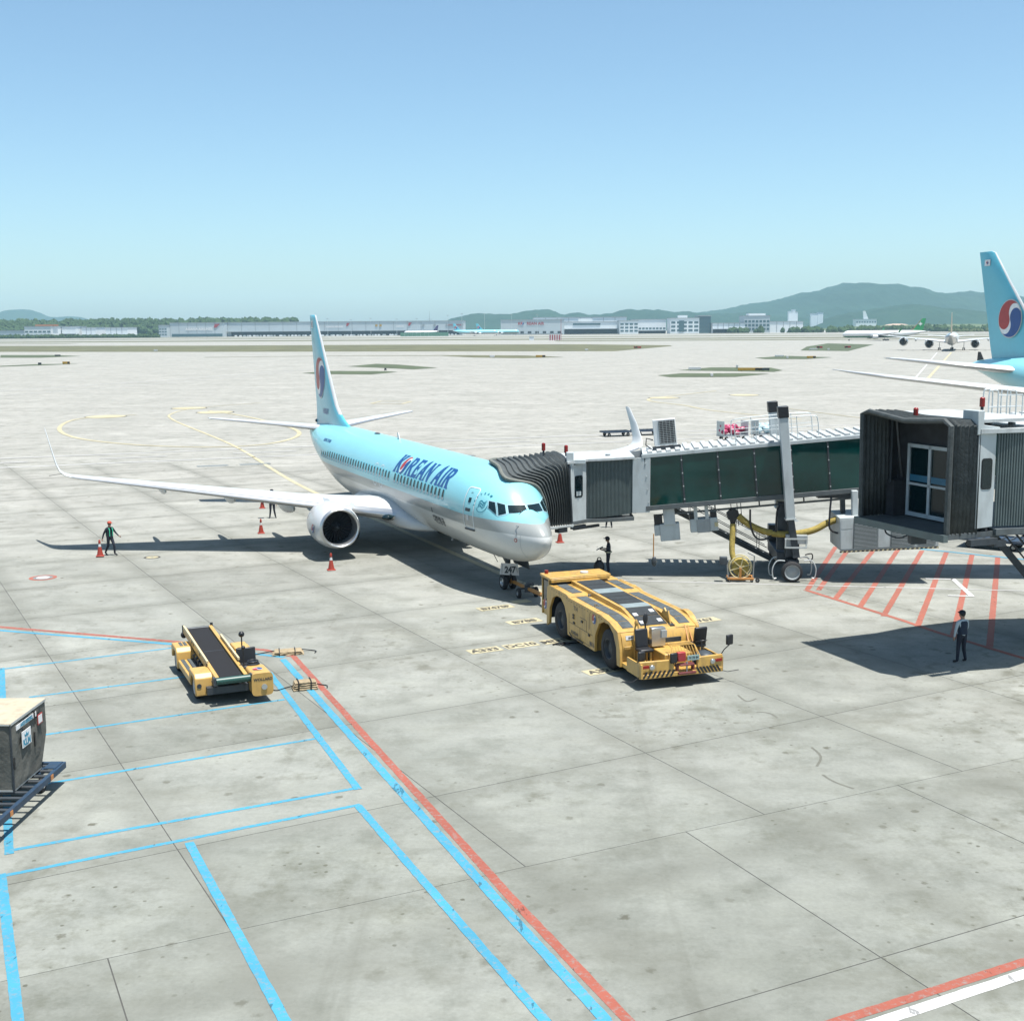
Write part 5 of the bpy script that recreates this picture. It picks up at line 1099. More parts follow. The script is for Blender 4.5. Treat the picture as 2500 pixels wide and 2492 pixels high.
T = building('wide white office with dark ribbon windows and a lift tower', 289, 341, 2240, 50, 27.3, 'b_white', 5, ((4, 7.5), (11, 14.5), (18, 21.5))); MB().box((-3, 12, 30), (17, 10, 5)).build('lift_tower', M['b_white'], T); MB().box((-6, -.5, 13), (9, 1, 20)).build('glazed_stair', M['b_win'], T)
building('dark glazed office tower joined to the wide white office', 342, 365, 2260, 40, 30.6, 'b_win', 4, ((5, 8), (12, 15), (19, 22)), roof=1.5)
building('long low shed with a pale curved roof before the trees', 366, 425, 2245, 50, 17.8, 'b_white', dock=7, joints=6)
T = building('square grey office with rows of small windows and a raised roof', 426, 473, 2260, 50, 30.5, 'b_grey', 7, ((5, 9), (12, 16), (19, 23))); MB().box((0, 14, 33), (31, 24, 4)).build('roof_storey', M['b_white'], T)
building('low pale hall right of the square grey office', 482, 543, 2300, 40, 20.1, 'b_white', joints=5)
for i, (x0, x1, h, y) in enumerate(((942, 955, 62, 4200), (957, 968, 68, 4215), (969, 980, 60, 4230))): building(['left', 'middle', 'right'][i] + 'most of the white apartment blocks on the hillside cluster', x0, x1, y, 16, h, 'b_white', roof=.5, name='apartment_block')
building('pair of white apartment blocks further right on the slope', 1021, 1042, 4210, 16, 54, 'b_white', name='apartment_block'); building('low white apartment block beside the pair on the slope', 1046, 1064, 4220, 16, 57, 'b_white', name='apartment_block')
T = building('white hillside building with a leaning sail-shaped mast', 1003, 1063, 3600, 30, 30, 'b_white', 8, ((20, 24),)); MB().prism([(-6, 5, 30), (8, 5, 30), (-2, 5, 54), (-8, 5, 54)], (0, 4, 0)).build('sail_mast', M['b_white'], T)
# flood-light masts
for i, (x, y, h) in enumerate(((-344, 2330, 32), (-300, 2330, 30), (-263, 2330, 32), (-214, 2330, 30), (-176, 2330, 31), (-116, 2290, 36), (-88, 2240, 38), (-47, 2240, 38), (2, 2230, 36), (48, 2240, 36))):
    T = thing('floodlight_mast', '%s floodlight mast from the left along the freight apron' % ['first', 'second', 'third', 'fourth', 'fifth', 'sixth', 'seventh', 'eighth', 'ninth', 'tenth'][i], 'light mast', (x, y, 0), group='floodlight masts on the freight apron')
    MB().cyl((0, 0, 0), (0, 0, h), .35, .2, 8).build('pole', M['rail'], T); MB().box((0, 0, h), (4, .8, .8)).build('lamp_head', M['b_roof'], T)
T = thing('radio_mast', 'tall thin lattice mast above the long freight terminal', 'mast', (-158, 2420, 0)); MB().cyl((0, 0, 0), (0, 0, 46), .8, .2, 6).build('mast', M['b_roof'], T); MB().bar((-5, 0, 30), (5, 0, 30), .5, .5).build('cross_arm', M['b_roof'], T)
# containers parked in front of the docks
rnd = random.Random(12)
UM = [MB().box((0, 0, 1.1), (rnd.uniform(2.5, 6), 3, 2.2)).box((0, 0, 2.4), (1.6, 1.8, .5)).mesh('cargo_unit', M[m_]) for m_ in ('b_white', 'b_white', 'b_grey', 'rail')]
for k in range(64):
    o = link('cargo_unit', UM[k % 4]); o.location = (-520 + k * 6.6 + rnd.uniform(-2, 2), 2352 + rnd.uniform(-7, 7), 0)
    tag(o, 'small pale cargo unit in the row before the long freight terminal docks', 'cargo unit', 'cargo units before the freight terminal docks')
T = thing('green_fence', 'long low green screen fence in front of the freighters', 'fence', (-139, 2000, 0))
for k in range(12): MB().box((-36 + k * 6.5, 0, 3), (6.3, .5, 6)).build('panel', M['b_green'], T)
# airfield signs, huts and marker boxes
names = dict(r='red runway sign board', y='yellow and black taxiway sign', k='dark marker unit', w='white marker box')
SG = [(69.9, 681.7, 4.1, 1.1, 'r'), (11.7, 485.1, 3.8, 1.0, 'y'), (62.4, 321.0, 6.6, 0.8, 'y'), (66.2, 320.2, 1.9, 0.8, 'k'), (159.8, 639.4, 3.0, 1.1, 'r'), (175.0, 641.7, 3.2, 1.1, 'r'), (107.3, 440.7, 3.2, 0.9, 'y'), (38.2, 622.5, 1.6, 1.0, 'w'), (-7.5, 496.3, 2.0, 0.8, 'w'), (49.0, 328.6, 3.3, 0.9, 'w'), (46.4, 284.6, 0.6, 0.8, 'w'), (63.3, 345.0, 0.6, 0.9, 'w'), (98.4, 439.1, 0.7, 1.0, 'w'), (101.3, 465.6, 3.4, 0.8, 'w'), (150.0, 583.2, 1.0, 1.0, 'w'), (147.1, 600.6, 4.0, 0.8, 'w'), (-200.1, 696.5, 2.1, 1.2, 'w'), (-7.3, 489.3, 1.6, 1.0, 'w'), (-164.3, 430.3, 1.1, 0.9, 'k'), (-157.9, 438.2, 2.6, 1.0, 'y'), (-213.5, 581.9, 2.7, 0.8, 'k'), (-35.1, 344.7, 0.6, 0.7, 'k')]
ordn = ['nearest', 'second nearest', 'third nearest', 'fourth nearest', 'fifth nearest', 'sixth nearest', 'seventh nearest', 'eighth nearest', 'ninth nearest', 'tenth nearest', 'eleventh nearest', 'twelfth nearest', 'thirteenth nearest']
cnt = {}
for x, y, w_, h_, t in sorted(SG, key=lambda q: q[1]):
    i = cnt.get(t, 0); cnt[t] = i + 1
    T = thing('airfield_sign' if t in 'ry' else 'marker_box', '%s %s on the taxiway grass' % (ordn[i], names[t]), 'sign' if t in 'ry' else 'marker', (x, y, .05), group='airfield signs and markers')
    MB().box((0, 0, h_ * .55), (w_, .35, h_ * .8)).build('board', M[dict(r='sign_red', y='sign_yellow', k='dark_steel', w='white')[t]], T, bevel=.03)
    MB().box((-w_ * .35, 0, h_ * .1), (.12, .12, h_ * .3)).box((w_ * .35, 0, h_ * .1), (.12, .12, h_ * .3)).build('legs', M['dark_steel'], T)
    if t == 'y': MB().box((w_ * .33, -.19, h_ * .55), (w_ * .3, .03, h_ * .7)).build('black_panel', M['black'], T)
    if t == 'r': MB().box((-w_ * .2, -.19, h_ * .55), (w_ * .4, .03, h_ * .7)).build('dark_panel', M['black'], T)
T = thing('antenna_hut', 'red and white striped antenna hut on the runway strip', 'hut', (42, 1180, 0)); MB().box((0, 0, 2.6), (11, 4, 5.2)).build('wall', M['white'], T)
for k in range(5): MB().box((-4.4 + k * 2.2, -2.05, 2.6), (1.0, .12, 5.2)).build('stripe', M['sign_red'], T)
MB().cyl((6, 0, 0), (6, 0, 20), .25, .12, 8).build('mast', M['sign_red'], T)
T = thing('equipment_hut', 'small pale equipment hut left of the striped antenna hut', 'hut', (20, 1185, 0)); MB().box((0, 0, 1.8), (4.4, 3, 3.6)).build('wall', M['b_white'], T); MB().box((0, 0, 3.75), (5, 3.6, .3)).build('roof', M['b_roof'], T)
# ------------------------------------------------------------------ the other airliners
def widebody(L_, r, zc, span, sweep, tail_h, eng, er, stab_half, mats, zt=None, step=2.):
    f = lambda x, t, b, w_: (x * L_, zc + t * r, zc - b * r, w_ * r)
    fus = [f(0, -.18, .22, .02), f(.004, .12, .5, .32), f(.015, .42, .72, .6), (.03 * L_, zc + .74 * r, zc - .86 * r, .8 * r), f(.055, .95, .97, .95), f(.085, 1, 1, 1), f(.66, 1, 1, 1), f(.74, 1, .86, .98), f(.82, .98, .48, .86), f(.90, .93, .02, .62), f(.96, .84, -.36, .33), f(.992, .72, -.55, .12), f(1.0, .66, -.6, .03)]
    h = span / 2; x0 = .30 * L_; tn = math.tan(R(sweep)); z0 = zc - .55 * r
    return dict(fus=fus, step=step, n=40, mats=mats, blades=12, eng=[(x0 + y * tn - er * 2.6, y, z0 + y * .10 - er * .95, er, er * 4.0) for y in eng],
        wing=[(x0 - .02 * L_, .3 * r, z0, .215 * L_, .12), (x0 + .9 * r * tn, .9 * r, z0 + .02, .19 * L_, .12), (x0 + h * .34 * tn, h * .34, z0 + h * .034, .115 * L_, .11), (x0 + h * .93 * tn, h * .93, z0 + h * .10, .038 * L_, .10), (x0 + h * .97 * tn + .8, h * .97, z0 + h * .106, .028 * L_, .09), (x0 + h * tn + 2.0, h, z0 + h * .112, .008 * L_, .08)],
        stab=[(.86 * L_, .25 * r, zc + .35 * r, .105 * L_, .09), (.86 * L_ + stab_half * .62 + .02 * L_, stab_half * .96, zc + .35 * r + stab_half * .1, .034 * L_, .08), (.86 * L_ + stab_half * .68 + .03 * L_, stab_half, zc + .35 * r + stab_half * .105, .012 * L_, .06)],
        fin=[(zc + .7 * r, .80 * L_, .955 * L_, .012 * L_ * .4), (zc + r, .815 * L_, .955 * L_, .35), (zc + 1.4 * r, .84 * L_, .962 * L_, .34), (lerp(zc + r, tail_h, .5), .884 * L_, .972 * L_, .25), (tail_h - .3, .935 * L_, .987 * L_, .14), (tail_h, .944 * L_, .989 * L_, .06)],
        gear=[(.08 * L_, 0, zc - .8 * r, .5, 1), (.52 * L_, 5.2, zc - .6 * r, .62, 2)], canoes=[(x0 + .17 * L_ * .9 + y * .28, x0 + .17 * L_ * .9 + y * .28 + 7.0, y, z0 + y * .1 - .5, z0 + y * .1 - .35, .85) for y in (.20 * span * .9, .28 * span * .9, .36 * span * .9)])
M['liv_w'] = livery('sky_blue_livery_wide', [(0, WHT), (4.6, SILVER), (5.2, BLUE)]); M['deep_blue'] = M['sky_blue']
sp = widebody(73.9, 3.1, 5.45, 64.8, 32, 18.6, (9.6,), 1.95, 10.8, dict(fus=M['liv_w'], wing=M['wing_grey'], cowl=M['cowl_white'], tail=M['sky_blue'], fin_le=M['white']))
sp['fin'] = [(7.6, 58.0, 70.0, .32), (8.4, 59.6, 70.2, .34), (9.3, 61.6, 70.5, .34), (12, 64.2, 71.2, .3), (15.5, 67.6, 72.2, .2), (18.45, 70.3, 73.0, .12), (18.6, 70.8, 73.05, .05)]
sp['wing'] = [(a, b * .93, z_ + .55 + b * .010, c_, t_) for a, b, z_, c_, t_ in sp['wing']]; sp['canoes'] = []
sp['stab'] = [(62.0, .6, 7.0, 8.4, .10), (66.2, 6.0, 7.65, 5.2, .10), (69.6, 10.4, 8.2, 2.8, .09), (70.4, 10.8, 8.26, 1.6, .06)]
T7, F77, fu77 = airliner('wide_body_airliner', 'sky blue wide-body airliner at the right edge, only its tail and wing tip in view', (62.9, 53.9, 0), R(-77.5), sp)
def fin77(x, z, off): return Vector((-x, -(.30 + off), z))
emblem(T7, lambda x, y, h: Vector((-(66.9 - x), -(.42 + h), 12.0 + y)), 1.75, R(25), None, d=.012)
fl = MB().prism([(-(72.2 - 1.3), -.18, 17.2), (-(72.2 - .4), -.18, 17.2), (-(72.2 - .4), -.18, 17.8), (-(72.2 - 1.3), -.18, 17.8)], (0, -.03, 0)).build('flag', M['em_white'], T7); emblem(fl, lambda x, y, h: Vector((-(72.2 - .85 - x), -(.22 + h), 17.5 + y)), .17, R(20), None, rim=False)
MB().prism([(-71.5, -.03, 8.0), (-72.6, -.03, 7.85), (-72.5, -.03, 8.75), (-72.1, -.03, 8.75)], (0, .06, 0)).build('tail_antenna', M['black'], T7)
mt = dict(fus=livery('white_livery', [(0, (.66, .66, .62)), (3.4, (.70, .71, .70))]), wing=M['wing_grey'], cowl=M['cowl_white'], tail=mk('gold_fin', (.42, .33, .22), .4), fin_le=M['white'])
sp = widebody(67, 2.85, 5.3, 62, 31, 17.0, (10.2, 21.4), 2.0, 9.7, mt); sp['gear'] = [(.08 * 67, 0, 3, .5, 1), (.52 * 67, 5.3, 3.6, .62, 2), (.53 * 67, 0, 3, .6, 2)]
airliner('four_engine_airliner', 'white four-engined airliner taxiing away, seen from behind', (215.0, 601.0, 0), R(69.5), sp)
gw = (.72, .73, .72)
mt = dict(fus=livery('white_green_livery', [(0, (.03, .17, .09)), (3.55, gw)]), wing=M['wing_grey'], cowl=M['cowl_white'], tail=mk('green_tail', (.02, .25, .08), .35), fin_le=M['sign_red'], winglet=mk('green_winglet', (.02, .20, .08), .35))
sp = widebody(64, 2.82, 5.0, 58, 30, 16.8, (9.4,), 1.5, 9.7, mt)
w_ = sp['wing'][-3]; sp['wing'] = sp['wing'][:-2]; sp['winglet'] = [w_, (w_[0] + .7, w_[1] + .9, w_[2] + .35, w_[3] * .85, .09), (w_[0] + 1.7, w_[1] + 1.6, w_[2] + 1.5, w_[3] * .6, .08), (w_[0] + 3.2, w_[1] + 2.1, w_[2] + 3.6, w_[3] * .28, .07)]
TG, _, _ = airliner('green_tailed_airliner', 'white airliner with green tail and belly crossing the far taxiway', (258.0, 962.0, 0), R(176), sp)
st = MB(); P = [((2.0 if k % 2 == 0 else .75) * math.cos(k * math.pi / 8), (2.0 if k % 4 == 0 else (1.2 if k % 2 == 0 else .6)) * math.sin(k * math.pi / 8)) for k in range(16)]
st.add([(-(59.0) + x, .34, 12.6 + y) for x, y in P], [tuple(range(16))]); st.build('tail_star', M['em_white'], TG)
# freighters far across the runways
mt = dict(fus=livery('blue_freighter', [(0, WHT), (4.6, SILVER), (5.2, BLUE)]), wing=M['wing_grey'], cowl=M['cowl_white'], tail=M['sky_blue'])
for (x, y, lb) in ((-20, 1960, 'sky blue freighter in the open before the red lettered terminal'), (14, 2040, 'sky blue freighter half hidden behind the nearer one')):
    sp = widebody(72, 3.4, 6.2, 62, 37, 19.5, (11.5, 20.5), 1.3, 10.5, mt, step=4.); sp['blades'] = 0
    T, _, _ = airliner('freighter', lb, (x, y, 0), R(2), sp, 'freighters on the far apron'); emblem(T, lambda u, v, h: Vector((-(66.5 - u), -(.45 + h * 5), 13.5 + v)), 2.3, R(25), None)
mt = dict(fus=livery('white_freighter', [(0, gw), (3.0, gw)]), wing=M['wing_grey'], cowl=M['cowl_white'], tail=mk('purple_tail', (.055, .03, .12), .4))
sp = widebody(61, 3.0, 5.6, 51, 35, 17.6, (9,), 1.4, 9, mt, step=4.); sp['blades'] = 0; airliner('freighter', 'white freighter with a dark purple tail beside the green fence', (-186, 2160, 0), R(182), sp, 'freighters on the far apron')
# ------------------------------------------------------------------ the air between
hz = bpy.data.materials.new('haze_air'); hz.use_nodes = True; N = hz.node_tree.nodes; N.remove(N['Principled BSDF'])
pv = N.new('ShaderNodeVolumePrincipled'); pv.inputs['Color'].default_value = (.52, .80, .98, 1); pv.inputs['Density'].default_value = HAZE; pv.inputs['Anisotropy'].default_value = .2
hz.node_tree.links.new(pv.outputs[0], N['Material Output'].inputs['Volume'])
o = MB().box((0, 4000, 129), (9400, 9900, 260)).build('haze', hz, smooth=False); tag(o, 'pale blue haze over the whole airfield', 'haze', kind='stuff')
# ------------------------------------------------------------------ second boarding bridge, open canopy, at the right
B2 = thing('open_boarding_bridge', 'empty boarding bridge at the right, dark canopy mouth open with a glazed door inside', 'boarding bridge', (14.0, 40.0, 0))
E2 = Vector((.375, -.927, 0)); N2 = Vector((.927, .375, 0)); O2 = Vector((12.28, 42.45, 0))      # far corner of the mouth; E2 along it to the near corner, N2 inward
def q2(u, v, z): return O2 + E2 * u + N2 * v + Vector((0, 0, z))
def w2b(mb, nm, mat, par=None, **k):
    mb.v = [tuple(Vector(p) - Vector(ORG[B2.name])) for p in mb.v]; return mb.build(nm, M[mat], par or B2, **k)
def box2(u0, u1, v0, v1, z0, z1): return hexa([q2(u0, v0, z0), q2(u1, v0, z0), q2(u1, v1, z0), q2(u0, v1, z0), q2(u0, v0, z1), q2(u1, v0, z1), q2(u1, v1, z1), q2(u0, v1, z1)])
def hoop2(v, s): # canopy hoop at depth v; s sags the roof
    W_ = 4.3; zt = 8.42 - .05 * v
    return [q2(0 + .02, v, 4.86), q2(.0, v, 6.5), q2(.0 - .06, v, zt), q2(.3, v, zt + .10), q2(W_ * .5, v, zt - s), q2(W_ - .3, v, zt + .02), q2(W_, v, zt - .14), q2(W_, v, 6.5), q2(W_, v, 4.86)]
secs = []; NF = 7
for i in range(2 * NF + 1):
    t = i / (2 * NF); P = hoop2(t * 1.15, .10 * (1 - t)); cen = q2(2.15, t * 1.15, 6.6); o_ = .10 if i % 2 else -.04
    jag = random.Random(i)
    secs.append([tuple(p + (p - cen).normalized() * (o_ + jag.uniform(-.03, .03))) for p in [Vector(p) for p in P]])
cb = w2b(MB().loft(secs, ring=False), 'bellows_canopy', 'bellows', sharp=25); cb.modifiers.new('solid', 'SOLIDIFY').thickness = .04
w2b(MB().tube([tuple(p) for p in hoop2(-.08, .10)], .095, 8), 'mouth_bumper', 'bellows')
w2b(box2(-.05, 4.35, -.15, 3.6, 4.66, 4.84), 'cab_floor', 'br_dark'); w2b(box2(-.1, 4.4, -.28, -.1, 4.60, 4.84), 'floor_bumper', 'corr')
w2b(box2(.0, .06, 1.55, 3.6, 4.84, 8.2), 'outer_wall', 'br_white')
w2b(box2(-.06, 4.34, 1.46, 1.54, 4.84, 8.42), 'back_wall', 'bellows_in'); w2b(box2(-.10, -.02, 1.0, 1.54, 4.84, 8.44), 'side_liner', 'bellows_in'); w2b(box2(-.1, 4.38, 1.10, 3.6, 8.36, 8.46), 'cab_roof', 'br_roof')
w2b(MB().bar(q2(.9, .6, 8.2), q2(.35, 1.35, 6.2), .06, .06).bar(q2(.3, .9, 8.2), q2(.3, .9, 6.0), .06, .06), 'canopy_strut', 'dark_steel'); w2b(box2(.06, .46, .95, 1.45, 4.84, 6.1), 'control_desk', 'bellows_in')
M['door_frame'] = mk('door_frame', (.50, .56, .58), .4)
DU0, DU1, DZ0, DZ1 = .62, 2.86, 4.90, 7.40
df = w2b(box2(DU0, DU0 + .12, 1.34, 1.46, DZ0, DZ1), 'glazed_door', 'door_frame')
for u0, u1, z0, z1 in ((DU1 - .12, DU1, DZ0, DZ1), (1.68, 1.80, DZ0, DZ1), (DU0 + .12, DU1 - .12, DZ1 - .12, DZ1), (DU0 + .12, DU1 - .12, DZ0, DZ0 + .14), (DU0 + .12, DU1 - .12, 5.98, 6.06)): w2b(box2(u0, u1, 1.335, 1.455, z0, z1), 'door_rail', 'door_frame', df)
for u0, u1 in ((DU0 + .12, 1.68), (1.80, DU1 - .12)):
    for z0, z1 in ((DZ0 + .14, 5.98), (6.06, DZ1 - .12)): w2b(box2(u0, u1, 1.39, 1.43, z0, z1), 'door_pane', 'window', df)
M['door_stripe'] = mk('door_stripe_blue', (.03, .16, .26), .4)
w2b(box2(DU0 + .13, 1.67, 1.37, 1.39, 6.12, 6.34), 'door_stripe', 'door_stripe', df); w2b(box2(1.81, DU1 - .13, 1.37, 1.39, 6.12, 6.34), 'door_stripe', 'door_stripe', df)
# white corner panel with window
ca, cb_ = Vector((14.86, 38.80, 0)), Vector((15.52, 39.07, 0)); cd = (cb_ - ca).normalized(); cn = Vector((cd.y, -cd.x, 0))
def c2(u, z, off): return ca + cd * u + cn * off + Vector((0, 0, z))
LL = (cb_ - ca).length
w2b(MB().prism([c2(0, 4.95, 0), c2(LL, 4.98, 0), c2(LL, 8.02, 0), c2(0, 8.05, 0)], cn * -.6), 'cab_corner_panel', 'br_white', bevel=.02)
w2b(MB().prism([c2(-.1, 7.98, .03), c2(LL + .1, 8.02, .03), c2(LL + .1, 8.2, .03), c2(.15, 8.3, .03), c2(.15, 8.75, .03), c2(-.1, 8.75, .03)], cn * -.7), 'cab_cowl', 'br_white', bevel=.02)
for sc, off, m_, nm in ((1, .012, 'black', 'cab_window_seal'), (.86, .02, 'glass_dark', 'cab_window')): w2b(MB().prism([c2(LL / 2 + u, 6.72 + v, 0) for u, v in rrect(.22 * sc, .50 * (.94 if sc < 1 else 1), .1)], cn * off), nm, m_)
# rotunda curtain and roof
P = []; n = 44
for k in range(n + 1): t = k / n; P.append((lerp(15.56, 19.6, t), lerp(39.12, 41.2, t) - .5 * math.sin(math.pi * t)))
mb = MB()
for k in range(n):
    a, b = P[k], P[k + 1]; d = Vector((b[0] - a[0], b[1] - a[1], 0)).normalized(); nn = Vector((d.y, -d.x, 0)) * .05
    q = (lerp(a[0], b[0], .35) + nn.x, lerp(a[1], b[1], .35) + nn.y); r_ = (lerp(a[0], b[0], .75) + nn.x, lerp(a[1], b[1], .75) + nn.y)
    for u, v in ((a, q), (q, r_), (r_, b)): mb.quad((u[0], u[1], 5.0), (v[0], v[1], 5.0), (v[0], v[1], 8.0), (u[0], u[1], 8.0))
w2b(mb, 'rotunda_curtain', 'corr', sharp=25)
rp = [(14.9, 38.75), (15.6, 38.95), (17.6, 39.4), (19.7, 41.1), (26, 42.6), (26, 46.2), (19.5, 45.8), (16.5, 44.6), (14.2, 43.2)]
w2b(MB().prism([(x, y, 8.02) for x, y in rp], (0, 0, .14)), 'rotunda_roof', 'br_roof'); w2b(MB().prism([(x, y, 4.72) for x, y in rp[1:]], (0, 0, .2)), 'rotunda_floor', 'br_dark')
w2b(MB().box((23.2, 44.2, 6.5), (7, 3.0, 2.9), R(12)), 'tunnel', 'br_glass'); w2b(MB().box((19.0, 42.6, 8.28), (.9, .5, .22), R(20)), 'roof_unit', 'grey_paint'); w2b(MB().cyl((16.6, 40.6, 8.16), (16.6, 40.6, 8.24), .12), 'roof_hatch', 'grey_paint')
for c_ in ((13.6, 41.2, 8.3), (15.05, 39.2, 8.75)):
    b_ = w2b(MB().cyl(c_, (c_[0], c_[1], c_[2] + .1), .05, n=10), 'beacon_base', 'dark_steel'); w2b(MB().cyl((c_[0], c_[1], c_[2] + .1), (c_[0], c_[1], c_[2] + .36), .085, n=14).sphere((c_[0], c_[1], c_[2] + .36), (.085, .085, .05), 12, 6), 'beacon', 'red_lamp', b_)
# roof ladder cage
mb = MB()
for dx in (0, .62):
    for dy in (0, .5): mb.tube(spline([(16.35 + dx, 42.0 + dy, 8.15), (16.35 + dx, 42.0 + dy, 9.1), (16.43 + dx, 42 + dy, 9.22), (16.58 + dx, 42 + dy, 9.22), (16.66 + dx, 42 + dy, 9.1), (16.66 + dx, 42 + dy, 8.15)], 4), .025)
mb.tube([(16.35, 42, 8.65), (17.5, 42, 8.68)], .02).tube([(16.66, 42, 9.05), (17.5, 42, 9.07)], .02).tube([(17.5, 42, 8.15), (17.5, 42, 9.08)], .02)
w2b(mb, 'roof_ladder', 'rail')
# stair on the far side
s0, s1 = Vector((17.0, 44.4, 4.6)), Vector((20.6, 43.6, .2)); sw2 = Vector((.2, .9, 0))
for off in (Vector((0, 0, 0)), sw2): w2b(MB().bar(s0 + off, s1 + off, .06, .24), 'stair_stringer', 'dark_steel')
for k in range(17): p = s0.lerp(s1, (k + .5) / 17); w2b(MB().bar(p, p + sw2, .24, .03), 'stair_tread', 'dark_steel')
for off in (Vector((0, 0, 0)), sw2): w2b(MB().tube([s0 + off + Vector((0, 0, 1)), s1 + off + Vector((0, 0, 1))], .022).tube([s0 + off + Vector((0, 0, .5)), s1 + off + Vector((0, 0, .5))], .018), 'stair_handrail', 'dark_steel')
w2b(MB().box((21.5, 43.5, 2.2), (.7, .7, 4.4)).box((21.5, 43.5, .3), (1.2, 2.6, .6)), 'support_column', 'dark_steel')
w2b(MB().tube(spline([q2(1.0, .2, 4.62), q2(1.2, .1, 4.4), q2(1.9, .1, 4.35), q2(2.3, .3, 4.62)], 5), .03).box(q2(2.5, .3, 4.45), (.5, .4, .4)), 'under_floor_gear', 'dark_steel'); w2b(MB().box(q2(4.5, 1.2, 4.55), (1.1, .2, .2), R(22)).box(q2(4.4, 1.9, 4.45), (.5, .3, .2), R(22)), 'levelling_gear', 'dark_steel')

# ------------------------------------------------------------------ aircraft tug
TG = thing('pushback_tug', 'big yellow pushback tug with dark tread deck in front of the airliner nose', 'tug', (4.57, 40.75, 0), R(-71))
Yw = M['tug_yellow']
def arch_side(y, th):
    """side plate with two faceted wheel arches"""
    def arch(x): return [(x - 1.02, .36), (x - .98, .95), (x - .66, 1.42), (x - .25, 1.58), (x + .20, 1.58), (x + .56, 1.36), (x + .80, .95), (x + .86, .36)]
    top = [(1.12, .36), (1.10, .95), (.92, 1.50), (.25, 1.69), (-.45, 1.77), (-3.45, 1.77), (-3.75, 1.84), (-5.45, 1.84), (-5.66, 1.74), (-5.72, 1.0), (-5.72, .22)]
    poly = top + arch(-4.42)[0:1] + arch(-4.42)[1:] + arch(0)[0:1] + arch(0)[1:]
    return MB().prism([(x, y, z) for x, z in poly], (0, th, 0))
for y, th in ((-1.50, .10), (1.40, .10)): arch_side(y, th).build('side_panel', Yw, TG, bevel=.012)
MB().box((-2.2, 0, .75), (6.6, 1.5, .9)).build('chassis', M['dark_steel'], TG)
MB().prism([(-1.1, -1.39, .36), (-3.45, -1.39, .36), (-3.45, -1.39, 1.5), (-1.1, -1.39, 1.5)], (0, 2.78, 0)).build('equipment_bay', Yw, TG)
# deck surfaces left and right of the sunk centre channel
def deck(y0, y1, nm):
    S = [(.90, 1.485), (.25, 1.675), (-.45, 1.755), (-3.45, 1.755), (-3.75, 1.825), (-5.45, 1.825), (-5.62, 1.74)]
    mb = MB(); mb.loft([[(x, y0, z - .12), (x, y1, z - .12), (x, y1, z), (x, y0, z)] for x, z in S]); return mb.build(nm, Yw, TG, bevel=.008), S
dl, SD = deck(-1.40, -.62, 'deck'); dr_, _ = deck(.66, 1.40, 'deck')
def lin(tab, x):
    for (a, za), (b, zb) in zip(tab, tab[1:]):
        if a <= x <= b: return lerp(za, zb, (x - a) / (b - a))
    return tab[0][1] if x < tab[0][0] else tab[-1][1]
def on_deck(x): return lin(sorted(SD), x)
for (y0, y1) in ((-1.22, -.82), (.86, 1.26)):
    for x0, x1 in ((.70, .27), (.23, -.43), (-.48, -1.75), (-1.82, -3.40), (-3.78, -4.6), (-4.66, -5.4)):
        n = 5; mb = MB(); mb.loft([[(x, y0, on_deck(x) + .003), (x, y1, on_deck(x) + .003), (x, y1, on_deck(x) + .014), (x, y0, on_deck(x) + .014)] for x in [lerp(x0, x1, k / n) for k in range(n + 1)]]); mb.build('tread_plate', M['tread'], TG, smooth=False)
HS = [(.80, 1.50), (-.45, 1.84), (-.75, 1.90), (-5.35, 1.96)]
MB().loft([[(x, -.64, 1.2), (x, .50, 1.2), (x, .50, z), (x, -.64, z)] for x, z in HS]).build('centre_hump', Yw, TG, bevel=.012)
MB().box((-2.2, .57, 1.50), (6.0, .16, .10)).build('deck_gutter', M['dark_steel'], TG)
def hz_(x): return lin(sorted(HS), x)
M['panel_grey'] = mk('grey_panel', (.22, .27, .28), .6); M['panel_black'] = mk('black_panel', (.02, .026, .03), .8, var=.3, scale=9)
for i, (x0, x1, m_) in enumerate(((.62, .0, 'panel_black'), (-.04, -.62, 'panel_black'), (-.66, -1.15, 'panel_grey'), (-1.19, -1.75, 'panel_black'), (-1.79, -2.3, 'panel_black'), (-2.34, -2.9, 'panel_black'), (-2.94, -3.6, 'panel_grey'), (-3.64, -4.3, 'panel_black'), (-4.34, -5.1, 'panel_black'))):
    ya, yb = -.52, .46; MB().loft([[(x, ya, hz_(x) + .004), (x, yb, hz_(x) + .004), (x, yb, hz_(x) + .02), (x, ya, hz_(x) + .02)] for x in (x0, (x0 + x1) / 2, x1)]).build('deck_panel', M[m_], TG, smooth=False)
for x, y in ((.42, -.38), (.36, .3), (-.12, -.38), (-.3, .3)): MB().box((x, y, hz_(x) + .026), (.2, .16, .006), rot=Matrix.Rotation(R(15), 4, 'Y')).build('notice', M['white'], TG)
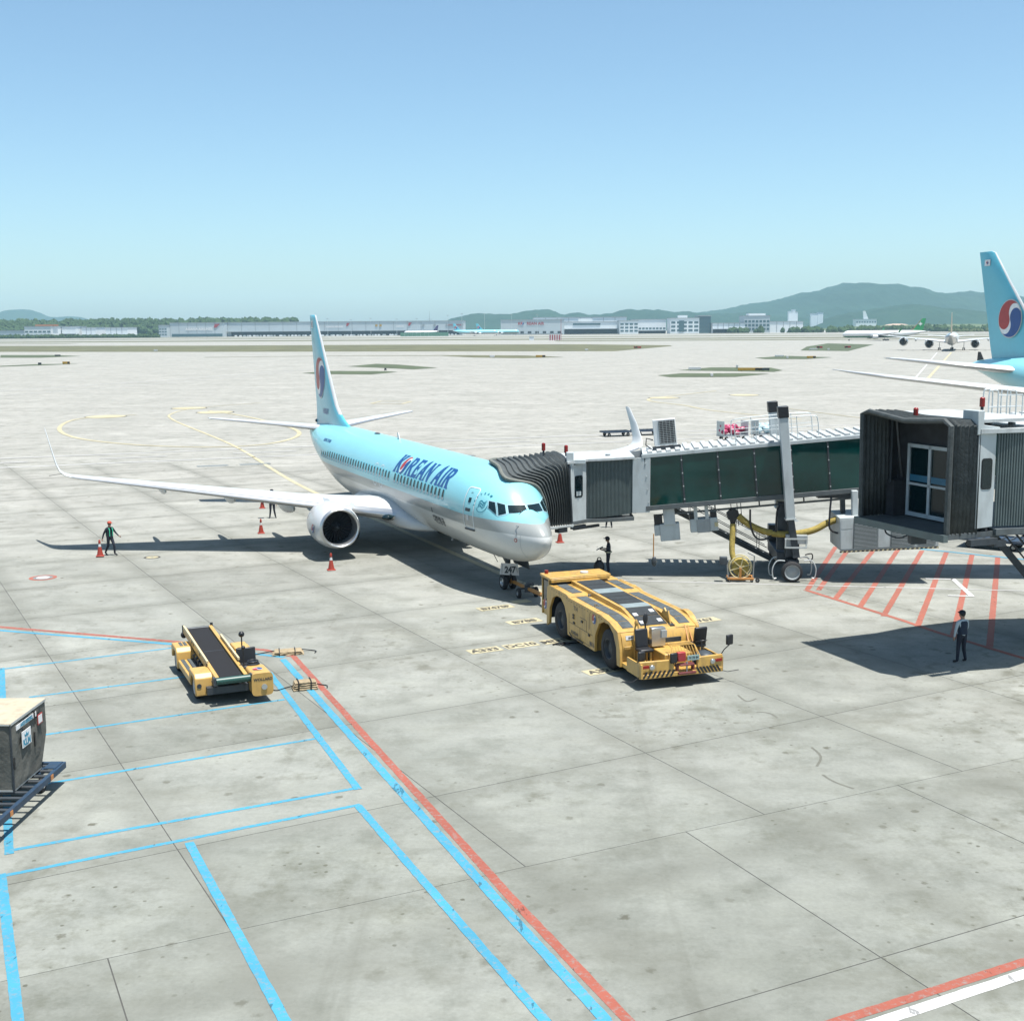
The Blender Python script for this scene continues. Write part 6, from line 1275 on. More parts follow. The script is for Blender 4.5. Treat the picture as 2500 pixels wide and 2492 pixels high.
# rear cab
MB().prism([(-5.55, -1.36, .55), (-6.42, -1.36, .55), (-6.45, -1.36, 1.2), (-6.30, -1.36, 1.94), (-5.55, -1.36, 1.94)], (0, 2.0, 0)).build('rear_cab', M['dark_steel'], TG)
MB().box((-5.90, -.25, 2.06), (1.10, 2.5, .10)).box((-5.36, -.25, 1.99), (.06, 2.4, .14)).build('cab_roof', Yw, TG, bevel=.02); MB().lathe([(0, .16), (.06, .16), (.09, 0)], (-5.85, .1, 2.11), (0, 0, 1), 16).build('roof_vent', M['white'], TG)
MB().bar((-6.38, -1.40, .55), (-6.38, -1.40, 2.0), .07, .07).bar((-5.66, -1.40, .55), (-5.66, -1.40, 2.0), .07, .07).bar((-6.38, -1.40, 1.05), (-5.66, -1.40, 1.05), .05, .07).bar((-6.38, -1.38, .8), (-5.66, -1.38, .8), .03, .5).build('cab_frame', Yw, TG); MB().box((-6.02, -1.385, 1.5), (.62, .03, .78)).build('cab_glass', M['glass_dark'], TG)
MB().cyl((-6.25, -1.3, 2.05), (-6.25, -1.3, 2.24), .075, n=12).build('beacon', M['red_lamp'], TG)
emblem(TG, lambda x, y, h: Vector((-6.02 + x, -1.43 - h, .98 + y)), .19, R(20), None)
MB().box((-6.0, 1.0, 1.2), (.9, .8, 1.3)).build('rear_engine_box', Yw, TG, bevel=.03)
for k in range(22):
    x = .1 - k * .25; MB().cyl((x, -1.46, on_deck(x) - .10), (x, -1.515, on_deck(x) - .10), .014, n=6).build('bolt', M['dark_steel'], TG)
for x in (-1.12, -3.47, -5.0): MB().box((x, -1.0, on_deck(x) + .003), (.012, .78, .006)).build('deck_seam', M['black'], TG, smooth=False)
MB().tube(spline([(-3.3, -1.53, .5), (-2.9, -1.56, .40), (-2.4, -1.55, .44), (-2.0, -1.53, .42)], 4), .018).build('air_line', M['black'], TG)
# wheels
for x in (0, -4.42):
    for y in (-1.20, 1.20): wheel(TG, (x, y, .70), .70, .50, (0, 1, 0), 'wheel', .52, 'dark_steel')
for x in (0, -4.42): MB().cyl((x, -1.2, .7), (x, 1.2, .7), .16, n=12).build('axle', M['dark_steel'], TG)
for x in (-.1, -4.5): MB().loft([[(x + 1.0 * math.cos(a), 1.42, .75 + 1.05 * math.sin(a)), (x + 1.0 * math.cos(a), 1.62, .75 + 1.05 * math.sin(a)), (x + .95 * math.cos(a), 1.62, .75 + 1.0 * math.sin(a)), (x + .95 * math.cos(a), 1.42, .75 + 1.0 * math.sin(a))] for a in [R(15 + 15 * k) for k in range(11)]]).build('mudguard', Yw, TG)
# front: counterweight face, platform, centre hood, bumper
MB().prism([(.86, -1.39, 1.50), (1.02, -1.39, 1.30), (1.10, -1.39, .95), (1.02, -1.39, .45), (.4, -1.39, .45), (.4, -1.39, 1.45)], (0, 2.78, 0)).build('front_face', Yw, TG, bevel=.015)
MB().box((1.125, 0, .99), (.05, 2.7, .10)).build('face_step', Yw, TG, bevel=.01)
MB().box((1.88, 0, .44), (1.7, 2.84, .14)).build('platform', Yw, TG, bevel=.01)
for y in (-1.0, 1.0): MB().box((1.75, y, .517), (1.2, .55, .014)).build('platform_tread', M['tread'], TG)
MB().box((1.65, .12, .72), (1.05, 1.0, .46)).build('hood', Yw, TG, bevel=.03)
for y0, y1 in ((-1.50, -.32), (.52, 1.46)):
    bp = MB().prism([(2.66 if abs(y0) > 1 else 2.72, y0, .36), (2.72, y1 if y0 < 0 else y1, .36), (2.72 if y0 < 0 else 2.66, y1, .92), (2.66 if y0 < 0 else 2.72, y0, .92)], (-.10, 0, 0)).build('bumper', Yw, TG, bevel=.02)
    n = 7
    for k in range(n):
        ya = lerp(y0 + .06, y1 - .16, k / (n - 1)); sg = 1 if y0 < 0 else -1
        MB().prism([(2.735, ya, .39), (2.735, ya + .075, .39), (2.735, ya + .075 + sg * .13, .60), (2.735, ya + sg * .13, .60)], (-.012, 0, 0)).build('hazard_stripe', M['black'], bp, smooth=False)
    yl = y0 + .40 if y0 < 0 else y1 - .40
    MB().cyl((2.70, yl, .74), (2.75, yl, .74), .085, n=16).sphere((2.74, yl, .74), (.03, .07, .07), 12, 8).build('headlight', M['alu'], bp); MB().box((2.725, yl - .22 if y0 < 0 else yl + .22, .76), (.03, .24, .10)).build('indicator_lamp', M['red_lamp'], bp, bevel=.01)
MB().box((2.2, -1.46, .62), (1.1, .06, .46)).build('side_sill', Yw, TG); MB().box((2.1, 1.43, .62), (1.2, .06, .46)).build('side_sill', Yw, TG)
hk = MB().box((2.68, .12, .46), (.30, .62, .07)).box((2.68, .12, .72), (.26, .5, .05)).box((2.62, -.16, .58), (.16, .06, .3)).box((2.62, .40, .58), (.16, .06, .3)).build('tow_hitch', mk('hitch_red', (.16, .035, .035), .6), TG, bevel=.01); MB().cyl((2.75, .12, .40), (2.75, .12, .82), .03).build('hitch_pin', M['steel'], hk)
MB().box((2.66, -.05, .98), (.16, .28, .30)).build('hitch_guard', M['sign_red'], TG, bevel=.02)
np_ = MB().box((2.73, .36, .93), (.02, .42, .16)).build('number_plate', mk('plate_green', (.30, .42, .40), .5), TG); mapped(text_poly('74 78 84', .10, bold=.003), lambda x, y: (2.745, .36 + x, .90 + y), step=None).build('plate_text', M['letter_dark'], np_)
# guard grid over the coupling
gx = [(2.55, -.36, .95), (2.20, -.10, 1.12), (1.85, -.05, 1.16)]
mb = MB().tube([(2.62, -.28, .92), (2.30, -.22, 1.22), (1.95, -.18, 1.25), (1.95, .58, 1.25), (2.30, .62, 1.22), (2.62, .66, .92)], .02)
for k in range(9): y = -.2 + k * .1; mb.tube([(2.62, y, .92), (2.30, y + .01, 1.22)], .011)
for k in range(4): x = 2.0 + k * .09; mb.tube([(x, -.18, 1.245), (x, .6, 1.245)], .011)
mb.build('guard_grid', Yw, TG)
# seats, wheel, cabinet, mirrors, lifting arm
def seat(x, y, rz):
    T_ = MB().at(Matrix.Translation((x, y, .52)) @ Matrix.Rotation(rz, 4, 'Z'))
    T_.box((0, 0, .48), (.46, .48, .11)).box((-.23, 0, .82), (.10, .46, .62), rot=Matrix.Rotation(R(-10), 4, 'Y'))
    s_ = T_.build('seat', M['black'], TG, bevel=.04)
    L_ = MB().at(Matrix.Translation((x, y, .52)) @ Matrix.Rotation(rz, 4, 'Z'))
    for dx in (-.15, .15):
        for dy in (-.16, .16): L_.box((dx, dy, .21), (.05, .05, .42))
    L_.build('seat_frame', Yw, s_)
    for k in range(4): MB().at(Matrix.Translation((x, y, .52)) @ Matrix.Rotation(rz, 4, 'Z')).box((-.172 - .02 * k, 0, .66 + .11 * k), (.02, .40, .06)).build('cushion_rib', M['black'], s_)
    return s_
seat(1.55, -.82, R(0)); seat(1.50, 1.12, R(180))
MB().tube(spline([(1.95 + .17 * math.cos(a), 1.05 + .17 * math.sin(a), 1.22 + .06 * math.cos(a)) for a in [2 * math.pi * k / 10 for k in range(11)]], 2), .018).tube([(1.95, 1.05, 1.22), (2.05, 1.05, .6)], .025).build('steering_wheel', M['black'], TG); MB().sphere((2.15, 1.05, .78), (.40, .30, .17), 14, 8).build('steering_console', M['dark_steel'], TG)
cbx = MB().box((1.22, -.20, 1.32), (.24, .50, .62)).build('control_cabinet', M['alu'], TG, bevel=.01); MB().box((1.36, -.02, 1.42), (.05, .2, .24)).build('switch_box', M['grey_paint'], cbx)
lp_ = MB().box((1.02, -1.02, 1.30), (.02, .46, .14), rot=Matrix.Rotation(R(-16), 4, 'Y')).build('id_plate', M['white'], TG); mapped(text_poly('#A1-3', .11, bold=.003), lambda x, y: (1.045 - y * .2, -1.02 + x, 1.27 + y), step=None).build('id_text', M['letter_dark'], lp_)
MB().tube(spline([(1.15, -.98, .6), (1.12, -.98, 1.5), (1.15, -.90, 1.85), (1.2, -.86, 1.6), (1.3, -.80, 1.45), (1.38, -.78, 1.0)], 4), .028).sphere((1.14, -.93, 1.82), (.06, .06, .12)).build('grab_rail', Yw, TG)
MB().tube([(1.05, -.55, 1.5), (1.02, -.55, 2.0)], .03).sphere((1.03, -.55, 1.9), (.05, .09, .2)).build('exhaust_flap', M['black'], TG); MB().prism([(.65, .56, 1.5), (-.1, .56, 1.7), (.15, .56, 2.0), (.28, .56, 1.9), (.45, .56, 1.95)], (0, .05, 0)).build('deck_bracket', Yw, TG)
MB().bar((.85, 1.0, 1.52), (1.25, .95, 1.0), .04, .04).bar((.85, 1.1, 1.5), (1.35, 1.12, .85), .04, .04).build('lifting_strut', M['orange_steel'], TG)
for x, y, z in ((2.72, -.34, .95), (2.45, -1.35, 1.02), (2.62, 1.72, 1.35)):
    mr = MB().box((x, y, z + .02), (.10, .26, .34), R(10)).build('mirror', M['black'], TG, bevel=.04); MB().tube([(x, y, z - .15), (x - .02, y - .18 if y > 0 else y + .1, z - .3), (x - .1, min(y, 1.46) if y > 0 else y + .1, .85)], .018).build('mirror_arm', M['black'], mr)
# side details
def tsx(s, x, z, sz): mapped(text_poly(s, sz, bold=.006), lambda u, v: (x + u, -1.506, z + v), step=None).build('side_lettering', M['letter_dark'], TG, smooth=False)
tsx('T14', -2.75, 1.42, .22); tsx('8816', -1.25, .48, .22); tsx('KOREAN', -2.85, .52, .17)
emblem(TG, lambda x, y, h: Vector((-1.05 + x, -1.505 - h, 1.50 + y)), .17, R(20), None)
def groove(x0, x1, z0, z1): MB().box(((x0 + x1) / 2, -1.503, (z0 + z1) / 2), (max(x1 - x0, .014), .006, max(z1 - z0, .014))).build('panel_gap', M['black'], TG, smooth=False)
for a in ((-3.4, -1.2, .88, .88), (-3.4, -3.4, .45, 1.2), (-2.35, -2.35, .45, .88), (-2.35, -1.75, 1.28, 1.28), (-1.75, -1.75, .88, 1.28), (-3.3, -1.4, .44, .44), (-1.45, -1.45, 1.05, 1.62)): groove(*a)
for x, z in ((-2.9, .95), (-2.15, 1.16), (-1.5, .82), (-2.95, 1.12), (-2.95, 1.22)): MB().box((x, -1.515, z), (.13, .03, .07)).build('latch', M['black'], TG)
for x, y in ((-1.85, -1.1), (-3.35, -.72)): MB().cyl((x, y, on_deck(x)), (x, y, on_deck(x) + .09), .06).build('filler_cap', M['steel'], TG)
for x, y in ((2.6, 1.95), (2.6, -2.25)): MB().tube([(x, y * .66, .42), (x + .2, y * .8, .36), (x + .25, y, .40)], .012).build('ground_wire', M['black'], TG)
# tow bar between tug and nose gear
TB = thing('tow_bar', 'orange tow bar on small wheels joining the nose gear to the tug', 'tow bar', (0.4, 51.4, 0))
ta, tb = Vector((-.10, 53.55, .34)), Vector((2.35, 46.9, .55))
def tbw(mb, nm, m_, **k): mb.v = [tuple(Vector(p) - Vector(ORG[TB.name])) for p in mb.v]; return mb.build(nm, M[m_] if isinstance(m_, str) else m_, TB, **k)
tbw(MB().cyl(ta, tb, .085, n=12), 'bar', 'orange_steel'); md = ta.lerp(tb, .30); td = (tb - ta).normalized(); tn = Vector((td.y, -td.x, 0))
tbw(MB().cyl(ta + Vector((-.05, .1, 0)), ta.lerp(tb, .05), .13, n=10).bar(ta + tn * .3, ta - tn * .3, .08, .1), 'towing_head', 'orange_steel'); tbw(MB().box(md, (.24, .5, .26)).bar(md + tn * .42, md - tn * .42, .06, .06), 'wheel_frame', 'dark_steel')
for sg in (-1, 1): p = md + tn * .4 * sg; wheel(TB, Vector((p.x - .4, p.y - 51.4, .22)), .22, .14, tuple(tn), 'wheel', .5, 'steel')
tbw(MB().cyl(md + Vector((0, 0, .2)), md + td * .6 + Vector((0, 0, .28)), .07, n=8), 'hydraulic_jack', 'dark_steel'); tbw(MB().tube([tb, tb + td * .2], .07), 'towing_eye', 'steel')

# ------------------------------------------------------------------ belt loader
BE = thing('belt_loader', 'yellow belt loader with a long black conveyor in the blue bays', 'belt loader', (-10.08, 37.28, 0), R(-65.9))
def bb(mb, nm, m_, **k): return mb.build(nm, M[m_] if isinstance(m_, str) else m_, BE, **k)
M['loader_yellow'] = mk('loader_yellow', (.56, .345, .10), .4, var=.08, scale=2, dirt=.25)
for x in (0, -3.48):
    for y in (.16, 1.95): wheel(BE, (x, y, .36), .36, .24, (0, 1, 0), 'wheel', .6, 'white')
bb(MB().box((-1.6, 1.05, .42), (5.0, 1.5, .22)), 'chassis', 'dark_steel')
for x in (.05, -3.45):
    S = [(x - .55, .42), (x - .55, .78), (x - .42, .90), (x + .40, .90), (x + .56, .78), (x + .62, .40), (x + .62, .24), (x + .46, .24), (x + .42, .52), (x + .2, .74), (x - .2, .74), (x - .42, .52), (x - .44, .42)]
    bb(MB().prism([(a, -.02, b) for a, b in S], (0, .56, 0)), 'fender', 'loader_yellow', bevel=.03)
bb(MB().prism([(-.5, .02, .30), (-2.95, .02, .30), (-2.95, .02, .52), (-.5, .02, .52)], (0, .60, 0)), 'running_board', 'loader_yellow', bevel=.02)
for y in (.16, .40): bb(MB().box((-1.75, y, .525), (2.2, .13, .012)), 'tread_strip', 'tread')
for y in (.22, .36): bb(MB().box((-3.5, y, .906), (.5, .1, .012)), 'tread_strip', 'tread')
ba, bbv = Vector((1.10, 1.02, .80)), Vector((-4.75, 1.02, 1.06))
bb(MB().bar(ba, bbv, .70, .10), 'conveyor_belt', mk('belt_rubber', (.005, .005, .007), .9, var=.25, scale=3)); bb(MB().box((-1.85, 1.02, .9805), (.03, .69, .004), rot=Matrix.Rotation(R(2.5), 4, 'Y')), 'belt_seam', 'dark_steel')
for y in (.58, 1.46):
    d_ = Vector((0, y - 1.02, 0)); bb(MB().bar(ba + d_ + Vector((-.02, 0, .0)), bbv + d_, .12, .20), 'conveyor_rail', 'loader_yellow', bevel=.01); bb(MB().bar(ba.lerp(bbv, .22) + d_ * 1.12 + Vector((0, 0, .20)), ba.lerp(bbv, .98 if y < 1 else .72) + d_ * 1.12 + Vector((0, 0, .18)), .06, .08), 'side_guide', mk('guide_cream', (.62, .53, .32), .45))
    for t in (.25, .45, .65, .7): bb(MB().bar(ba.lerp(bbv, t) + d_ * 1.12 + Vector((0, 0, .02)), ba.lerp(bbv, t) + d_ * 1.12 + Vector((0, 0, .2)), .04, .04), 'guide_post', 'dark_steel')
bb(MB().cyl((1.22, .52, .80), (1.22, 1.56, .80), .11, n=16), 'end_roller', mk('roller_green', (.02, .075, .06), .4)); bb(MB().cyl((-4.84, .62, 1.06), (-4.84, 1.42, 1.06), .07, n=12), 'head_roller', 'dark_steel'); bb(MB().box((1.2, .47, .80), (.22, .08, .24)).box((1.2, 1.61, .80), (.22, .08, .24)), 'roller_bracket', 'dark_steel')
for x, y in ((-4.86, .55), (-4.86, 1.52)): bb(MB().cyl((x, y, 1.0), (x, y, 1.22), .05).sphere((x, y, .88), (.11, .11, .12)), 'rubber_buffer', 'rubber')
mb = MB()
for k in range(10): x = .8 - k * .42; mb.cyl((x, .54, .62), (x, .50, .74), .06, n=8).bar((x, .56, .5), (x - .2, .56, .8), .03, .03)
bb(mb, 'lift_linkage', 'dark_steel'); bb(MB().bar((.7, .55, .45), (-3.8, .55, .78), .07, .10), 'lift_arm', 'loader_yellow')
# engine cover with rounded nose at the right front, seat, dash, rear box
S = []
for x, r_ in ((1.42, .12), (1.36, .2), (1.2, .24), (.45, .24), (.40, .22)):
    S.append([(x, 1.90 + (.36 - (r_ if x > 1.3 else .22) * .2) * math.copysign(abs(math.cos(a)) ** .35, math.cos(a)), .60 + .36 * math.copysign(abs(math.sin(a)) ** .35, math.sin(a))) for a in [2 * math.pi * k / 28 for k in range(28)]])
ec = bb(MB().loft(S), 'engine_cover', 'loader_yellow', sharp=50)
emblem(ec, lambda x, y, h: Vector((.92 + y * 1.0, 1.86 + x, .965 + h)), .15, R(20), None)
mapped(text_poly('WOLLARD', .12, bold=.004), lambda x, y: (1.428, 1.92 + x, .72 + y), step=None).build('maker_lettering', M['letter_dark'], ec); MB().cyl((1.40, 1.95, .52), (1.46, 1.95, .52), .09).build('headlight', M['alu'], ec); MB().cyl((.64, .10, .56), (.68, .10, .56), .07).build('headlight', M['letter_dark'], BE)
bb(MB().box((-.55, 1.86, .50), (1.6, .72, .30)), 'seat_platform', mk('cream_plate', (.62, .60, .52), .5), bevel=.02); bb(MB().box((-.75, 1.86, .92), (.12, .62, .66), rot=Matrix.Rotation(R(-8), 4, 'Y')), 'seat_back', 'black', bevel=.03); bb(MB().box((-.45, 1.86, .72), (.5, .6, .12)), 'seat_cushion', 'black', bevel=.03)
bb(MB().box((-1.75, 1.9, .62), (1.2, .7, .72)).box((-1.9, 1.9, 1.02), (.8, .5, .12)), 'tool_box', 'loader_yellow', bevel=.04)
bb(MB().tube(spline([(.30 + .16 * math.cos(a), 1.86 + .16 * math.sin(a), 1.06) for a in [2 * math.pi * k / 10 for k in range(11)]], 2), .02).tube([(.30, 1.86, 1.06), (.42, 1.86, .8)], .03).sphere((.32, 1.86, .98), (.18, .22, .09)), 'steering_wheel', 'black')
bb(MB().tube([(.25, 1.58, .9), (.25, 1.58, 1.5)], .018).sphere((.25, 1.58, 1.52), .07), 'lamp_post', 'black'); bb(MB().tube([(-1.35, 1.86, 1.0), (-1.35, 1.86, 1.50)], .022).sphere((-1.35, 1.86, 1.56), .10, 12, 8), 'mirror_ball', 'black')
# ------------------------------------------------------------------ cargo container on its dolly
UD = thing('container_dolly', 'dark blue roller dolly under the grey cargo container at the left edge', 'dolly', (-12.9, 28.6, 0), R(-2))
M['dolly_blue'] = mk('dolly_blue', (.018, .045, .085), .55, var=.25, dirt=.3)
x1 = 1.35
MB().box((x1, -.6, .50), (.10, 4.2, .16)).box((-x1, -.6, .50), (.10, 4.2, .16)).box((0, 1.45, .50), (2.6, .10, .16)).box((0, -2.65, .50), (2.6, .10, .16)).build('frame', M['dolly_blue'], UD, bevel=.01)
for k in range(11): MB().cyl((-x1 + .05, -2.3 + k * .36, .52), (x1 - .05, -2.3 + k * .36, .52), .045, n=10).build('roller', M['dark_steel'], UD)
for y in (-1.7, .6): MB().box((x1 + .056, y, .50), (.012, .14, .12)).build('reflector', mk('reflector_orange', (.55, .22, .06), .4), UD)
for x in (-1.0, 1.0):
    for y in (-1.9, .9): wheel(UD, (x, y, .19), .19, .12, (1, 0, 0), 'wheel', .5, 'steel')
MB().box((0, 1.05, .46), (2.0, .5, .10)).build('turntable', M['dolly_blue'], UD); MB().box((x1 - .16, 1.2, .585), (.3, .5, .03)).build('corner_plate', M['dolly_blue'], UD)
MB().tube([(0, 1.5, .45), (0, 2.9, .35)], .04).build('draw_bar', M['dolly_blue'], UD)
UL = thing('cargo_container', 'worn grey canvas-sided cargo container with a pale top and airline patch on the dolly', 'container', (-12.9, 28.6, .575), R(-2))
M['canvas'] = mk('grey_canvas', (.115, .115, .10), .85, var=.3, scale=1.6, bump=.7, bscale=3, dirt=.3); M['uld_top'] = mk('pale_container_top', (.47, .40, .29), .7, var=.08, scale=2, dirt=.35); M['uld_rim'] = mk('aluminium_rim', (.6, .62, .62), .4, metal=.5)
X1, Y0, Y1, ZH = .98, -.58, 1.42, 1.66
mb = MB(); rnd2 = random.Random(4)
def wall_grid(fn, nu=10, nv=8, amp=.03):
    V_ = []; 
    for i in range(nu + 1):
        for j in range(nv + 1):
            p, n_ = fn(i / nu, j / nv); e = amp * (vnoise(i * .7, j * .45, 3) - .4) if 0 < i < nu and 0 < j < nv else 0; V_.append(tuple(Vector(p) + Vector(n_) * e))
    return MB().add(V_, [(i * (nv + 1) + j, (i + 1) * (nv + 1) + j, (i + 1) * (nv + 1) + j + 1, i * (nv + 1) + j + 1) for i in range(nu) for j in range(nv)])
def yfar(z): return Y1 - max(0, (.85 - z) / .85) * .42
def ULp(mb, nm, m_, **k): return mb.build(nm, M[m_], UL, **k)
ULp(MB().box((-.55, .42 - .2, .02), (3.05, 1.62, .04)), 'base_plate', 'uld_rim')
sd = ULp(wall_grid(lambda u, v: ((X1, lerp(Y0, yfar(v * ZH), u), .04 + v * (ZH - .06)), (1, 0, 0)), 16, 14, .07), 'canvas_side', 'canvas', sharp=180)
ULp(wall_grid(lambda u, v: ((lerp(X1, -1.9, u), Y0, .04 + v * (ZH - .06)), (0, -1, 0)), 20, 12, .05), 'canvas_end', 'canvas', sharp=180); ULp(wall_grid(lambda u, v: ((lerp(X1, -1.9, u), yfar(v * ZH), .04 + v * (ZH - .06)), (0, 1, 0)), 12, 10, .03), 'canvas_back', 'canvas', sharp=180)
ULp(MB().box((-.46, (Y0 + Y1) / 2, ZH + .01), (2.92, Y1 - Y0 + .04, .05)), 'container_top', 'uld_top', bevel=.01)
ULp(MB().bar((X1 + .01, Y0, ZH + .0), (X1 + .01, Y1, ZH), .03, .06).bar((X1, Y0 - .01, ZH), (-1.9, Y0 - .01, ZH), .06, .03), 'top_rim', 'uld_rim'); ULp(MB().bar((X1, Y0, 0), (X1, Y0, ZH), .04, .04), 'corner_post', 'dark_steel')
for y, z0, z1 in ((.62, .72, 1.08), (.66, 1.42, 1.62), (-.56, .55, .85)): ULp(MB().box((X1 + .05, y, (z0 + z1) / 2), (.02, .06, z1 - z0)), 'strap', 'black')
pt = ULp(MB().box((X1 + .065, .12, 1.12), (.012, .50, .40)), 'airline_patch', 'em_white'); M['patch_blue'] = mk('patch_blue', (.03, .25, .38), .6)
mapped(text_poly('KLM', .22, bold=.012), lambda x, y: (X1 + .074, .12 + x, .955 + y), step=None).build('patch_lettering', M['patch_blue'], pt); MB().prism([(X1 + .074, .02, 1.16), (X1 + .074, .22, 1.16), (X1 + .074, .24, 1.24), (X1 + .074, .17, 1.20), (X1 + .074, .12, 1.27), (X1 + .074, .07, 1.20), (X1 + .074, 0, 1.24)], (.004, 0, 0)).build('patch_crown', M['patch_blue'], pt)
cdp = ULp(MB().box((X1 + .04, .22, 1.50), (.012, 1.15, .12)), 'code_strip', 'em_white'); mapped(text_poly('AKE10352KL', .13, bold=.008), lambda x, y: (X1 + .05, .22 + x, 1.46 + y), step=None).build('code_lettering', M['patch_blue'], cdp)
lb = ULp(MB().box((X1 + .06, .95, 1.32), (.012, .28, .26)), 'warning_label', 'em_red'); MB().box((X1 + .068, .95, 1.32), (.006, .22, .20)).build('label_face', M['em_white'], lb)
# ------------------------------------------------------------------ small things on the apron
M['tarp'] = mk('tan_tarp', (.33, .26, .16), .85, var=.2, scale=5, bump=.6, bscale=9)
def bundle(loc, rz, label, L_, W_, H_, seed):
    T = thing('tarp_bundle', label, 'bundle', (*loc, 0), rz, 'folded tarps by the blue bays'); rn = random.Random(seed)
    for k in range(4):
        mb = MB(); z0 = H_ * k / 4; S = []
        for i in range(9):
            t = i / 8; w_ = W_ * (.5 + .06 * rn.uniform(-1, 1)) * (1 - .06 * k); S.append([(lerp(-L_ / 2, L_ / 2, t) * (1 - .05 * k), w_ * math.copysign(abs(math.cos(a)) ** .5, math.cos(a)), z0 + H_ / 8 + (H_ / 7.5) * math.copysign(abs(math.sin(a)) ** .6, math.sin(a)) * (1 if 0 < i < 8 else .6) + rn.uniform(-.006, .006)) for a in [2 * math.pi * q / 12 for q in range(12)]])
        mb.loft(S).build('fold', M['tarp'], T, sharp=60)
    for x in (-L_ * .28, L_ * .22): MB().tube(spline([(x, -W_ * .56, .02), (x, -W_ * .53, H_), (x, 0, H_ + .035), (x, W_ * .53, H_), (x, W_ * .56, .02)], 4), .016).build('strap', M['black'], T)
    MB().tube(spline([(L_ * .45, .1, .1), (L_ * .7, .2, .03), (L_ * .9, .05, .02), (L_ * .85, -.2, .02)], 5), .018).build('loose_rope', M['black'], T); MB().tube(spline([(-L_ * .45, .1, .1), (-L_ * .75, .2, .03), (-L_ * 1.1, .05, .02), (-L_ * 1.3, .2, .02)], 5), .018).build('loose_rope', M['black'], T)
bundle((-8.05, 42.62), R(12), 'flat folded tan tarp bundle behind the belt loader', 1.1, .62, .13, 1)
bundle((-6.72, 38.25), R(18), 'thick tied tan tarp bundle on the blue line beside the belt loader', 0.8, .46, .28, 2)
def cone(loc, label, scale=1., tilt=0, group='traffic cones on the stand'):
    T = thing('traffic_cone', label, 'cone', loc, R(15), group); T.scale = (scale,) * 3; T.rotation_euler = (0, R(tilt), R(15))
    MB().box((0, 0, .025), (.40, .40, .05)).build('base', M['cone'], T, bevel=.02); MB().lathe([(.05, .165), (.10, .15), (.50, .075)], (0, 0, 0), (0, 0, 1), 20).build('body', M['cone'], T)
    MB().lathe([(.50, .0765), (.64, .055)], (0, 0, 0), (0, 0, 1), 20).build('white_sleeve', M['white'], T); MB().lathe([(.64, .055), (.66, .06), (.80, .055), (.86, .02), (.86, 0)], (0, 0, 0), (0, 0, 1), 20).build('tip', M['cone'], T)
cone((-8.72, 57.92, 0), 'orange and white traffic cone standing in front of the engine', .98); cone((-14.30, 68.87, 0), 'orange traffic cone under the wing, left of the engine', .98)
cone((2.57, 65.1, 0), 'orange traffic cone beyond the nose under the bellows canopy'); cone((-21.17, 61.93, .03), 'orange traffic cone held by the worker in the red cap', 1.0); cone((-15.35, 74.55, .62), 'orange traffic cone carried by the worker behind the wing', .9)
# hose reel cart
HR = thing('hose_reel_cart', 'orange hose reel cart with a cream spoked wheel under the glass bridge', 'hose reel', (10.35, 54.7, 0), TA)
ro = MB()
for y in (-.22, .22):
    ro.tube([(.50 * math.cos(a), y, .66 + .50 * math.sin(a)) for a in [2 * math.pi * k / 28 for k in range(28)]], .028, 8, closed=True)
    for k in range(6): a = math.pi * k / 3 + .3; ro.bar((0, y, .66), (.5 * math.cos(a), y, .66 + .5 * math.sin(a)), .05, .035)
ro.cyl((0, -.26, .66), (0, .26, .66), .07).build('reel_wheel', M['reel_yellow'], HR); MB().lathe([(0, .1), (0, .36), (.12, .40), (.32, .40), (.40, .36), (.40, .1)], (0, -.2, .66), (0, 1, 0), 24).build('hose_coil', M['hose'], HR)
MB().box((0, -.34, .16), (1.1, .08, .10)).box((0, .34, .16), (1.1, .08, .10)).box((-.55, 0, .16), (.08, .7, .10)).box((.55, 0, .16), (.08, .7, .10)).box((-.02, -.34, .42), (.10, .07, .5)).build('frame', M['orange_steel'], HR, bevel=.01)
MB().tube([(.55, -.3, .2), (.60, -.3, 1.2), (.3, -.3, 1.35)], .03).tube([(-.55, -.3, .2), (-.62, -.3, .9)], .03).build('push_handle', M['steel'], HR)
for x in (-.5, .5):
    for y in (-.34, .34): wheel(HR, (x, y, .07), .07, .06, (0, 1, 0), 'castor', .4)
wheel(HR, (.75, -.35, .10), .10, .07, (0, 1, 0), 'castor', .4); MB().box((-.78, -.25, .98), (.34, .28, .34)).build('control_box', M['dark_steel'], HR, bevel=.02)
# empty dollies, baggage carts behind the bridges
def flat_dolly(loc, rz, label, n=2):
    T = thing('flat_dolly', label, 'dolly', (*loc, 0), rz, 'empty dollies')
    MB().box((0, 0, .45), (3.2, 1.7, .10)).box((0, -.8, .52), (3.2, .08, .08)).box((0, .8, .52), (3.2, .08, .08)).build('deck_frame', M['dolly_blue'], T, bevel=.01)
    for k in range(7): MB().cyl((-1.4 + k * .46, -.78, .53), (-1.4 + k * .46, .78, .53), .05, n=8).build('roller', M['dark_steel'], T)
    for x in (-1.1, 1.1):
        for y in (-.6, .6): wheel(T, (x, y, .19), .19, .12, (0, 1, 0), 'wheel', .5)
    MB().tube([(1.6, 0, .42), (2.6, 0, .3)], .04).build('draw_bar', M['dolly_blue'], T)
flat_dolly((11.2, 130.6), R(20), 'dark empty dolly on the service road behind the glass bridge, left one'); flat_dolly((14.6, 131.9), R(20), 'dark empty dolly on the service road close behind the far winglet')
flat_dolly((25.0, 62.6), R(-35), 'dark blue empty dolly at the right edge beside the bridge stairs'); flat_dolly((26.6, 65.3), R(-30), 'dark blue empty dolly farther back at the right edge')
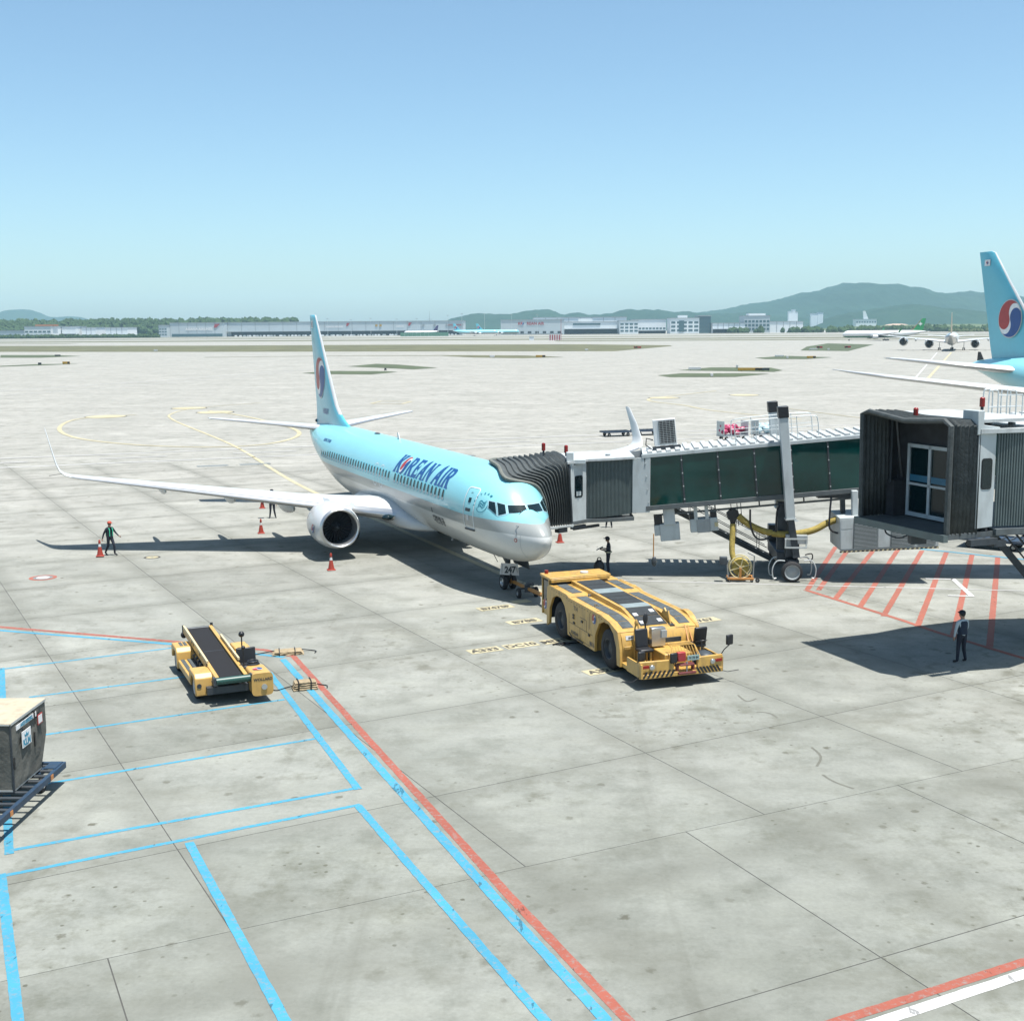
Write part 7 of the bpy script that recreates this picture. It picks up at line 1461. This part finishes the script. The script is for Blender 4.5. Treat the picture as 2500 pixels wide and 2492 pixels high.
def cart(loc, rz, label, load):
    T = thing('baggage_cart', label, 'cart', (*loc, 0), rz, 'baggage carts behind the glass bridge')
    MB().box((0, 0, .45), (2.9, 1.5, .10)).build('deck', M['grey_paint'], T)
    for x in (-1.0, 1.0):
        for y in (-.55, .55): wheel(T, (x, y, .2), .2, .14, (0, 1, 0), 'wheel', .5)
    mb = MB()
    for x in (-1.4, 1.4): mb.box((x, 0, 1.2), (.05, 1.5, 1.5))
    mb.build('end_rail', M['rail'], T)
    rn = random.Random(5); mb = MB()
    for k in range(26): mb.sphere((rn.uniform(-1.2, 1.2), rn.uniform(-.5, .5), .75 + rn.uniform(0, .75)), (rn.uniform(.25, .45), rn.uniform(.2, .35), rn.uniform(.18, .3)), 8, 6)
    mb.build('load', M[load], T, sharp=180)
M['pink'] = mk('pink_wrap', (.42, .05, .12), .35, var=.3, scale=4, bump=.8, bscale=5); M['ice'] = mk('pale_blue_net', (.42, .60, .66), .6, var=.2, scale=6)
cart((22.6, 125.0), R(20), 'baggage cart piled with pink wrapped load behind the glass bridge', 'pink'); cart((26.4, 126.6), R(20), 'baggage cart with pale blue netted load behind the guard rails', 'ice')
BG = thing('black_bag', 'round black bag on the ground beside the clipboard worker', 'bag', (4.05, 56.3, 0)); MB().sphere((0, 0, .36), (.26, .20, .36), 14, 10).build('body', M['black'], BG); MB().tube(spline([(-.1, -.1, .66), (-.06, -.1, .82), (.06, -.1, .82), (.1, -.1, .66)], 4), .025).build('handle', M['rubber'], BG)
CL = thing('cable_clump', 'small dark rope tangle lying beside the tug rear wheel', 'rope', (1.75, 43.45, 0)); MB().tube(spline([(-.3, 0, .03), (-.1, .12, .05), (.05, -.1, .06), (.2, .1, .05), (.45, .18, .04), (.7, .3, .03)], 5), .03).build('rope', M['black'], CL); MB().tube(spline([(-.2, .1, .04), (0, -.05, .09), (.15, .1, .08), (.3, -.05, .04)], 5), .03).build('rope_loop', M['black'], CL)

# ------------------------------------------------------------------ people
def person(label, loc, rz, pose, cloth, cap=None, capm='navy', vest=None, bellt=None, scale=1., shirt=None):
    """facing +X, left is +Y; one skinned body, dressed by region; pose overrides joint positions"""
    J = dict(pel=(0, 0, .96), spi=(-.01, 0, 1.14), che=(0, 0, 1.34), nek=(.0, 0, 1.485), hd0=(.02, 0, 1.565), hd1=(.035, 0, 1.65), hd2=(.015, 0, 1.725), nose=(.125, 0, 1.63),
        shL=(0, .185, 1.41), elL=(-.03, .25, 1.13), wrL=(.05, .26, .88), haL=(.07, .26, .80), shR=(0, -.185, 1.41), elR=(-.03, -.25, 1.13), wrR=(.05, -.26, .88), haR=(.07, -.26, .80),
        hiL=(0, .10, .92), knL=(.03, .11, .50), anL=(-.02, .12, .09), toL=(.17, .13, .035), hiR=(0, -.10, .92), knR=(.03, -.11, .50), anR=(-.02, -.12, .09), toR=(.17, -.13, .035))
    J.update(pose)
    rad = dict(pel=(.165, .135), spi=(.155, .125), che=(.175, .14), nek=(.056, .056), hd0=(.07, .075), hd1=(.085, .10), hd2=(.065, .075), nose=(.018, .018), shL=(.07, .07), shR=(.07, .07), elL=(.048, .048), elR=(.048, .048), wrL=(.032, .032), wrR=(.032, .032), haL=(.035, .022), haR=(.035, .022), hiL=(.10, .10), hiR=(.10, .10), knL=(.066, .066), knR=(.066, .066), anL=(.05, .05), anR=(.05, .05), toL=(.045, .035), toR=(.045, .035))
    E_ = [('pel', 'spi'), ('spi', 'che'), ('che', 'nek'), ('nek', 'hd0'), ('hd0', 'hd1'), ('hd1', 'hd2'), ('hd1', 'nose')]
    for s_ in 'LR': E_ += [('che', 'sh' + s_), ('sh' + s_, 'el' + s_), ('el' + s_, 'wr' + s_), ('wr' + s_, 'ha' + s_), ('pel', 'hi' + s_), ('hi' + s_, 'kn' + s_), ('kn' + s_, 'an' + s_), ('an' + s_, 'to' + s_)]
    reg = {}
    for a, b in E_: reg[(a, b)] = 'skin' if a in ('nek', 'hd0', 'hd1') or a[:2] == 'wr' else ('shoe' if b[:2] == 'to' else ('leg' if a[:2] in ('hi', 'kn') or b[:2] == 'hi' else ('arm' if a[:2] in ('sh', 'el') else 'top')))
    for s_ in 'LR':       # five fingers, curled
        h = Vector(J['ha' + s_]); d = (h - Vector(J['wr' + s_])).normalized(); sd = Vector((0, 1, 0)).cross(d); sd = sd.normalized() if sd.length > .1 else Vector((1, 0, 0)); cu = d.cross(sd)
        for k in range(5):
            a = 'f%s%d' % (s_, k); b = a + 'b'; off = (k - 1.5) * .02 if k < 4 else -.045; ln = (.034, .040, .038, .03, .026)[k]
            J[a] = tuple(h + sd * off + d * (ln if k < 4 else .005)); J[b] = tuple(h + sd * off * (1.05 if k < 4 else 1.3) + d * (ln * 1.55 if k < 4 else .03) + cu * .018); rad[a] = (.010, .010); rad[b] = (.008, .008)
            E_ += [('ha' + s_, a), (a, b)]; reg[('ha' + s_, a)] = 'skin'; reg[(a, b)] = 'skin'
    keys = list(J); me = bpy.data.meshes.new('tmp'); me.from_pydata([J[k] for k in keys], [(keys.index(a), keys.index(b)) for a, b in E_], [])
    ob = bpy.data.objects.new('tmp', me); C.objects.link(ob); ob.modifiers.new('s', 'SKIN')
    for i, k in enumerate(keys): me.skin_vertices[0].data[i].radius = rad[k]; me.skin_vertices[0].data[i].use_root = (k == 'pel')
    sb = ob.modifiers.new('u', 'SUBSURF'); sb.levels = 2; sb.render_levels = 2
    bm_ = bpy.data.meshes.new_from_object(ob.evaluated_get(bpy.context.evaluated_depsgraph_get())); bpy.data.objects.remove(ob)
    mats = ['skin', cloth, shirt or cloth, 'black']
    for m_ in mats: bm_.materials.append(M[m_])
    segs = [(Vector(J[a]), Vector(J[b]), reg[(a, b)]) for a, b in E_]
    for p in bm_.polygons:
        c_ = p.center; best = (9, None)
        for a, b, r_ in segs:
            ab = b - a; t = max(0, min(1, (c_ - a).dot(ab) / max(ab.length_squared, 1e-9))); dd = (c_ - (a + ab * t)).length
            if dd < best[0]: best = (dd, r_)
        p.material_index = dict(skin=0, top=2, arm=2, leg=1, shoe=3)[best[1]]; p.use_smooth = True
    T = thing('person', label, 'person', (*loc, 0) if len(loc) == 2 else loc, rz, 'ground crew'); T.scale = (scale,) * 3
    link('body', bm_, T)
    h = Vector(J['hd1']); MB().sphere(h + Vector((-.018, 0, .03)), (.105, .092, .105), 14, 10).build('hair', M['hair'], T)
    if cap:
        MB().lathe([(0, .112), (.05, .11), (.09, .085), (.115, .03), (.118, 0)], h + Vector((0, 0, .035)), (0, 0, 1), 18).build('cap', M[capm], T); MB().prism([tuple(h + Vector((.07 + .12 * math.cos(a), .09 * math.sin(a), .04))) for a in [R(-80 + 20 * k) for k in range(9)]], (0, 0, .015)).build('cap_peak', M[capm], T)
    MB().sphere(h + Vector((.082, .035, .0)), .011, 8, 6).sphere(h + Vector((.082, -.035, .0)), .011, 8, 6).build('eyes', M['black'], T); MB().box(h + Vector((.092, 0, -.065)), (.01, .045, .010)).build('mouth', mk('lips', (.25, .1, .09), .6), T)
    if vest:
        S = []
        for z, a, b in ((1.00, .175, .145), (1.12, .165, .135), (1.28, .185, .145), (1.38, .18, .14), (1.44, .13, .10)):
            cx = lerp(J['spi'][0], J['che'][0], (z - 1.1) / .25); cy = lerp(J['spi'][1], J['che'][1], (z - 1.1) / .25); S.append([(cx + b * math.cos(q), cy + a * math.sin(q), z) for q in [2 * math.pi * k / 20 for k in range(20)]])
        if vest == 'full': MB().loft(S, cap=False).build('vest', M['vest_navy'], T)
        else:
            for sg in (-1, 1):
                for f in (1, -1): MB().loft([[(q[0] + f * .150, q[1] + sg * .095 + dy, q[2] + z) for dy in (-.028, .028)] + [(q[0] + f * .138, q[1] + sg * .095 + dy, q[2] + z) for dy in (.028, -.028)] for q, z in (((J['spi'][0], J['spi'][1], 0), 1.02), ((J['spi'][0], J['spi'][1], 0), 1.18), ((J['che'][0], J['che'][1], 0), 1.34), ((J['che'][0] - f * .06, J['che'][1], 0), 1.455))]).build('reflective_strap', M['reflect_green'], T)
    if bellt: MB().lathe([(0, .172), (.05, .172)], (J['pel'][0], J['pel'][1], 1.03), (0, 0, 1), 20, squash=1).build('belt', M['reflect'], T)
    return T
M['vest_navy'] = mk('vest_navy', (.012, .025, .05), .8, var=.2, scale=6); M['reflect_green'] = mk('reflective_green', (.05, .42, .26), .5); M['reflect'] = mk('reflective_band', (.45, .47, .35), .4); M['red_cap'] = mk('red_cap', (.42, .06, .03), .7); M['pale_shirt'] = mk('pale_shirt', (.45, .52, .55), .8); M['collar'] = M['pale_shirt']
# worker walking with a cone, red cap
person('worker in navy with a red cap and green straps walking with a traffic cone', (-20.75, 62.3), R(-35), dict(knL=(.20, .10, .53), anL=(.20, .11, .10), toL=(.40, .12, .05), knR=(-.02, -.10, .52), anR=(-.28, -.11, .14), toR=(-.12, -.12, .035), elR=(-.10, -.30, 1.13), wrR=(-.12, -.36, .90), haR=(-.12, -.38, .84), elL=(.10, .30, 1.16), wrL=(.30, .34, 1.00), haL=(.37, .35, .97)), 'navy', True, 'red_cap', 'straps')
person('worker in navy with green straps standing behind the wing holding a cone', (-14.75, 74.6), R(-80), dict(elR=(-.02, -.28, 1.14), wrR=(.06, -.48, 1.16), haR=(.06, -.55, 1.17), anL=(-.02, .18, .09), toL=(.15, .22, .035), anR=(-.02, -.16, .09), toR=(.15, -.2, .035)), 'navy', True, 'navy', 'straps')
pw = person('worker in dark uniform and cap writing on a clipboard beside the airliner nose', (4.50, 56.5), R(170), dict(elL=(.02, .27, 1.14), wrL=(.27, .14, 1.16), haL=(.34, .10, 1.18), elR=(.0, -.27, 1.14), wrR=(.26, -.06, 1.20), haR=(.33, -.04, 1.22), hd1=(.05, 0, 1.64), hd2=(.04, 0, 1.715), nose=(.14, 0, 1.60)), 'navy', True, 'navy', None, True)
CB = thing('clipboard', 'dark clipboard held open by the worker beside the nose', 'clipboard', (4.50 - .40, 56.5 + .02, 1.22), R(170)); MB().box((0, 0, 0), (.34, .26, .02), rot=Matrix.Rotation(R(28), 4, 'Y')).build('board', M['black'], CB); MB().box((0, 0, .015), (.28, .2, .004), rot=Matrix.Rotation(R(28), 4, 'Y')).build('sheet', M['dark_steel'], CB); MB().box((.12, 0, .05), (.02, .09, .02), rot=Matrix.Rotation(R(28), 4, 'Y')).build('clip', M['steel'], CB)
person('worker standing beyond the bellows canopy, only the dark legs showing', (5.6, 70.0), R(-90), dict(anL=(-.02, .16, .09), toL=(.15, .17, .035), anR=(-.02, -.16, .09), toR=(.15, -.17, .035)), 'navy', True)
person('man in dark cap, navy vest and pale sleeves standing with his back to the viewer', (15.34, 40.75), R(110), dict(elL=(.0, .27, 1.14), wrL=(.05, .27, .90), haL=(.06, .27, .82), elR=(.06, -.26, 1.14), wrR=(.26, -.16, 1.10), haR=(.32, -.12, 1.11), anL=(-.02, .17, .09), toL=(.15, .21, .035), anR=(-.02, -.17, .09), toR=(.15, -.21, .035), nose=(.10, .085, 1.63)), 'navy', True, 'navy', 'full', False, 1.02, 'pale_shirt')
